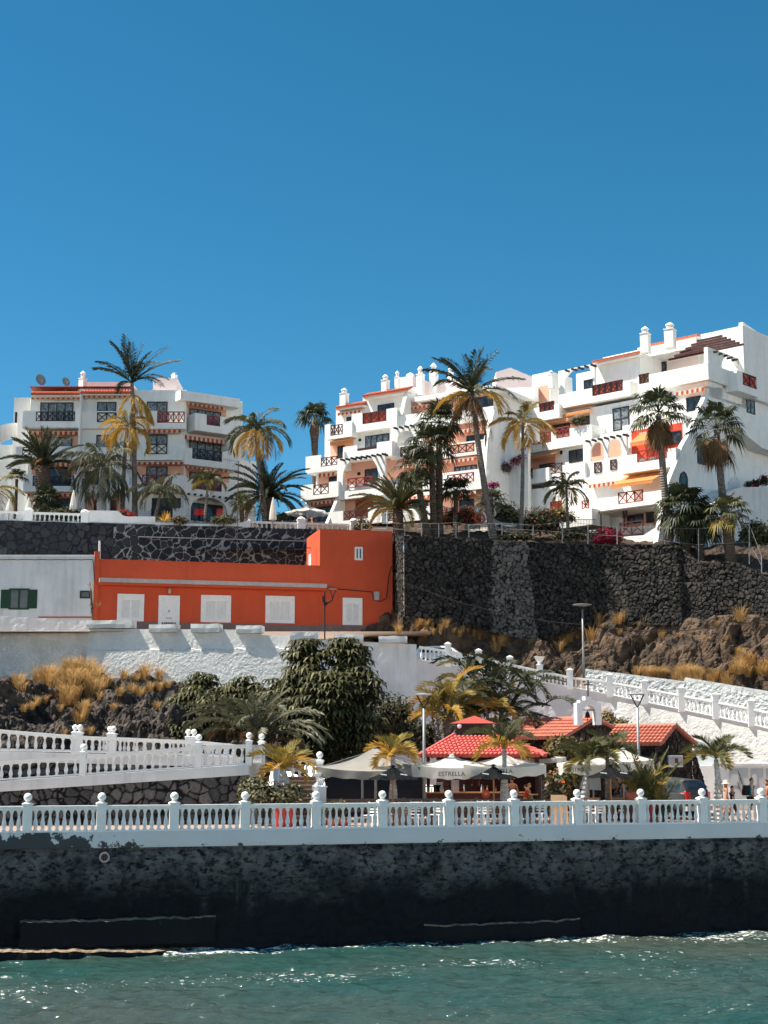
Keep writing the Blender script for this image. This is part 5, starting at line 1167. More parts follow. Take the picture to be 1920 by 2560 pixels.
def shrub(label, lobes, n, sz, mats, mis, seed=0, name='shrub', cat='shrub', group=None, z=None, stem=True, long=1.6):
    """lobes: (px, py, Y, half width px, half height px)"""
    rng = random.Random(seed); x0, y0, Y0 = lobes[0][0], max(l[1]+l[4] for l in lobes), lobes[0][2]; a = P(x0, y0, Y0)
    t = thing(name, label, cat, a if z is None else V((a.x, a.y, z)), group); b = MB(); cb = MB(); tot = sum(l[3]*l[4] for l in lobes)
    for px, py, Y, hw, hh in lobes:
        c = P(px, py, Y); s_ = Y/F; rx, rz = hw*s_, hh*s_; ry = min(rx, rz*1.3)
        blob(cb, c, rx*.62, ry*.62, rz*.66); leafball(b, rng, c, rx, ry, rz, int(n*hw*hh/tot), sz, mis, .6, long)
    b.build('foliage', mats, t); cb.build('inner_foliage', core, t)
    if stem:
        s = MB(); c = P(lobes[0][0], lobes[0][1], lobes[0][2]); g0 = wloc(t)
        for i in range(3): s.tube([g0 - UP*.2, g0.lerp(c, .5) + V((rng.uniform(-.2, .2), 0, 0)), c + V((rng.uniform(-.3, .3), 0, 0))], [.05, .04, .02], 5)
        s.build('stem', barkb, t)
    return t
def umbrella_leaf(b, rng, c, Rr, mi, n=9, tilt=V((0, 0, 1))):
    for i in range(n):
        a = 2*math.pi*(i + rng.uniform(-.3, .3))/n; d = V((math.cos(a), math.sin(a), 0)) + tilt*.0; d = (d - UP*.12).normalized(); s_ = V((-d.y, d.x, 0)).normalized()*Rr*.095
        p1 = c + d*Rr*.2; p2 = c + d*Rr*.62 - UP*Rr*.12 + tilt*.1*Rr; p3 = c + d*Rr*rng.uniform(.85, 1.05) - UP*Rr*rng.uniform(.25, .6)
        b.add([c, p1+s_*.6, p2+s_, p2-s_, p1-s_*.6], [(0, 1, 2, 3, 4)], mi); b.add([p2+s_, p3, p2-s_], [(0, 1, 2)], mi)
def umbrella_tree(label, lobes, base, n, Rr, seed):
    rng = random.Random(seed); t = thing('umbrella_tree', label, 'tree', base); b = MB(); cb = MB(); tot = sum(l[3]*l[4] for l in lobes); tr = MB()
    for px, py, Y, hw, hh in lobes:
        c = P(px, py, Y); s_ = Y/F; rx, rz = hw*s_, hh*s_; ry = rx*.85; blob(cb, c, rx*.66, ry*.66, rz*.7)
        tr.tube([base - UP*.3, V((lerp(base.x, c.x, .3), base.y, lerp(base.z, c.z, .5))), c], [.2, .13, .06], 7)
        for i in range(int(n*hw*hh/tot)):
            d = V((rng.gauss(0, 1), rng.gauss(0, 1) - .35, rng.gauss(0, 1) + .15)).normalized(); k = rng.uniform(.72, 1.05)
            p = c + V((d.x*rx*k, d.y*ry*k, d.z*rz*k)); umbrella_leaf(b, rng, p, Rr*rng.uniform(.75, 1.2), 1 if rng.random() < .32 else 0, rng.randint(8, 10), d)
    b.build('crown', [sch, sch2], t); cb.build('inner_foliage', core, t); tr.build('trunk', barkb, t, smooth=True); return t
umbrella_tree('tall dark umbrella tree with two rounded tops against the white retaining wall', [(768, 1642, 77, 46, 50), (868, 1636, 77, 50, 50), (896, 1725, 76, 54, 62), (760, 1720, 76, 50, 60), (820, 1740, 74.6, 70, 66), (890, 1830, 75, 68, 66), (800, 1840, 75.5, 70, 66)], V((P(830, 1900, 76).x, 76.5, 0)), 980, .66, 2)
umbrella_tree('low spreading umbrella tree left of the tall one, behind the arching palm', [(610, 1745, 79, 60, 55), (700, 1745, 78, 55, 55), (660, 1800, 77, 85, 60), (560, 1760, 79, 45, 50), (740, 1820, 76, 60, 70)], V((P(640, 1950, 77).x, 78, .2)), 560, .64, 3)
umbrella_tree('umbrella tree at the edge of the lava rocks above the ramp corner', [(505, 1715, 80, 36, 40), (480, 1770, 79, 55, 55), (460, 1825, 77, 55, 35), (530, 1790, 78, 50, 60)], V((P(490, 1880, 78).x, 78.5, 1.5)), 420, .62, 4)
# ---------------------------------------------------------------- lower palms and plants
pinnate('bushy palm with long arching grey green fronds behind the ramp landing', 640, 640, 1880, 70, 3.7, 30, [lf_gr, lf_br], (88, 48), (70, 125), .62, 36, ((0, .3), (1, .25)), barkb, 11, yel=.06, hang=.35, z=0)
pinnate('second arching palm stem rising between the umbrella trees', 590, 595, 1855, 71, 2.8, 16, [lf_gr, lf_br], (88, 50), (65, 120), .55, 32, ((0, .25), (1, .2)), barkb, 12, yel=.1, z=0)
def bottle(label, bpx, tpx, tpy, Y, L, n, mats, seed, r, bm, z=0, yel=.3, el=(75, 0), ll=.52, mid=None, w=.021):
    return pinnate(label, bpx, tpx, tpy, Y, L*.84, n, mats, (el[0]+5, el[1]+15), (60, 115), ll, 34, r, bm, seed, 'bottle_palm', yel, mid, .55, .12, w=w, z=z)
rb_ = ((0, .24), (.35, .20), (.62, .16), (.68, .09), (1, .10))
bottle('golden bottle palm leaning beside the white stairs', 735, 706, 1925, 61.8, 1.75, 10, [lf_gold, lf_yel], 21, ((0, .2), (.5, .24), (.8, .2), (1, .12)), barkw, z=.6, yel=.5)
bottle('small palm with golden fronds in front of the large greige parasol', 984, 982, 1892, 63.0, 1.55, 10, [lf_gold, lf_yel], 22, rb_, barkw, yel=.55)
bottle('palm with pale painted trunk before the red tiled bar roof', 1259, 1261, 1872, 62.6, 1.75, 11, [lf_ol, lf_yel], 23, rb_, barkw, yel=.35, el=(80, 5))
bottle('small green palm with curved pale trunk in front of the chapel', 1452, 1470, 1905, 63.5, 1.6, 10, [lf_ol, lf_gold], 24, rb_, barkw, yel=.2, mid=1462)
bottle('slim green palm beside the curved one in front of the chapel gable', 1518, 1518, 1888, 63.6, 1.7, 11, [lf_ol, lf_gold], 25, ((0, .15), (.6, .12), (1, .07)), bark, yel=.15)
bottle('lone palm with swollen grey trunk before the rough white wall on the right', 1800, 1790, 1898, 64.5, 1.7, 11, [lf_ol, lf_gold], 26, ((0, .33), (.35, .30), (.6, .18), (.72, .12), (1, .10)), barkw, yel=.15, mid=1795)
t = thing('areca_palm', 'golden green clump palm beside the parked dark car', 'palm tree', V((P(1622, 2000, 64).x, 64, 0))); b = MB(); rng = random.Random(5)
for i in range(34): frond(b, rng, wloc(t) + V((rng.uniform(-.5, .5), rng.uniform(-.3, .3), rng.uniform(0, .5))), rng.uniform(0, 360), rng.uniform(70, 90), rng.uniform(1.5, 2.9), rng.uniform(25, 80), 26, .45, int(rng.random() < .4), .022, .4, .2)
b.build('crown', [lf_ol, lf_gold], t)
t = thing('areca_palm', 'tall yellow green clump palm behind the red roofed bar', 'palm tree', V((P(1120, 1850, 78).x, 78, 0))); b = MB(); rng = random.Random(6); s = MB()
for i in range(40):
    q = P(1125 + rng.gauss(0, 28), 1770 + rng.uniform(-25, 45), 78 + rng.uniform(-1, 1)); frond(b, rng, q, rng.uniform(0, 360), rng.uniform(20, 85), rng.uniform(1.6, 2.6), rng.uniform(70, 115), 26, .6, 1 if rng.random() < .30 else (2 if rng.random() < .5 else 0), .028, .5, .15)
    if i < 7: s.tube([wloc(t) + V((rng.uniform(-.4, .4), 0, -.2)), q], [.08, .05], 6)
b.build('crown', [lf_ol, lf_yel, lf_gold], t); s.build('trunk', bark, t)
t = thing('areca_palm', 'large dark green clump palm arching towards the chapel roof', 'palm tree', V((P(1240, 1850, 80).x, 80, 0))); b = MB(); rng = random.Random(7); s = MB()
for i in range(90):
    q = P(1228 + rng.gauss(0, 45), 1735 + rng.uniform(-40, 80), 80 + rng.uniform(-1.5, 1.5)); frond(b, rng, q, rng.uniform(0, 360), rng.uniform(5, 80), rng.uniform(1.9, 3.0), rng.uniform(60, 110), 26, .62, 1 if rng.random() < .15 else 0, .028, .4, .25)
    if i < 7: s.tube([wloc(t) + V((rng.uniform(-.4, .4), 0, -.2)), q], [.09, .06], 6)
b.build('crown', [lf_dark, lf_gold], t); s.build('trunk', bark, t)
shrub('tall olive green shrub between the umbrella tree and the lamp post', [(985, 1790, 79, 55, 55), (1030, 1840, 78, 45, 45), (950, 1830, 79, 45, 60), (1070, 1850, 80, 30, 50)], 2600, .15, [shr, shr2], [0, 0, 0, 1], 1, z=0)
shrub('dense leafy shrub with pale yellowish leaves left of the white stairs', [(655, 1985, 60.6, 55, 38), (700, 2000, 60.3, 55, 30), (625, 1965, 60.9, 32, 26), (735, 1985, 60.8, 30, 32)], 2600, .10, [shr, shr2], [0, 0, 1, 1], 2, z=0)
shrub('leafy bush beside the man in the blue shirt', [(1412, 1958, 66, 46, 40), (1390, 1985, 65.5, 30, 30), (1440, 1945, 66.5, 26, 35)], 1900, .12, [shr, shr2, orafl], [0]*12+[1]*6+[2], 3, z=0)
shrub('tangled brown green creeper in front of the chapel wall', [(1400, 1880, 71, 42, 45), (1370, 1905, 70, 30, 40), (1440, 1890, 71, 35, 42)], 2200, .13, [shr, lf_gold, lf_br], [0, 0, 1, 2], 4, z=0)
shrub('grey green weeds growing between the chapel and the stone house', [(1545, 1815, 84, 34, 22), (1520, 1800, 84, 22, 26)], 900, .12, [shr2, straw], [0, 0, 1], 5, z=2)
for i, (x, y, hw, hh, lb) in enumerate(((825, 2020, 16, 16, 'small potted shrub nearest the foot of the white stairs'), (850, 2018, 18, 18, 'potted shrub beneath the greige parasol'), (1660, 2015, 24, 20, 'low bush behind the balustrade in front of the dark car'))):
    shrub(lb, [(x, y, 60.6 if i < 2 else 64, hw, hh)], 420, .09, [shr, shr2], [0, 1], 20+i, z=0)
# ---------------------------------------------------------------- palms of the upper garden, left part
zg = 21.3
pinnate('thick trunked date palm with stiff upright crown before the left building', 108, 108, 1165, 118, 3.3, 38, [lf_dark, lf_br], (86, 12), (25, 55), .5, 34, ((0, .42), (.6, .55), (.93, .62), (1, .35)), barkb, 31, yel=.04, lift=.6, hang=.1, z=zg)
fanpalm('bushy dark fan palm at the foot of the thick date palm', 115, 115, 1258, 116.5, .95, .9, 30, [lf_dark, lf_ol], (88, -35), ((0, .25), (1, .2)), barkb, 32, z=zg, yel=.1)
pinnate('royal palm with drooping grey green crown and smooth pale trunk', 257, 256, 1168, 118, 3.4, 19, [lf_gr, lf_gr], (75, -35), (60, 105), .95, 30, ((0, .42), (.7, .36), (.75, .22), (1, .2)), barkw, 33, hang=.75, w=.04, z=zg)
pinnate('slender coconut palm with golden yellow crown before the left building', 312, 318, 1068, 119, 2.6, 14, [lf_gold, lf_yel], (70, -40), (80, 105), .8, 30, ((0, .22), (1, .13)), bark, 34, yel=.7, mid=310, hang=.5, z=zg)
pinnate('tallest coconut palm of the left garden with feathery upright crown', 347, 330, 958, 119, 3.9, 15, [lf_dark, lf_yel], (88, 25), (18, 60), .8, 38, ((0, .24), (1, .15)), bark, 35, yel=.0, mid=342, hang=.3, z=zg, skirt=0)
b = MB(); rng = random.Random(9); top = P(333, 985, 119); t = [o for o in bpy.data.objects if o.get('label', '').startswith('tallest coconut')][0]
for az, L in ((10, 2.6), (-25, 2.8), (30, 2.4), (-60, 2.3), (200, 1.8), (-5, 3.0)): frond(b, rng, top, az, -35, L, 45, 28, .75, 0, .045, .1, .6)
b.build('yellow_fronds', lf_yel, t)
pinnate('low feathery palm with grey olive leaning stem left of the agave', 388, 402, 1230, 116, 2.3, 14, [lf_gr, lf_ol], (70, -10), (55, 95), .8, 26, ((0, .16), (1, .12)), bark, 36, hang=.6, yel=.3, z=zg)
pinnate('small thin stemmed palm in front of the arched ground floor', 514, 520, 1205, 116, 1.5, 12, [lf_ol, lf_gold], (75, -5), (60, 100), .6, 24, ((0, .13), (1, .09)), bark, 37, hang=.4, yel=.35, z=zg)
pinnate('coconut palm with yellow tipped drooping crown at the right end of the left building', 668, 641, 1078, 119, 3.0, 20, [lf_ol, lf_yel], (82, -35), (75, 105), .9, 34, ((0, .27), (1, .17)), bark, 38, yel=.33, mid=650, hang=.45, z=zg)
pinnate('wide date palm with arching dark fronds beside the closed parasol', 670, 670, 1245, 120, 3.9, 44, [lf_dark, lf_br], (85, -5), (40, 95), .5, 36, ((0, .5), (1, .5)), barkb, 39, yel=.05, lift=.6, hang=.15, z=zg)
fanpalm('small fan palm left of the yellow tipped coconut trunk', 606, 604, 1262, 117, .75, .6, 18, [lf_ol, lf_gold], (85, -30), ((0, .2), (1, .17)), barkb, 40, z=zg, yel=.2)
fanpalm('distant fan palm standing between the two apartment buildings against the sky', 793, 786, 1052, 146, 1.35, 1.1, 26, [lf_dark, lf_ol], (88, -12), ((0, .3), (.8, .32), (.93, .5), (1, .3)), barkb, 41, z=22)
pinnate('golden palm cut off by the left edge of the photo', -30, -20, 1225, 117, 2.6, 12, [lf_gold, lf_yel], (60, -30), (60, 100), .7, 26, ((0, .2), (1, .15)), bark, 42, yel=.3, z=zg)
fanpalm('small dark fan palm on the terrace at the far left', 42, 42, 1198, 121, .7, .5, 14, [lf_dark, lf_ol], (85, 0), ((0, .15), (1, .12)), barkb, 43, z=zg+1)
t = thing('agave', 'spiky yellow agave on the white garden ledge', 'plant', P(412, 1306, 111.5)); b = MB(); rng = random.Random(4)
for i in range(46):
    a = rng.uniform(0, 6.28); e = R(rng.uniform(15, 88)); d = V((math.cos(a)*math.cos(e), math.sin(a)*math.cos(e), math.sin(e))); s_ = d.cross(UP).normalized()*.045; p = wloc(t); L = rng.uniform(.7, 1.05)
    b.add([p-s_, p+s_, p+d*L*.6+s_, p+d*L, p+d*L*.6-s_], [(0, 1, 2, 3, 4)])
b.build('leaves', lf_yel, t)
def garden_shrub(lb, x, y, hw, hh, Y, cols, ix, n, seed, sz=.13, nm='shrub'): return shrub(lb, [(x, y, Y, hw, hh), (x+hw*.6, y+hh*.3, Y-.3, hw*.6, hh*.7), (x-hw*.6, y+hh*.35, Y-.2, hw*.55, hh*.65)], n, sz, cols, ix, seed, nm, group=None)
A2 = [shr, shr2, redfl, orafl, magen]
garden_shrub('dark hedge plants behind the left garden balustrade', 165, 1285, 60, 18, 114, A2, [0, 0, 0, 1], 900, 51)
garden_shrub('red flowering plant behind the low white parapet', 312, 1283, 22, 10, 113, A2, [0, 2, 2], 300, 52)
garden_shrub('brown cactus like rounded shrub beside the agave', 450, 1299, 18, 10, 112.5, [lf_br, shr], [0, 1], 300, 53)
garden_shrub('low olive shrub in front of the ground floor arch', 560, 1297, 32, 12, 113, A2, [0, 1], 500, 54)
garden_shrub('dark leafy hedge beneath the white garden parasol', 720, 1292, 50, 16, 119, A2, [0, 0, 0, 1], 700, 55)
garden_shrub('shrub with small leaves by the wire fence near the orange tower', 905, 1312, 22, 20, 114, A2, [0, 1], 400, 56)
# ---------------------------------------------------------------- palms of the upper garden, right part
pinnate('bushy date palm with spreading olive fronds above the corner of the dry stone wall', 995, 995, 1275, 110, 3.6, 46, [lf_ol, lf_gold], (86, 5), (35, 85), .45, 34, ((0, .4), (1, .4)), barkb, 61, yel=.12, lift=.5, hang=.15)
G3 = 'three fan palms standing together'
fanpalm('tallest of the three clustered fan palms, straight brown trunk', 1097, 1098, 1062, 110.5, 1.25, 1.2, 28, [lf_dark, lf_ol], (88, -40), ((0, .32), (1, .2)), barkb, 62, yel=.15)
fanpalm('middle of the three clustered fan palms, crown just under the tallest', 1085, 1078, 1118, 109.6, 1.25, 1.2, 26, [lf_dark, lf_ol], (85, -40), ((0, .3), (1, .2)), barkb, 63, yel=.15)
fanpalm('leaning one of the three clustered fan palms, crown lowest on the left', 1072, 1042, 1172, 109, 1.15, 1.1, 24, [lf_dark, lf_ol], (85, -45), ((0, .32), (1, .2)), barkb, 64, yel=.2, mid=1052)
pinnate('tall leaning coconut palm with shaggy hanging dead fronds', 1232, 1180, 985, 109, 4.1, 20, [lf_dark, lf_yel], (88, -5), (22, 85), .9, 38, ((0, .34), (.15, .26), (1, .18)), bark, 65, mid=1197, hang=.4, skirt=9, yel=.22)
pinnate('slender coconut palm with bright yellow crown before the stair tower', 1297, 1307, 1062, 109, 2.5, 11, [lf_gold, lf_yel], (85, -30), (50, 110), .85, 30, ((0, .22), (.2, .16), (1, .11)), bark, 66, mid=1306, yel=.6, hang=.45)
fanpalm('low dark fan palm in the shade right of the three fan palms', 1137, 1140, 1235, 111, 1.1, .8, 22, [lf_dark, lf_ol], (85, -20), ((0, .2), (1, .16)), barkb, 67)
fanpalm('bluish green fan palm behind the curved coconut trunk', 1228, 1228, 1258, 113, .95, .7, 24, [lf_gr, lf_dark], (88, -30), ((0, .2), (1, .16)), barkb, 68)
pinnate('young coconut palm before the lower right balconies', 1418, 1416, 1222, 109.5, 1.9, 13, [lf_ol, lf_gold], (80, -25), (60, 105), .7, 26, ((0, .14), (1, .09)), bark, 69, hang=.5, yel=.2)
fanpalm('tall washingtonia palm with brown skirt in front of the right building', 1662, 1646, 1035, 106.5, 1.25, 1.45, 26, [lf_dark, lf_ol], (88, -15), ((0, .36), (.3, .28), (1, .2)), bark, 70, yel=.2, mid=1655, skirt=22, nseg=20)
fanpalm('washingtonia palm with golden brown skirt near the shaded side wall', 1815, 1791, 1075, 107.5, 1.25, 1.6, 22, [lf_dark, lf_ol], (88, -15), ((0, .36), (.3, .3), (1, .22)), bark, 71, yel=.2, mid=1797, skirt=26, nseg=20, skm=lf_br)
fanpalm('cluster of dark fan palms at the foot of the tall washingtonia', 1712, 1708, 1280, 106.5, 1.35, 1.4, 44, [lf_dark, lf_ol], (88, -50), ((0, .3), (1, .25)), barkb, 72, yel=.12, nseg=18)
fanpalm('dark fan palm right behind the cluster, lower and darker', 1748, 1750, 1312, 106, 1.2, 1.2, 28, [lf_dark, lf_ol], (85, -40), ((0, .3), (1, .25)), barkb, 73, nseg=18)
fanpalm('short fan palm with thick fibrous brown trunk on the stone terraces', 1822, 1818, 1290, 104.6, 1.0, 1.1, 24, [lf_ol, lf_gold], (88, -35), ((0, .36), (.7, .42), (.9, .62), (1, .3)), barkb, 74, yel=.15, nseg=18)
garden_shrub('round crimson bougainvillea bush on top of the dry stone wall', 1519, 1338, 34, 22, 107.5, [redfl, magen, shr], [0, 0, 0, 1, 2], 1500, 75, .12, 'bougainvillea')
garden_shrub('red flowering shrub between the fan palm trunks', 1130, 1290, 40, 22, 112, A2, [0, 0, 0, 2], 1100, 76)
garden_shrub('orange flowering shrub beside the lifebuoy ring', 1165, 1285, 26, 24, 113, A2, [0, 0, 3, 2], 700, 77)
garden_shrub('green shrub left of the slender yellow coconut palm', 1270, 1285, 34, 34, 113, A2, [0, 0, 0, 1], 900, 78)
garden_shrub('dense green shrub right of the slender yellow coconut palm', 1350, 1300, 50, 36, 111.5, A2, [0]*7+[1]*2+[3], 1700, 79)
garden_shrub('yellow flowering hedge by the low white house wall', 1395, 1288, 40, 22, 113, [shr, lf_yel], [0, 0, 1], 900, 80)
shrub('magenta bougainvillea spilling over the stair court parapet', [(1246, 1180, 124.3, 15, 12), (1266, 1168, 123.9, 16, 13), (1288, 1152, 123.4, 15, 11), (1304, 1142, 123.0, 11, 9)], 700, .12, [magen, shr2, shr], [0, 0, 1, 1, 2], 81, 'bougainvillea', stem=False)
garden_shrub('small magenta bougainvillea at the left end of the low pergola', 1234, 1211, 14, 7, 118, [magen, shr], [0, 0, 1], 250, 82, .12, 'bougainvillea')
f_q = Fac(1770, 930, 116.4, 43); shrub('leafy plant trailing over the balcony of the right building', [(1440, 1053, fpt(f_q, 1440, 1060, 1.5).y, 15, 11), (1455, 1049, fpt(f_q, 1455, 1060, 1.5).y, 13, 11)], 450, .12, [shr, lf_br], [0, 0, 0, 1], 83, 'balcony_plant', stem=False)
s_q = Fac(1690, 1160, 113, -47); yq = lambda x: fpt(s_q, x, 1210, 1.4).y
shrub('dark bougainvillea in the shade beside the niche on the right', [(1872, 1211, yq(1872), 13, 10), (1890, 1208, yq(1890), 13, 12), (1910, 1200, yq(1910), 14, 16)], 600, .11, [core, redfl, shr], [0, 0, 2, 1], 84, 'bougainvillea', stem=False)
garden_shrub('scrubby green bushes on the stone terraces at the right edge', 1890, 1330, 40, 34, 105, A2, [0, 0, 1], 1400, 85)
garden_shrub('grey scrub on top of the dry stone wall left of the crimson bush', 1440, 1335, 55, 16, 108, [shr2, shr, straw], [0, 1, 2], 900, 86)
garden_shrub('dark low plants on the wall edge under the leaning coconut', 1290, 1340, 40, 10, 107, [shr, core], [0, 1], 500, 87)
# withered dragon plant by the white house
t = thing('dragon_plant', 'withered dragon plant with hanging dead leaves beside the orange house', 'plant', P(231, 1551, 100.2) - V((0, 0, .1))); b = MB(); z0 = wloc(t); tp = P(227, 1470, 100.2)
b.tube([z0, z0.lerp(tp, .5) + V((.05, 0, 0)), tp], [.06, .05, .035], 7); b.build('stem', barkb, t); b = MB(); rng = random.Random(2)
for i in range(70):
    q = z0.lerp(tp, rng.uniform(.35, 1.0)); a = rng.uniform(0, 6.28); d = V((math.cos(a)*.35, math.sin(a)*.35, -1)).normalized(); s_ = V((math.sin(a), -math.cos(a), 0))*.03; L = rng.uniform(.3, .6); b.add([q, q+d*L*.4+s_, q+d*L, q+d*L*.4-s_], [(0, 1, 2, 3)])
b.build('dead_leaves', lf_br, t); b = MB()
for q, n_ in ((tp, 14), (z0.lerp(tp, .45) + V((.42, 0, 0)), 14)):
    for i in range(n_): a = rng.uniform(0, 6.28); e = R(rng.uniform(5, 80)); d = V((math.cos(a)*math.cos(e), math.sin(a)*math.cos(e), math.sin(e))); s_ = d.cross(UP).normalized()*.025; b.add([q, q+d*.2+s_, q+d*.5, q+d*.2-s_], [(0, 1, 2, 3)])
b.build('leaves', lf_gold, t)
# ================================================================ PLAZA, BAR, PEOPLE, SMALL THINGS
def text(root, body, size, loc, rz, m, tilt=90, name='lettering', ext=.004, sx=1):
    """lettering as a real mesh"""
    c = bpy.data.curves.new(name, 'FONT'); c.body = body; c.size = size; c.extrude = ext; c.align_x = 'CENTER'
    o = bpy.data.objects.new(name, c); COL.objects.link(o); bpy.context.view_layer.update()
    me = bpy.data.meshes.new_from_object(o.evaluated_get(bpy.context.evaluated_depsgraph_get())); bpy.data.objects.remove(o)
    me.materials.clear(); me.materials.append(m); q = bpy.data.objects.new(name, me); COL.objects.link(q)
    if root: q.parent = root
    q.location = V(loc) - (wloc(root) if root else V()); q.rotation_euler = (R(tilt), 0, rz); q.scale = (sx, 1, 1); return q
o_ = bpy.data.objects.get('house_number')
if o_: bpy.data.objects.remove(o_)
q_ = Fac(238, 1500, 103, -14); u_ = q_.uz(967, 1556, .08); text([o for o in bpy.data.objects if o.name == 'orange_house'][0], '12', .26, q_.pt(u_[0], u_[1]+.02, .078), R(14), blackm, name='house_number')
def parasol(label, px, py_rim, py_top, Y, half, sides, mc, val, rot, group=None, pole_off=(0, 0), pm=None, pr=.04, letter=None, pole_m=None, name='parasol', zb=0):
    rim = P(px, py_rim, Y); top = P(px, py_top, Y); t = thing(name, label, 'parasol', V((rim.x + pole_off[0], Y + pole_off[1], zb)), group)
    b = MB(); rg_ = [V((rim.x + half*math.cos(R(rot) + 2*math.pi*i/sides), Y + half*math.sin(R(rot) + 2*math.pi*i/sides), rim.z)) for i in range(sides)]
    c = V((rim.x, Y, top.z)); K = 6
    for i in range(sides):
        a, d = rg_[i], rg_[(i+1) % sides]
        def g(u, v, a=a, d=d):
            e = a.lerp(d, u); p = c.lerp(e, v); sag = .10*half*(4*u*(1-u))*v*.6 + .05*half*math.sin(math.pi*v); return p - UP*sag
        b.grid(g, 8, K)
        if val:
            def g2(u, v, a=a, d=d):
                e = a.lerp(d, u); s_ = .10*half*(4*u*(1-u))*.6; o = V((e.x-rim.x, e.y-Y, 0)).normalized()*(.02 + .03*math.sin(u*23)*v); return e - UP*(s_ + val*v*(1+.06*math.sin(u*31))) + o
            b.grid(g2, 24, 2)
    b.build('canopy', mc, t, smooth=False)
    b = MB(); pz = V((rim.x + pole_off[0], Y + pole_off[1], 0)); b.tube([pz + UP*zb, V((rim.x, Y, top.z-.05))], pr, 8); b.build('pole', pole_m or steel, t)
    b = MB()
    for p in rg_: b.bar(c - UP*.12, p - UP*.04, .03)
    b.build('ribs', pole_m or steel, t)
    b = MB(); b.lathe(c - UP*.02, [(.12, 0), (.10, .05), (.03, .08)], 8); b.build('finial', mc, t)
    b = MB(); b.box(pz.x-.35, pz.x+.35, pz.y-.35, pz.y+.35, zb, zb+.1); b.build('base', conc, t)
    return t, rim, rg_
ink = mat('dark_print', (.03, .03, .035), rough=.8)
pale = mat('pale_print', (.30, .34, .33), rough=.8)
t, r_, _ = parasol('large square greige parasol, leftmost over the terrace, beside the white stairs', 938, 1916, 1868, 65.0, 3.05, 4, canvas_g, .34, 38)
t, r_, rgA = parasol('white square parasol with dark lettering, left one in front of the bar', 1130, 1911, 1888, 64.2, 2.35, 4, canvas_w, .46, 42)
a_, d_ = rgA[2], rgA[3]; m_ = a_.lerp(d_, .5); text(t, 'ESTRELLA', .26, V((r_.x-.1, min(a_.y, d_.y)+ (abs(a_.y-d_.y))*.5 - .16, r_.z - .46)), math.atan2(d_.y-a_.y, d_.x-a_.x), ink)
t, r_, rgB = parasol('white square parasol with dark lettering, right one in front of the bar', 1262, 1910, 1885, 64.0, 2.4, 4, canvas_w, .40, 40)
a_, d_ = rgB[2], rgB[3]; text(t, 'ESTRELLA', .24, V((r_.x-.35, min(a_.y, d_.y)+abs(a_.y-d_.y)*.5 - .16, r_.z - .36)), math.atan2(d_.y-a_.y, d_.x-a_.x), ink)
t, r_, rgC = parasol('white lettered parasol on the right with palm shadows, before the chapel', 1482, 1908, 1882, 65.2, 2.0, 4, canvas_w, .38, 44)
a_, d_ = rgC[2], rgC[3]; text(t, 'ESTRELLA', .22, V((r_.x-.75, lerp(a_.y, d_.y, .28) - .14, r_.z - .33)), math.atan2(d_.y-a_.y, d_.x-a_.x), ink)
parasol('plain white parasol furthest right, in front of the stone house roof', 1558, 1898, 1872, 67.5, 1.75, 4, canvas_w, .42, 40)
parasol('white parasol mostly hidden behind the hedge, right of the bar', 1352, 1892, 1880, 70.5, 1.6, 4, canvas_w, .2, 40)
GD = None
for lb, px, yr, yt, Y in (('charcoal parasol on an orange pole under the greige parasol', 982, 1946, 1916, 61.6), ('charcoal parasol in the middle, in front of the bar counter', 1234, 1944, 1914, 61.8), ('charcoal parasol on the right in front of the white lettered parasol', 1526, 1942, 1914, 62.2)):
    t, r_, rr_ = parasol(lb, px, yr, yt, Y, 1.02, 8, canvas_d, 0, 8, None, pole_m=gold_wood, pr=.035)
    b = MB()
    for k, (ox, w_) in enumerate(((-.40, .26), (.42, .28))):   # pale printed emblem on the cloth: a line of blocks
        for i in range(5):
            x = r_.x + ox + (i-2)*w_/5; y = Y - .62 - .03*i; z = lerp(r_.z + .20, r_.z + .17, i/4) - .03*abs(ox); b.obox((x, y, z), (w_/6, 0, .0), (0, -.05 - .05*(i % 2), -.035), (0, 0, .012))
    b.build('print', pale, t)
# hung side screen and terrace furniture
t = thing('canvas_screen', 'grey blue canvas side screen hanging under the white lettered parasol', 'screen', V((P(1478, 1975, 65).x, 65, .6))); b = MB(); A = P(1448, 1972, 65.2); C = P(1503, 1976, 65); D = P(1500, 1922, 65); E = P(1464, 1922, 65.2)
b.prism([A, C, D, E], V((0, .03, 0))); b.build('canvas', mat('blue_grey_canvas', (.30, .33, .36), (.25, .28, .31), 3, .3, .7, .9), t); b = MB(); b.bar(E, D, .05); b.build('bar', steel, t)
# timber rail fence along the terrace
t = thing('timber_fence', 'weathered timber rail fence along the bar terrace behind the balustrade', 'fence', V((P(1080, 2000, 62.5).x, 62.5, 0)))
xs = [815, 905, 1010, 1090, 1190, 1300, 1378]; pp = [P(x, 1998, 62.6) for x in xs]
for p in pp: b = MB(); b.box(p.x-.06, p.x+.06, p.y-.06, p.y+.06, 0, 1.02); b.build('post', timber, t)
for a, c in zip(pp, pp[1:]):
    for z in (.92, .50): b = MB(); b.bar(V((a.x, a.y-.05, z)), V((c.x, c.y-.05, z+random.uniform(-.02, .02))), .05, .12); b.build('rail', timber, t)
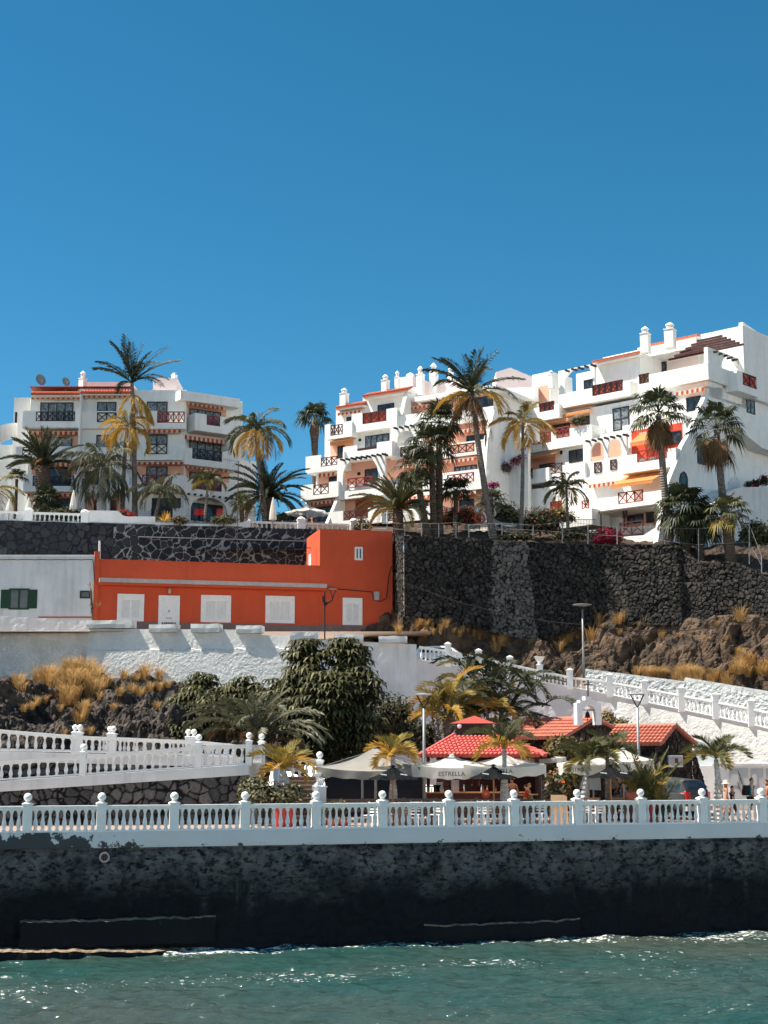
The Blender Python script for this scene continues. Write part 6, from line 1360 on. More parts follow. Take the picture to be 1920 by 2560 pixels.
# ---- the bar pavilion
ang = R(-9); ux = V((math.cos(ang), math.sin(ang), 0)); uy = V((-ux.y, ux.x, 0))
cx_ = P(1217, 1888, 70.5); ez = cx_.z; O = V((cx_.x, 70.8, 0)); HW, HD = 2.85, 2.5
bar = thing('bar_pavilion', 'open timber bar with red tiled hip roof and a small roofed lantern on top', 'bar', V((O.x, O.y, 0)))
def pv(a, b_, z): return O + ux*a + uy*b_ + UP*(z - O.z)
tz = P(1172, 1840, 70.8).z; tw_ = .85
def hipside(p0, p1, q0, q1, nrm, mb):
    """rows of rounded tiles on one roof plane"""
    n = max(4, int((p1-p0).length/.19))
    for i in range(n):
        t_ = (i+.5)/n; e = p0.lerp(p1, t_); d = (q0-p0) ; L0 = (q1-q0).length; w0 = (p1-p0).length
        # up-slope direction, clipped by the hips
        up = ((q0+q1)/2 - (p0+p1)/2); s_ = t_*w0; lo = (w0-L0)/2; k = 1.0
        if s_ < lo: k = s_/lo
        elif s_ > w0-lo: k = (w0-s_)/lo
        if k < .06: continue
        rows = max(2, int(8*k)); 
        pts = []; 
        for j in range(rows+1): pts.append(e + up*k*j/rows + nrm*(.05 if j % 2 else .035))
        [mb.tube([e + up*k*j/rows - up.normalized()*.05 + nrm*.03, e + up*k*(j+1)/rows + nrm*.0], [w0/n*.62, w0/n*.42], 6) for j in range(rows)]
R_ = [pv(-HW, -HD, ez), pv(HW, -HD, ez), pv(HW, HD, ez), pv(-HW, HD, ez)]; LX = -.55; T_ = [pv(LX-tw_, -tw_, tz), pv(LX+tw_, -tw_, tz), pv(LX+tw_, tw_, tz), pv(LX-tw_, tw_, tz)]
b = MB()
for i in range(4):
    j = (i+1) % 4; b.add([R_[i], R_[j], T_[j], T_[i]], [(0, 1, 2, 3)]); nrm = (R_[j]-R_[i]).cross(T_[i]-R_[i]).normalized(); hipside(R_[i], R_[j], T_[i], T_[j], nrm, b); b.tube([R_[i], T_[i] + UP*.06], .10, 6)
b.add([p - UP*.1 for p in R_], [(0, 1, 2, 3)]); rf = b.build('roof', tile_r, bar)
b = MB(); lz = P(1172, 1812, 70.8).z + .05
b.prism([pv(LX-.78, -.78, tz-.1), pv(LX+.78, -.78, tz-.1), pv(LX+.78, .78, tz-.1), pv(LX-.78, .78, tz-.1)], UP*(lz-tz+.1)); ln = b.build('lantern', wood, bar)
b = MB(); az_ = P(1174, 1789, 70.8).z; q4 = [pv(LX-1.05, -1.05, lz), pv(LX+1.05, -1.05, lz), pv(LX+1.05, 1.05, lz), pv(LX-1.05, 1.05, lz)]; ap = pv(LX, 0, az_)
b.add(q4 + [ap], [(0, 1, 4), (1, 2, 4), (2, 3, 4), (3, 0, 4), (3, 2, 1, 0)]); b.build('lantern_roof', mat('red_shingle', (.40, .07, .05), (.30, .05, .04), 14, .35, .65, .8, .4, 30), ln)
for k in range(7): b = MB(); z = tz + (lz-tz)*(k+.5)/7; b.bar(pv(LX-.8, -.79, z), pv(LX+.8, -.79, z), .03, .04); b.build('slat', wood_b, ln)
b = MB(); b.ball(pv(LX-.62, -.95, lz-.12), .12, 0, 10); b.build('globe_lamp', white_n, ln, smooth=True)
b = MB(); b.prism([pv(-HW+.3, 1.4, 0), pv(HW-.3, 1.4, 0), pv(HW-.3, 1.5, 0), pv(-HW+.3, 1.5, 0)], UP*(ez-.1)); b.prism([pv(HW-.5, -1.2, 0), pv(HW-.4, -1.2, 0), pv(HW-.4, 1.4, 0), pv(HW-.5, 1.4, 0)], UP*(ez-.1)); b.build('back_wall', wood, bar)
for a_ in (-HW+.35, -1.0, 1.0, HW-.35): b = MB(); p = pv(a_, -HD+.4, 0); b.box(p.x-.08, p.x+.08, p.y-.08, p.y+.08, 0, ez); b.build('post', wood, bar)
zc = 1.12
b = MB(); p0 = P(1066, 1960, 67.6); p1 = P(1262, 1960, 67.6); b.box(p0.x, p1.x+1.0, 67.5, 68.1, 0, zc-.05); b.build('counter_front', wood, bar)
b = MB(); b.box(p0.x-.1, p1.x+1.05, 67.38, 68.15, zc-.05, zc); b.build('counter_top', gold_wood, bar)
b = MB(); b.box(p0.x, p1.x, 69.4, 69.75, 1.3, 1.36); b.box(p0.x, p1.x, 69.4, 69.75, 1.7, 1.76); b.build('shelf', wood, bar)
gl = [mat('bottle_glass_'+k, c, rough=.15, spec=.6) for k, c in (('green', (.03, .10, .04)), ('brown', (.12, .05, .02)), ('clear', (.45, .48, .46)), ('amber', (.40, .16, .03)), ('red', (.45, .04, .03)))]
for i in range(26):
    px = 1070 + i*7.4 + random.uniform(-2, 2); on = random.random() < .5; Y = 67.8 if on else 69.55; z = zc if on else random.choice((1.36, 1.76)); p = P(px, 1950, Y); h = random.uniform(.24, .36); b = MB()
    b.lathe((p.x, Y, z), [(.04, 0), (.042, .02), (.042, h*.55), (.016, h*.72), (.014, h*.97), (.017, h)], 8); k = random.randrange(5); o = b.build('bottle', gl[k], smooth=True); tag(o, ('bottle standing on the bar counter' if on else 'bottle standing on the shelf behind the bar counter'), 'bottle', 'bottles on the bar counter' if on else 'bottles on the bar shelf')
for i, px in enumerate((1092, 1098, 1138)):
    p = P(px, 1950, 67.7); b = MB(); b.box(p.x-.16, p.x+.16, 67.6, 67.9, zc, zc+.32+.1*i); b.box(p.x-.12, p.x+.12, 67.57, 67.6, zc+.06, zc+.2); o = b.build('coffee_machine', [blackm, steel, conc][i]); tag(o, ['black coffee machine at the left end of the bar counter', 'grey metal box next to the black coffee machine on the bar', 'pale box on the bar counter further right'][i], 'machine')
t = thing('round_sign', 'red round drinks sign on the dark front of the bar counter', 'sign', P(1215, 1985, 67.4)); c = P(1215, 1985, 67.44); b = MB()
b.prism([c + V((.19*math.cos(q*.3927), 0, .19*math.sin(q*.3927))) for q in range(16)], V((0, .04, 0))); b.build('disc', redpot, t); b = MB(); b.prism([c + V((.07*math.cos(q*.785), -.01, .05*math.sin(q*.785))) for q in range(8)], V((0, .01, 0))); b.build('emblem', conc, t)
t = thing('tarpaulin_wall', 'dark navy slatted windbreak behind the greige parasol', 'wall', V((P(930, 1990, 68.5).x, 68.5, 0))); b = MB(); a = P(818, 1935, 68.5); c = P(1062, 1935, 68.5)
navy = mat('navy_tarpaulin', (.012, .016, .028), (.018, .022, .035), 3, .3, .7, .6, .2, 5); b.box(a.x, c.x, 68.5, 68.6, 0, 2.35); b.build('cloth', navy, t)
for z in (.75, 1.25, 1.75): b = MB(); b.box(a.x, c.x, 68.46, 68.5, z, z+.04); b.build('slat', blackm, t)
for px, lb in ((906, 'left thin grey pole under the greige parasol'), (940, 'right thin grey pole under the greige parasol')):
    p = P(px, 1960, 63.9); b = MB(); b.tube([V((p.x, 63.9, 0)), V((p.x, 63.9, 2.2))], .05, 8); o = b.build('awning_pole', steel); tag(o, lb, 'pole')
# ---- white slatted chairs and tables behind the balustrade
def chair(x, y, rz, m, lb, grp):
    t = thing('slat_chair', lb, 'chair', (x, y, 0), grp, rz); b = MB()
    for i in range(5): b.box(-.24, .24, -.22+i*.1, -.15+i*.1, .42, .45)
    b.build('seat', m, t, world=False); b = MB()
    for i in range(4): b.box(-.24, .24, .26, .29, .52+i*.11, .59+i*.11)
    b.build('backrest', m, t, world=False)
    for sx in (-.22, .22):
        for sy, h in ((-.2, .42), (.26, .95)): b = MB(); b.box(sx-.025, sx+.025, sy-.025, sy+.025, 0, h); b.build('leg', m, t, world=False)
    return t
wch = chair(0, 0, 0, white_n, 'white slatted chair standing behind the sea balustrade below the parasols', 'white slatted chairs'); dch = chair(0, 0, 0, timber, 'brown slatted chair standing behind the sea balustrade below the parasols', 'brown slatted chairs')
fw_ = fd_ = True
for i, px in enumerate((926, 942, 1000, 1018, 1206, 1222, 1252, 1464, 1478, 1492, 1345, 1330, 1512, 1532, 1552, 1570, 1036, 1060, 1090, 1120, 1160, 985)):
    w_ = px in (926, 942, 1206, 1222, 1464, 1478, 1492, 1036, 1090, 1345); p = P(px, 2050, seaY(P(px, 2050, 60).x) + 1.25 + (i % 3)*.4); rz = random.uniform(-.6, .6) + (math.pi if i % 2 else 0)
    if w_ and fw_: o = wch; fw_ = False; o.location = V((p.x, p.y, 0)); o.rotation_euler.z = rz
    elif not w_ and fd_: o = dch; fd_ = False; o.location = V((p.x, p.y, 0)); o.rotation_euler.z = rz
    else: dup(wch if w_ else dch, V((p.x, p.y, 0)), rz)
def table(x, y, lb, m, grp):
    t = thing('terrace_table', lb, 'table', (x, y, 0), grp); b = MB(); b.box(-.4, .4, -.4, .4, .72, .76); b.build('tabletop', m, t, world=False); b = MB(); b.lathe((0, 0, 0), [(.25, 0), (.25, .03), (.035, .06), (.035, .72)], 8); b.build('pedestal', blackm, t, world=False); return t
tb = table(0, 0, 'dark topped terrace table behind the balustrade', timber, 'terrace tables')
for i, px in enumerate((968, 1052, 1140, 1238, 1545, 1500)):
    p = P(px, 2040, seaY(P(px, 2050, 60).x) + 2.0); o = tb if i == 0 else dup(tb); o.location = V((p.x, p.y, 0))
for px, lb in ((1483, 'left brown wooden armchair back above the rail, under the right charcoal parasol'), (1548, 'right brown wooden armchair back above the rail, under the right charcoal parasol')):
    p = P(px, 2000, 62.4); t = thing('armchair', lb, 'chair', V((p.x, 62.4, 0))); b = MB()
    b.box(p.x-.32, p.x+.32, 62.2, 62.7, .4, .46); b.build('seat', gold_wood, t); b = MB()
    for z in (.62, .78, .95): b.box(p.x-.32, p.x+.32, 62.68, 62.74, z, z+.07)
    b.build('backrest', gold_wood, t); b = MB()
    for s_ in (-.34, .30):
        b.box(p.x+s_, p.x+s_+.05, 62.2, 62.25, 0, .66); b.box(p.x+s_, p.x+s_+.05, 62.69, 62.74, 0, 1.04); b.box(p.x+s_-.01, p.x+s_+.06, 62.16, 62.74, .66, .70)
    b.build('frame', timber, t)
t = thing('menu_board', 'tan folding menu board standing behind the balustrade near the man in the blue shirt', 'board', V((P(1396, 2040, 61.5).x, 61.5, 0))); c = P(1396, 2000, 61.5)
tan = mat('tan_board', (.52, .33, .20), (.46, .28, .17), 3, .3, .7, .8)
b = MB(); b.prism([V((c.x-.36, 61.2, .02)), V((c.x+.36, 61.2, .02)), V((c.x+.34, 61.45, 1.12)), V((c.x+.22, 61.46, 1.17)), V((c.x-.30, 61.46, 1.17))], V((0, .04, 0))); b.build('front_panel', tan, t); b = MB(); b.prism([V((c.x-.36, 61.8, .02)), V((c.x+.36, 61.8, .02)), V((c.x+.3, 61.52, 1.12)), V((c.x-.3, 61.52, 1.12))], V((0, .04, 0))); b.build('rear_panel', tan, t)
# pots
def pot(name, lb, px, py0, py1, Y, m, plant=None):
    p = P(px, py1, Y); h = P(px, py0, Y).z - 0; w_ = 18*Y/F; t = thing(name, lb, 'planter', V((p.x, Y, 0))); b = MB()
    b.lathe((p.x, Y, 0), [(w_*.62, 0), (w_*.7, h*.1), (w_*.92, h*.85), (w_*1.04, h*.86), (w_*1.04, h), (w_*.9, h), (w_*.88, h*.93), (.02, h*.92)], 14); b.build('pot', m, t, smooth=False); return t
pot('planter', 'left of two tall red planters behind the balustrade by the leafy shrub', 700, 2013, 2060, 58.6, redpot); pot('planter', 'right of two tall red planters behind the balustrade by the leafy shrub', 722, 2013, 2060, 58.8, redpot)
pot('planter', 'terracotta flower pot on the rail level left of the golden clump palm', 1583, 1981, 2040, 62.6, terra); pot('planter', 'dark red planter behind the balustrade below the golden clump palm', 1622, 2016, 2045, 62.0, redpot)
pot('planter', 'small terracotta pot at the foot of the white stairs, left one', 832, 2046, 2060, 60.4, terra); pot('planter', 'small terracotta pot at the foot of the white stairs, right one', 858, 2046, 2060, 60.4, terra)
# ---- white stairs
st = thing('stairway', 'terracotta stairs with stepped white side walls rising from the promenade', 'stairs', V((P(755, 2060, 61).x, 61, 0)))
xa, xb = P(705, 2000, 62).x, P(775, 2000, 62).x; ns = 11; b = MB()
for i in range(ns): b.box(xa, xb + .01*i, 61.0+.30*i, 64.8, .17*i, .17*(i+1) - .035)
b.build('risers', timber, st); b = MB()  # dark risers: their shade is put into the colour
for i in range(ns): b.box(xa, xb + .01*i, 61.0+.30*i-.02, 61.0+.30*i+.31, .17*(i+1)-.035, .17*(i+1))
b.build('treads', pave, st)
b = MB(); b.box(xa-.6, xb+.1, 64.8, 65.1, 0, 1.86); b.build('landing_wall', plain_w, st)
sb_ = thing('balustrade', 'white stepped balustrade with ball finials on the right side of the stairs', 'balustrade', V((xb+.15, 61, 0)))
x_ = xb + .18
b = MB(); b.prism([V((x_, 60.8, 0)), V((x_, 64.6, 0)), V((x_, 64.6, 1.6)), V((x_, 60.8, .25))], V((.22, 0, 0))); b.build('stringer', white_n, sb_)
for y, zb_2, zt in ((60.75, 0, 1.2), (64.5, 1.6, 2.5)): bpost(sb_, white_n, V((x_+.1, y, 0)), zt, zb_2, .32, .15)
for i in range(4):
    y0 = 61.0+.85*i; z0 = .32 + .40*i; b = MB(); b.box(x_-.02, x_+.24, y0, y0+.9, z0+.78+.1*i*0, z0+.9); b.build('handrail', white_n, sb_)
    for k in range(3): y = y0+.15+.28*k; baluster(sb_, white_n, V((x_+.11, y, z0+.78)), V((x_+.11, y, z0-.12+.13*k)), .9)
bpost(sb_, white_n, V((P(803, 1980, 62).x, 62, 0)), 1.45, 0, .4, .15)
s2 = thing('balustrade', 'white slanting side wall left of the stairs behind the leaning bottle palm', 'balustrade', V((xa-.2, 61, 0)))
b = MB(); b.prism([V((xa-.35, 61.0, 0)), V((xa-.35, 64.6, 0)), V((xa-.55, 64.6, 2.4)), V((xa-.4, 61.0, 1.0))], V((.24, 0, 0))); b.build('side_wall', white_n, s2)
for k in range(5): baluster(s2, white_n, V((xa+.25+.3*k, 64.95, 2.5)), V((xa+.25+.3*k, 64.95, 1.86)), 1)
b = MB(); b.bar(V((xa-.4, 64.95, 2.55)), V((xb+.1, 64.95, 2.55)), .25, .12); b.build('handrail', white_n, s2)
# ---- chapel
def gable_house(root, gl_, ga, gr, theta, Lr, zbase, over=.25, wm_=lavastone, tm=tile_o, roof_t=.1):
    """gl_, ga, gr: left eave, apex, right eave points of the front gable; ridge runs back by Lr"""
    a = V((gr.x-gl_.x, gr.y-gl_.y, 0)).normalized(); bk = V((-a.y, a.x, 0)); n_ = -bk; ze = min(gl_.z, gr.z)
    W = (V((gr.x, gr.y, 0)) - V((gl_.x, gl_.y, 0))).length; A = V((gl_.x, gl_.y, 0)); um = (ga - gl_).dot(a)
    hz = lambda u: gl_.z + (ga.z-gl_.z)*u/um if u < um else ga.z + (gr.z-ga.z)*(u-um)/(W-um)
    b = MB(); stone_face(b, lambda u, v: A + a*(u*W) + UP*lerp(zbase, hz(u*W), v), n_, 70, 70, .32, .05, .1); b.build('gable_wall', wm_, root)
    b = MB(); stone_face(b, lambda u, v: A + bk*(Lr*(1-u)) + UP*lerp(zbase, gl_.z, v), -a, 60, 40, .32, .05, .1); b.build('side_wall', wm_, root)
    b = MB(); b.prism([A + a*.06 + bk*.06 + UP*zbase, A + a*(W-.06) + bk*.06 + UP*zbase, A + a*(W-.06) + bk*.06 + UP*(gr.z-.05), A + a*um + bk*.06 + UP*(ga.z-.06), A + a*.06 + bk*.06 + UP*(gl_.z-.05)], bk*(Lr-.1)); b.build('core_wall', plain_w, root)
    b = MB()
    for s0, e in ((gl_, -1), (gr, 1)):
        ap = A + a*um + UP*ga.z; ev = V((s0.x, s0.y, s0.z)); d = (ev - ap); ev = ap + d*(1 + over/d.length*1.2); sl = ev - ap; k = int((Lr+over*2)/.21)
        p0 = ap - bk*over; nn_ = sl.cross(bk).normalized(); nn_ = nn_ if nn_.z > 0 else -nn_
        b.prism([p0, p0 + sl, p0 + sl + bk*(Lr+2*over), p0 + bk*(Lr+2*over)], nn_*.05)
        for i in range(k):
            q = p0 + bk*((Lr+2*over)*(i+.5)/k) + nn_*.06; rows = 6; [b.tube([q + sl*(j/rows), q + sl*((j+1.06)/rows) + nn_*.03], [(Lr+2*over)/k*.42, (Lr+2*over)/k*.58], 6) for j in range(rows)]
    ap = A + a*um + UP*(ga.z+.07) - bk*over; b.tube([ap, ap + bk*(Lr+2*over)], .12, 7); b.build('roof', tm, root)
    return A, a, bk, W
th = R(42)
def gpts(pl_, pa, pr, Y, ang):
    L = P(*pl_, Y); tn = math.tan(ang)
    def on(px, py):
        r = ray(px, py); a = V((math.cos(ang), math.sin(ang), 0)); n_ = V((a.y, -a.x, 0)); t_ = (L-CAM).dot(n_)/r.dot(n_); return CAM + r*t_
    return L, on(*pa), on(*pr)
ch = thing('chapel', 'small dark stone chapel with orange tiled roof and a white bell arch', 'chapel', V((P(1480, 1990, 75).x, 75, 0)))
g0, g1, g2 = gpts((1411, 1842), (1480, 1799), (1562, 1838), 74.5, th); A, a, bk, W = gable_house(ch, g0, g1, g2, th, 4.4, 0)
ba_ = thing('bell_arch', 'white bell arch with a hanging bell rising above the chapel gable', 'belfry', V((P(1472, 1805, 75.6).x, 75.6, 4.2)))
fb = Fac(1442, 1800, 74.3, -20); b = MB(); u0, u1, z0, z1 = fb.rect(1442, 1503, 1757, 1812, 0); A_, C_, q0, q1 = fb.rect(1456, 1489, 1764, 1812, 0)
archwall(b, fb, u0, u1, z0, z1, -.35, 0, [(A_, C_, z0, fb.uz(1456, 1782, 0)[1])])
for x0, x1, y0 in ((1450, 1494, 1750), (1463, 1478, 1741)): r_ = fb.rect(x0, x1, y0, 1757, 0); fb.fbox(b, r_[0], r_[1], z1, r_[3], -.35, 0)
b.build('arch', white_n, ba_); c = fb.pt((A_+C_)/2, fb.uz(1472, 1788, 0)[1], -.18); b = MB(); b.lathe(c - UP*.12, [(.17, 0), (.14, .05), (.10, .22), (.05, .30), (.02, .33)], 10); b.build('bell', blackm, ba_, smooth=True)
b = MB(); b.bar(fb.pt(A_, c.z+.26, -.18), fb.pt(C_, c.z+.26, -.18), .05); b.bar(c + UP*.2, c - UP*.35, .03); b.build('yoke', wood, ba_)
t = thing('iron_cross', 'black iron cross standing on top of the white bell arch', 'cross', P(1470, 1741, 75.5)); b = MB(); p0, p1 = P(1470, 1742, 75.55), P(1470, 1700, 75.55); b.bar(p0, p1, .06); b.bar(P(1459, 1712, 75.55), P(1481, 1712, 75.55), .055); o = b.build('cross_bars', blackm, t)
sh = thing('stone_house', 'dark lava stone house with orange tiled roof and a small pale window on the right', 'house', V((P(1690, 1990, 71).x, 71, 0)))
g0, g1, g2 = gpts((1652, 1856), (1683, 1817), (1728, 1857), 69.5, R(48)); A, a, bk, W = gable_house(sh, g0, g1, g2, R(48), 2.9, 0, .2)
b = MB(); wl = P(1757, 1900, 72.4); e0 = V((g2.x, g2.y, 0)); stone_face(b, lambda u, v: (lambda q: V((q.x, q.y, lerp(0, lerp(2.9, 1.75, min(1, max(0, (u-.25)*1.6))) + .15*noise.noise(V((u*9, 0, 0))), v))))(e0.lerp(V((wl.x, wl.y, 0)), u)), V((.6, -.8, 0)), 40, 46, .32, .07, .1); b.build('wall_stub', lavastone, sh)
wn = (A + a*0 - bk*0); fh = Fac(1652, 1900, 69.5, -48); r_ = fh.rect(1671, 1706, 1888, 1918, .08); b = MB(); fh.fbox(b, r_[0], r_[1], r_[2], r_[3], -.05, .10); w_ = b.build('window', white_n, sh)
b = MB(); fh.fbox(b, r_[0]+.05, r_[1]-.05, r_[2]+.05, r_[3]-.06, .1, .115); b.build('panel', conc, w_); b = MB(); um = (r_[0]+r_[1])/2; fh.fbox(b, um-.12, um+.14, r_[3]-.36, r_[3]-.14, .115, .14); b.build('opening', blackm, w_)
# white outbuilding and doors under the rough wall at the right
ob = thing('utility_wall', 'white wall with grey service doors at the foot of the rough wall on the right', 'wall', V((P(1840, 2005, 76).x, 76, 0))); fo = Fac(1735, 1950, 77, 12)
zt_ = fo.uz(1790, 1914, 0)[1]; u0 = fo.uz(1742, 1950, 0)[0]; u1 = fo.uz(2050, 1950, 0)[0]; b = MB(); fo.fbox(b, u0, u1, 0, zt_, -4.5, 0); b.build('wall', white, ob)
b = MB(); fo.fbox(b, u0+.8, u1, zt_, zt_+.12, -4.6, .12); b.build('coping', plain_w, ob)
greyd = mat('pale_grey_door', (.50, .51, .50), (.44, .45, .44), 2, .3, .7, .7)
for x0, x1 in ((1823, 1870), (1876, 1908), (1915, 1960)):
    r_ = fo.rect(x0, x1, 1921, 1986, .04); b = MB(); fo.fbox(b, r_[0], r_[1], 0.02, r_[3], 0, .05); d_ = b.build('door', greyd, ob); b = MB(); fo.fbox(b, r_[0]+.08, lerp(r_[0], r_[1], .48), r_[3]-.85, r_[3]-.12, .05, .07); b.build('door_panel', greyd, d_)
b = MB()
for x0, y0, x1, y1 in ((1845, 1928, 1850, 1940), (1850, 1942, 1856, 1962), (1844, 1955, 1850, 1976)): b.bar(fpt(fo, x0, y0, .06), fpt(fo, x1, y1, .06), .05, .03)
b.build('tape_marks', blackm, ob)
t = thing('wall_patch', 'smooth pale plaster patch on the rough wall beside the stone house', 'wall', P(1760, 1900, 79.5)); b = MB(); b.prism([P(1735, 1915, 79), P(1735, 1850, 79), P(1765, 1858, 79), P(1785, 1880, 79), P(1792, 1915, 79)], V((0, .6, 0))); o = b.build('plaster', plain_w, t)
# ---- lamp posts
def lamp(lb, px, pyt, pyb, Y, cup=True):
    p = P(px, pyb, Y); tp = P(px, pyt, Y); t = thing('street_lamp', lb, 'street lamp', V((p.x, Y, p.z))); b = MB(); hz_ = tp.z - (.62 if cup else .3)
    b.tube([V((p.x, Y, p.z)), V((p.x, Y, lerp(p.z, hz_, .4))), V((p.x, Y, hz_))], [.085, .07, .055], 8); b.build('pole', steel, t, smooth=True); b = MB(); q = V((p.x, Y, hz_))
    if cup:
        for s_ in (-1, 1): b.tube([q, q + V((s_*.10, 0, .18)), q + V((s_*.30, 0, .58))], .03, 6)
        b.build('arms', blackm, t); b = MB(); b.lathe(q + UP*.56, [(.36, 0), (.38, .03), (.30, .07), (.05, .10)], 14); b.build('lamp_disc', steel, t)
    else:
        b.lathe(q - UP*.05, [(.07, 0), (.10, .1), (.16, .16), (.16, .2)], 10); b.build('neck', blackm, t); b = MB(); b.lathe(q + UP*.16, [(.15, 0), (.62, .1), (.62, .14), (.1, .2)], 16); b.build('lamp_disc', steel, t)
    return t
lamp('street lamp with forked head behind the greige parasol, left of the red bar roof', 1061, 1735, 2040, 64.0); lamp('street lamp with forked head in front of the stone house roof', 1600, 1734, 2005, 67.0); lamp('tall street lamp with flat disc head on the road in front of the rocks', 1460, 1511, 1706, 97.5, False)
t = thing('street_lamp', 'street lamp post with a lyre shaped lantern bracket in front of the orange house', 'street lamp', P(812, 1610, 98.3)); p = wloc(t); tp = P(812, 1480, 98.3); b = MB(); b.tube([p, tp], .05, 7); b.build('pole', blackm, t); b = MB(); q = P(812, 1512, 98.3)
b.tube([P(812, 1516, 98.3), P(820, 1508, 98.3), P(831, 1500, 98.3), P(832, 1490, 98.3)], .045, 6); b.tube([P(832, 1495, 98.3), P(826, 1478, 98.3), P(822, 1471, 98.3)], .03, 5); b.tube([P(832, 1495, 98.3), P(838, 1480, 98.3), P(841, 1472, 98.3)], .03, 5); b.prism([P(808, 1504, 98.3), P(822, 1506, 98.3), P(811, 1520, 98.3)], V((0, .12, 0))); b.bar(P(808, 1490, 98.25), P(808, 1506, 98.25), .1); b.build('bracket', blackm, t); b = MB(); b.bar(P(821, 1472, 98.3), P(842, 1473, 98.3), .12, .05); b.build('lantern', conc, t)
# thin masts and cables
t = thing('television_mast', 'thin rusty television mast with a comb aerial rising in front of the basalt wall', 'aerial', P(593, 1398, 110)); b = MB(); b.tube([P(593, 1400, 109.9), P(596, 1153, 109.9)], .035, 5); b.build('mast', barkb, t); b = MB(); b.bar(P(558, 1148, 109.9), P(596, 1155, 109.9), .03)
for i in range(7): x = 560+i*4.5; b.bar(P(x, 1143 + i*.9, 109.9), P(x, 1156 + i*.6, 109.9), .02)
b.bar(P(580, 1168, 109.9), P(596, 1152, 109.9), .03); b.bar(P(587, 1137, 109.9), P(597, 1156, 109.9), .03); b.build('aerial', steel, t)
def cable(lb, pts, r=.025, sag=.6, m=None):
    b = MB(); out = []
    for (a, c) in zip(pts, pts[1:]):
        for i in range(13): t_ = i/12; out.append(a.lerp(c, t_) - UP*sag*4*t_*(1-t_))
    b.tube(out, r, 4); o = b.build('overhead_cable', m or blackm); return tag(o, lb, 'cable')
cable('overhead cable running from the orange house past the dry stone wall to the lamp', [P(985, 1445, 104), P(1460, 1562, 97.5), P(1925, 1545, 92)]); cable('pale hose pipe running down the rocks at the right edge', [P(1785, 1675, 95), P(1930, 1590, 96)], .03, .1, timber)
for x, y0, y1, Y, lb in ((249, 1352, 1400, 103.5, 'short white pipe standing on the roof corner of the orange house'), (246, 1345, 1378, 103.8, 'thin rusty rod beside the white roof pipe of the orange house')):
    b = MB(); b.tube([P(x, y1, Y), P(x, y0, Y)], .07 if x == 249 else .025, 6); o = b.build('roof_pipe', white_n if x == 249 else barkb); tag(o, lb, 'pipe')
# wire fence along the garden edge
wf = thing('wire_fence', 'thin wire fence with metal posts along the top of the dry stone wall', 'fence', P(1150, 1335, 107)); pp = []
for x, yb, yt, Y in ((905, 1340, 1308, 110), (968, 1337, 1305, 109), (1012, 1338, 1310, 107.5), (1054, 1336, 1308, 107), (1097, 1337, 1309, 107), (1140, 1336, 1306, 107), (1172, 1334, 1312, 107), (1255, 1335, 1308, 107), (1333, 1338, 1313, 106.8), (1406, 1355, 1305, 106.6), (1470, 1362, 1310, 106.4), (1543, 1362, 1318, 106.2), (1746, 1402, 1322, 104.5), (1873, 1400, 1310, 103.2), (1904, 1438, 1390, 102)):
    a, c = P(x, yb, Y), P(x, yt, Y); b = MB(); b.tube([a - UP*.3, c], .04, 6); b.build('post', steel, wf); pp.append((a, c))
for (a, c), (a2, c2) in zip(pp, pp[1:]): b = MB(); b.tube([c, c2], .012, 4); b.tube([a.lerp(c, .5), a2.lerp(c2, .5)], .012, 4); b.build('wire', steel, wf)
pf = thing('pool_fence', 'dark slim garden railing behind the shrubs in front of the right building', 'fence', P(1390, 1318, 111.5)); b = MB(); a, c = P(1150, 1320, 112.5), P(1490, 1322, 110)
for i in range(90): q = a.lerp(c, i/89); b.bar(q - UP*.4, q + UP*.7, .025)
b.build('bars', blackm, pf); b = MB(); b.bar(a+UP*.7, c+UP*.7, .04); b.bar(a-UP*.2, c-UP*.2, .04); b.build('rail', blackm, pf)
t = thing('lifebuoy', 'orange red lifebuoy ring on a stand among the garden flowers', 'lifebuoy', P(1199, 1312, 110.8)); c = P(1199, 1296, 110.8); b = MB(); r = 12*110.8/F; b.tube([c + V((r*math.cos(q*.3307), 0, r*math.sin(q*.3307))) for q in range(20)], .085, 8); b.build('ring', mat('lifebuoy_orange', (.62, .09, .035), (.5, .07, .03), 3, .3, .7, .5), t); b = MB(); b.bar(wloc(t) - UP*.4, c, .06); b.build('stand', wood, t)
parasol('white garden parasol on the lawn behind the curved coconut trunk', 1232, 1318, 1296, 112.5, 2.2, 8, canvas_w, .1, 10, zb=P(1232, 1335, 112.5).z-.4); parasol('open white parasol by the balustrade between the two left apartment buildings', 768, 1281, 1262, 117, 1.75, 8, canvas_w, .06, 10, zb=20.5)
for x, yb, yt, Y, lb in ((682, 1308, 1243, 114.5, 'closed white parasol next to the wide date palm'), (182, 1290, 1225, 114, 'closed white parasol behind the left garden balustrade near the royal palm'), (70, 1290, 1245, 114, 'closed cream parasol behind the left garden balustrade'), (22, 1290, 1248, 114, 'closed cream parasol at the far left edge')):
    a, c = P(x, yb, Y), P(x, yt, Y); t = thing('closed_parasol', lb, 'parasol', a); b = MB(); h = c.z-a.z; b.lathe(a + UP*h*.12, [(.12, 0), (.30, .02), (.27, h*.25), (.16, h*.6), (.05, h*.85), (.02, h*.88)], 8); b.build('folded_cloth', canvas_w, t); b = MB(); b.tube([a - UP*.5, a + UP*h*.2], .04, 6); b.build('pole', steel, t)
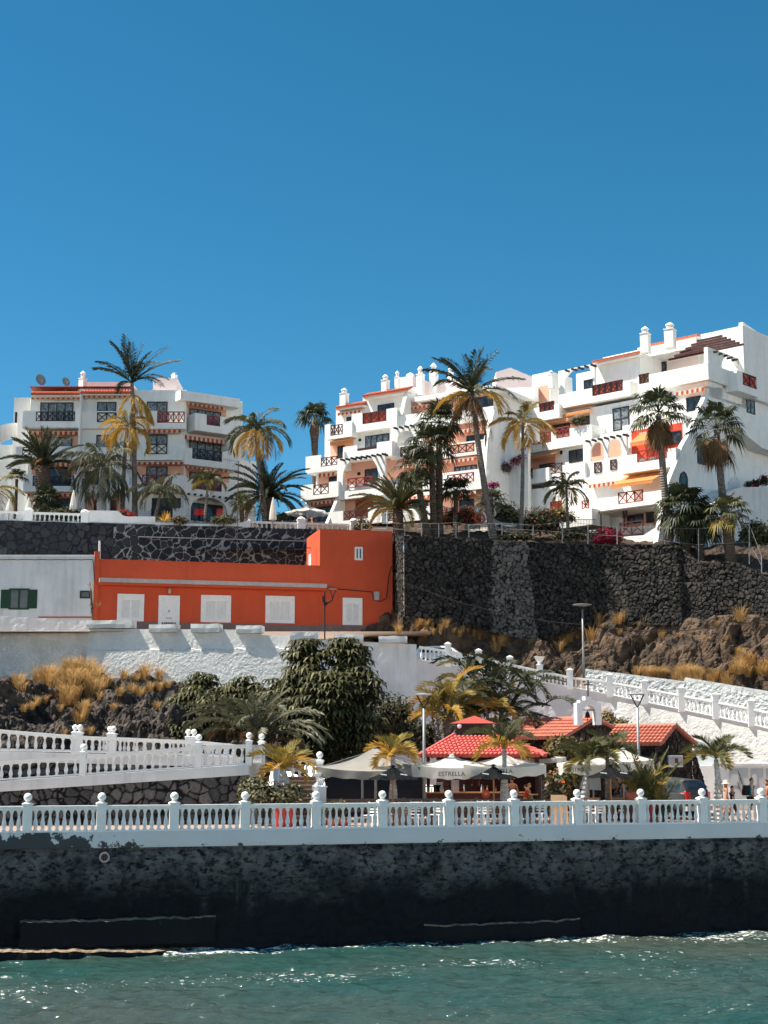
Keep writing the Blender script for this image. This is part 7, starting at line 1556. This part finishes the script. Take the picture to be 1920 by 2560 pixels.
for x, y, lb in ((492, 1285, 'left red chair on the terrace under the ground floor arch'), (505, 1285, 'middle red chair on the terrace under the ground floor arch'), (548, 1285, 'right red chair on the terrace under the ground floor arch')):
    a = P(x, 1298, 124.5); t = thing('terrace_chair', lb, 'chair', a); b = MB(); b.box(a.x-.25, a.x+.25, a.y-.25, a.y+.25, a.z+.3, a.z+.38); b.build('seat', redpot, t); b = MB(); b.box(a.x-.25, a.x+.25, a.y+.2, a.y+.26, a.z+.38, a.z+.95); b.build('backrest', redpot, t); b = MB()
    for s1 in (-.22, .22):
        for s2_ in (-.22, .22): b.box(a.x+s1-.02, a.x+s1+.02, a.y+s2_-.02, a.y+s2_+.02, a.z-.2, a.z+.3)
    b.build('legs', blackm, t)
# ---- cars
carw = mat('white_car_paint', (.78, .79, .79), rough=.25, spec=.6); card = mat('dark_car_paint', (.045, .05, .055), (.055, .055, .055), 2, .3, .7, .4, spec=.35); tyre = mat('tyre_rubber', (.018, .018, .018), rough=.9); rim_ = mat('alloy_rim', (.5, .5, .5), rough=.35, metal=.7); redl = mat('tail_lamp', (.55, .015, .01), rough=.2, spec=.6); silv = mat('car_trim', (.45, .46, .46), rough=.4)
def car(name, lb, loc, rz, paint, S_, L):
    """S_: stations (x, half width, sill z, belt z, roof z, roof half width); front is +x"""
    t = thing(name, lb, 'car', loc, None, rz)
    def sec(s):
        x, w_, zs, zb_, zr, rw_ = s; zr = max(zr, zb_ + .01)
        h = [(w_*.88, zs), (w_, zs+.12), (w_*1.01, lerp(zs, zb_, .6)), (w_*.96, zb_), (rw_, zr-.06), (rw_*.8, zr), (0, zr+.02)]
        return [V((x, -a, z)) for a, z in h] + [V((x, a, z)) for a, z in reversed(h[:-1])]
    b = MB(); ss = [sec(s) for s in S_]; n = len(ss[0]); fs = []
    for i in range(len(ss)-1):
        for j in range(n): fs.append((i*n+j, i*n+(j+1) % n, (i+1)*n+(j+1) % n, (i+1)*n+j))
    fs += [tuple(range(n)), tuple(range((len(ss)-1)*n, len(ss)*n))]; b.add([p for s in ss for p in s], fs); b.build('body', paint, t, world=False, smooth=False)
    cab = [i for i, s in enumerate(S_) if s[4] > s[3] + .28]; b = MB()
    for i, j in zip(cab, cab[1:]):
        for k in (3, n-4-0-1+0):
            pass
        for sg in (-1, 1):
            A_, B_ = S_[i], S_[j]; q = []
            for s, d in ((A_, .04), (B_, -.04)):
                for f_ in (.10, .86): q.append(V((s[0]+d, sg*(lerp(s[1]*.96, s[5], f_)+.012), lerp(s[3], s[4]-.06, f_))))
            b.add([q[0], q[2], q[3], q[1]], [(0, 1, 2, 3)])
    for i, j in ((cab[0]-1, cab[0]), (cab[-1], cab[-1]+1)):
        A_, B_ = S_[i], S_[j]; lo, hi = (A_, B_) if A_[4] < B_[4] else (B_, A_); nx = .02 if lo[0] > hi[0] else -.02
        b.add([V((lerp(lo[0], hi[0], .1)+nx, -lo[1]*.84, lerp(lo[4], hi[4], .1)+.02)), V((lerp(lo[0], hi[0], .1)+nx, lo[1]*.84, lerp(lo[4], hi[4], .1)+.02)), V((lerp(lo[0], hi[0], .9)+nx, hi[5]*.86, lerp(lo[4], hi[4], .9)+.02)), V((lerp(lo[0], hi[0], .9)+nx, -hi[5]*.86, lerp(lo[4], hi[4], .9)+.02))], [(0, 1, 2, 3)])
    b.build('windows', glass, t, world=False)
    wv_ = max(s[1] for s in S_)
    for x in (-L*.31, L*.31):
        for sg in (-1, 1):
            b = MB(); k = 18; ring = lambda r, y: [V((x + r*math.cos(2*math.pi*i/k), y, .33 + r*math.sin(2*math.pi*i/k))) for i in range(k)]
            b.prism(ring(.33, sg*(wv_-.16)), V((0, sg*.2, 0))); w_ = b.build('wheel', tyre, t, world=False); b = MB(); b.prism(ring(.21, sg*(wv_+.04)), V((0, sg*.015, 0))); b.build('rim', rim_, w_, world=False)
    xr = S_[0][0]; xf = S_[-1][0]
    for sg in (-1, 1):
        b = MB(); b.box(xr-.03, xr+.25, sg*wv_*.70 - .11, sg*wv_*.70 + .11 + .06*sg, S_[0][3]-.22, S_[0][3]+.16); b.build('tail_light', redl, t, world=False); b = MB(); b.box(xf-.15, xf+.02, sg*wv_*.62-.16, sg*wv_*.62+.16, S_[-1][3]-.18, S_[-1][3]-.03); b.build('headlight', silv, t, world=False)
    b = MB(); b.box(xr-.09, xr+.06, -wv_*.9, wv_*.9, .38, .58); b.build('bumper', silv, t, world=False); b = MB(); b.box(xr-.10, xr-.085, -.26, .26, .62, .73); b.build('number_plate', white_n, t, world=False)
    return t
HB = [(-2.05, .72, .35, .88, .90, .6), (-1.98, .80, .30, .95, 1.10, .62), (-1.62, .84, .28, .97, 1.40, .60), (-.7, .85, .26, .96, 1.48, .60), (.2, .85, .26, .95, 1.46, .60), (.62, .85, .26, .94, 1.34, .60), (1.25, .84, .26, .93, .95, .62), (1.9, .78, .28, .80, .82, .58), (2.08, .66, .34, .66, .68, .5)]
pr_ = PP(rd_b, 1108); pa_ = P(1108, 1650, pr_.y + 3.4); car('parked_car', 'white hatchback parked on the road behind the balustrade beside the rocks', V((pa_.x, pr_.y+3.0, PP(rd_b, 1108).z-.12)), R(-2), carw, HB, 4.1)
SV = [(-2.25, .80, .42, 1.02, 1.04, .68), (-2.18, .88, .36, 1.10, 1.30, .70), (-1.95, .92, .34, 1.12, 1.68, .68), (-.6, .93, .32, 1.10, 1.78, .68), (.4, .93, .32, 1.08, 1.74, .68), (.75, .92, .32, 1.06, 1.58, .68), (1.3, .91, .32, 1.04, 1.10, .70), (2.1, .86, .34, .92, .95, .64), (2.3, .74, .4, .8, .82, .56)]
p_ = P(1650, 2005, 67.2); car('parked_car', 'dark grey estate car parked in front of the stone house, red tail lamp showing', V((p_.x, 67.4, 0)), R(128), card, SV, 4.5)
# ---- people
skin = mat('skin', (.50, .27, .18), (.44, .23, .15), 6, .3, .7, .6); skin_t = mat('tanned_skin', (.42, .20, .12), (.37, .17, .10), 6, .3, .7, .6)
def cloth(nm, c): return mat(nm, c, tuple(x*.8 for x in c), 5, .3, .7, .9, .2, 15)
c_blue = cloth('blue_shirt', (.07, .26, .50)); c_teal = cloth('teal_shirt', (.03, .30, .46)); c_blk = cloth('black_cloth', (.018, .018, .022)); c_red = cloth('red_top', (.55, .07, .03)); c_mus = cloth('mustard_top', (.42, .30, .10)); c_cream = cloth('cream_hat', (.70, .58, .40)); c_wht = cloth('white_shorts', (.65, .62, .58)); c_bei = cloth('beige_top', (.55, .40, .28)); hairm = cloth('brown_hair', (.06, .035, .02)); c_purp = cloth('dark_leggings', (.035, .025, .035))
def skinmesh(name, m, verts, edges, rad, parent, root=0, sub=1):
    me = bpy.data.meshes.new(name); me.from_pydata([tuple(v) for v in verts], edges, []); me.materials.append(m); o = bpy.data.objects.new(name, me); COL.objects.link(o)
    md = o.modifiers.new('skin', 'SKIN'); md.use_smooth_shade = True
    for i, r in enumerate(rad): me.skin_vertices[0].data[i].radius = (r, r) if not hasattr(r, '__len__') else r
    me.skin_vertices[0].data[root].use_root = True
    s_ = o.modifiers.new('sub', 'SUBSURF'); s_.levels = sub; s_.render_levels = sub + 1; o.parent = parent; return o
def person(lb, loc, face, top=None, bottom=None, legs='short', pose='stand', hair=hairm, hat=None, sk=skin, bag=None, h=1.75, sleeves=True, lean=0):
    """faces +x locally; bends at hip, knee, shoulder, elbow"""
    k = h/1.75; t = thing('person', lb, 'person', loc, None, R(face)); t.scale = (k, k, k)
    walk = pose == 'walk'; ln = R(lean); bd = lambda x, y, z: V((x + math.sin(ln)*(z-.95), y, .95 + (z-.95)*math.cos(ln))) if z > .95 else V((x, y, z))
    vs = [bd(0, 0, .95), bd(.01, 0, 1.12), bd(0, 0, 1.30), bd(-.01, 0, 1.42), bd(0, 0, 1.50), bd(.02, 0, 1.585), bd(.03, 0, 1.66), bd(.015, 0, 1.735), bd(.125, 0, 1.625)]
    rd = [(.15, .115), (.135, .10), (.155, .11), (.12, .085), .052, .072, .082, .05, .014]; ed = [(0, 1), (1, 2), (2, 3), (3, 4), (4, 5), (5, 6), (6, 7), (6, 8)]
    arm = {}; leg = {}
    for sg in (-1, 1):
        b0 = len(vs); fw = (.16 if sg > 0 else -.10) if walk else .05; up = pose == 'reach'
        el_ = bd(fw*.5 - .02, sg*.25, 1.14) if not up else bd(.20, sg*.22, 1.20); wr = bd(fw + .14, sg*.24, .93) if not up else bd(.42, sg*.16, 1.22)
        vs += [bd(-.01, sg*.175, 1.42), el_, wr]; rd += [.062, .046, .032]; ed += [(3, b0), (b0, b0+1), (b0+1, b0+2)]; arm[sg] = b0
        d = (wr-el_).normalized(); pm = wr + d*.075; vs.append(pm); rd.append(.030); pi = len(vs)-1; ed.append((b0+2, pi)); sd = V((1, 0, 0)).cross(d); sd = (V((d.z, 0, -d.x))).normalized()
        for q in range(4):
            o = (q-1.5)*.018; f1 = pm + d*.035 + sd*o*1.1; f2 = f1 + d*(.05, .058, .055, .042)[q] + V((0, -sg*.012, 0)); vs += [f1, f2]; rd += [.010, .008]; ed += [(pi, len(vs)-2), (len(vs)-2, len(vs)-1)]
        f1 = wr + d*.03 + sd*.035; vs += [f1, f1 + d*.04 + sd*.02]; rd += [.011, .009]; ed += [(b0+2, len(vs)-2), (len(vs)-2, len(vs)-1)]
        b0 = len(vs); 
        if walk: kn, an = ((V((.16, sg*.09, .50)), V((.24, sg*.09, .09))) if sg < 0 else (V((-.02, sg*.09, .49)), V((-.30, sg*.09, .16))))
        elif pose == 'sit': kn, an = V((.42, sg*.12, .92)), V((.42, sg*.12, .48))
        else: kn, an = V((.02, sg*.10, .50)), V((-.01, sg*.11, .09))
        to = an + V((.17, 0, -.055 if not (walk and sg > 0) else -.13)); vs += [V((0, sg*.095, .90)), kn, an, to]; rd += [.092, .062, .042, .036]; ed += [(0, b0), (b0, b0+1), (b0+1, b0+2), (b0+2, b0+3)]; leg[sg] = b0
    skinmesh('body', sk, vs, ed, rd, t)
    def garment(nm, m, ids, edges, extra): skinmesh(nm, m, [vs[i] if isinstance(i, int) else i for i in ids], edges, extra, t)
    if top:
        L_, R2 = arm[1], arm[-1]; sl = .75; e1 = vs[L_].lerp(vs[L_+1], sl); e2 = vs[R2].lerp(vs[R2+1], sl)
        if sleeves: garment('shirt', top, [0, 1, 2, 3, L_, e1, R2, e2], [(0, 1), (1, 2), (2, 3), (3, 4), (4, 5), (3, 6), (6, 7)], [(.165, .13), (.155, .12), (.172, .125), (.13, .095), .08, .062, .08, .062])
        else: garment('top', top, [0, 1, 2, vs[2].lerp(vs[3], .5)], [(0, 1), (1, 2), (2, 3)], [(.16, .125), (.148, .112), (.168, .12), (.13, .09)])
    if bottom:
        L_, R2 = leg[1], leg[-1]; f_ = .8 if legs == 'short' else 1
        if legs == 'short': garment('shorts', bottom, [0, L_, vs[L_].lerp(vs[L_+1], f_), R2, vs[R2].lerp(vs[R2+1], f_)], [(0, 1), (1, 2), (0, 3), (3, 4)], [(.165, .13), .11, .09, .11, .09])
        else: garment('trousers', bottom, [0, L_, L_+1, L_+2, R2, R2+1, R2+2], [(0, 1), (1, 2), (2, 3), (0, 4), (4, 5), (5, 6)], [(.165, .13), .105, .075, .055, .105, .075, .055])
    hd = vs[6]
    if hat:
        b = MB(); b.lathe(hd + UP*.02, [(.21, -.02), (.19, .0), (.11, .02), (.105, .10), (.07, .14), (.01, .15)], 14); b.build('sun_hat', hat, t, world=False, smooth=True)
    b = MB(); c = hd + V((-.018, 0, .028)); kk = 10
    def hg(u, v):
        a = u*2*math.pi; e = lerp(.05, 1.0, v)*math.pi/2; r = .098; d = V((math.cos(a)*math.cos(e), math.sin(a)*math.cos(e)*.88, math.sin(e)))
        return c + d*r - UP*(.075*max(0, -d.x)*(1-v)) - (V((.03, 0, 0)) if d.x > .5 and v < .3 else V())
    b.grid(hg, 16, 6); b.build('hair', hair, t, world=False, smooth=True)
    b = MB()
    for sg in (-1, 1): b.ball(hd + V((.078, sg*.032, .005)), .009, 0, 6)
    b.build('eyes', blackm, t, world=False)
    b = MB(); b.box(hd.x+.076, hd.x+.088, -.024, .024, hd.z-.062, hd.z-.054); b.build('mouth', redpot, t, world=False)
    if bag:
        b = MB(); q = vs[2]; b.obox(q + V((-.36, -.15, -.26)), V((.20, 0, 0)), V((0, .30, 0)), V((.03, 0, .42))); b.obox(q + V((-.40, -.11, -.22)), V((.05, 0, 0)), V((0, .22, 0)), V((.02, 0, .2))); o = b.build('backpack', bag, None, world=False)
        o.location = V(loc); o.rotation_euler = (0, 0, R(face)); o.scale = (k, k, k); tag(o, 'black backpack carried by the man in the teal shirt', 'backpack')
    return t
def at(px, Y): return V((P(px, 2040, Y).x, Y, 0))
person('man in teal t-shirt and black shorts walking right with a black backpack', at(1881, 64.8), 8, c_teal, c_blk, 'short', 'walk', bag=c_blk, h=1.78)
person('woman in a wide cream sun hat and white shorts walking right along the balustrade', at(1816, 63.6), 10, c_bei, c_wht, 'short', 'walk', hat=c_cream, sk=skin_t, h=1.66, sleeves=False)
person('companion in black top, cap and dark leggings walking beside the woman in the sun hat', at(1832, 64.6), 10, c_blk, c_purp, 'long', 'walk', hair=c_blk, h=1.45)
person('person with bare sunburnt arms cut off by the right edge of the photo', at(1921, 65.2), 170, c_red, c_blk, 'short', 'walk', sk=skin_t, h=1.7, sleeves=False)
person('man in a blue shirt standing at the right end of the bar terrace', at(1372, 66.6), 20, c_blue, c_blk, 'long', 'reach', h=1.8)
person('shirtless tanned man seen from behind at the bar counter', at(1281, 65.6), 100, None, c_wht, 'short', 'stand', sk=skin_t, h=1.82)
person('guest in a red top bending over the table on the terrace', at(1312, 65.0), -10, c_red, c_blk, 'short', 'reach', hair=cloth('blond_hair', (.34, .22, .09)), h=1.58, lean=18)
person('guest in a mustard top leaning forward beside the red dressed guest', at(1331, 65.3), 185, c_mus, c_blk, 'long', 'reach', h=1.55, lean=24)
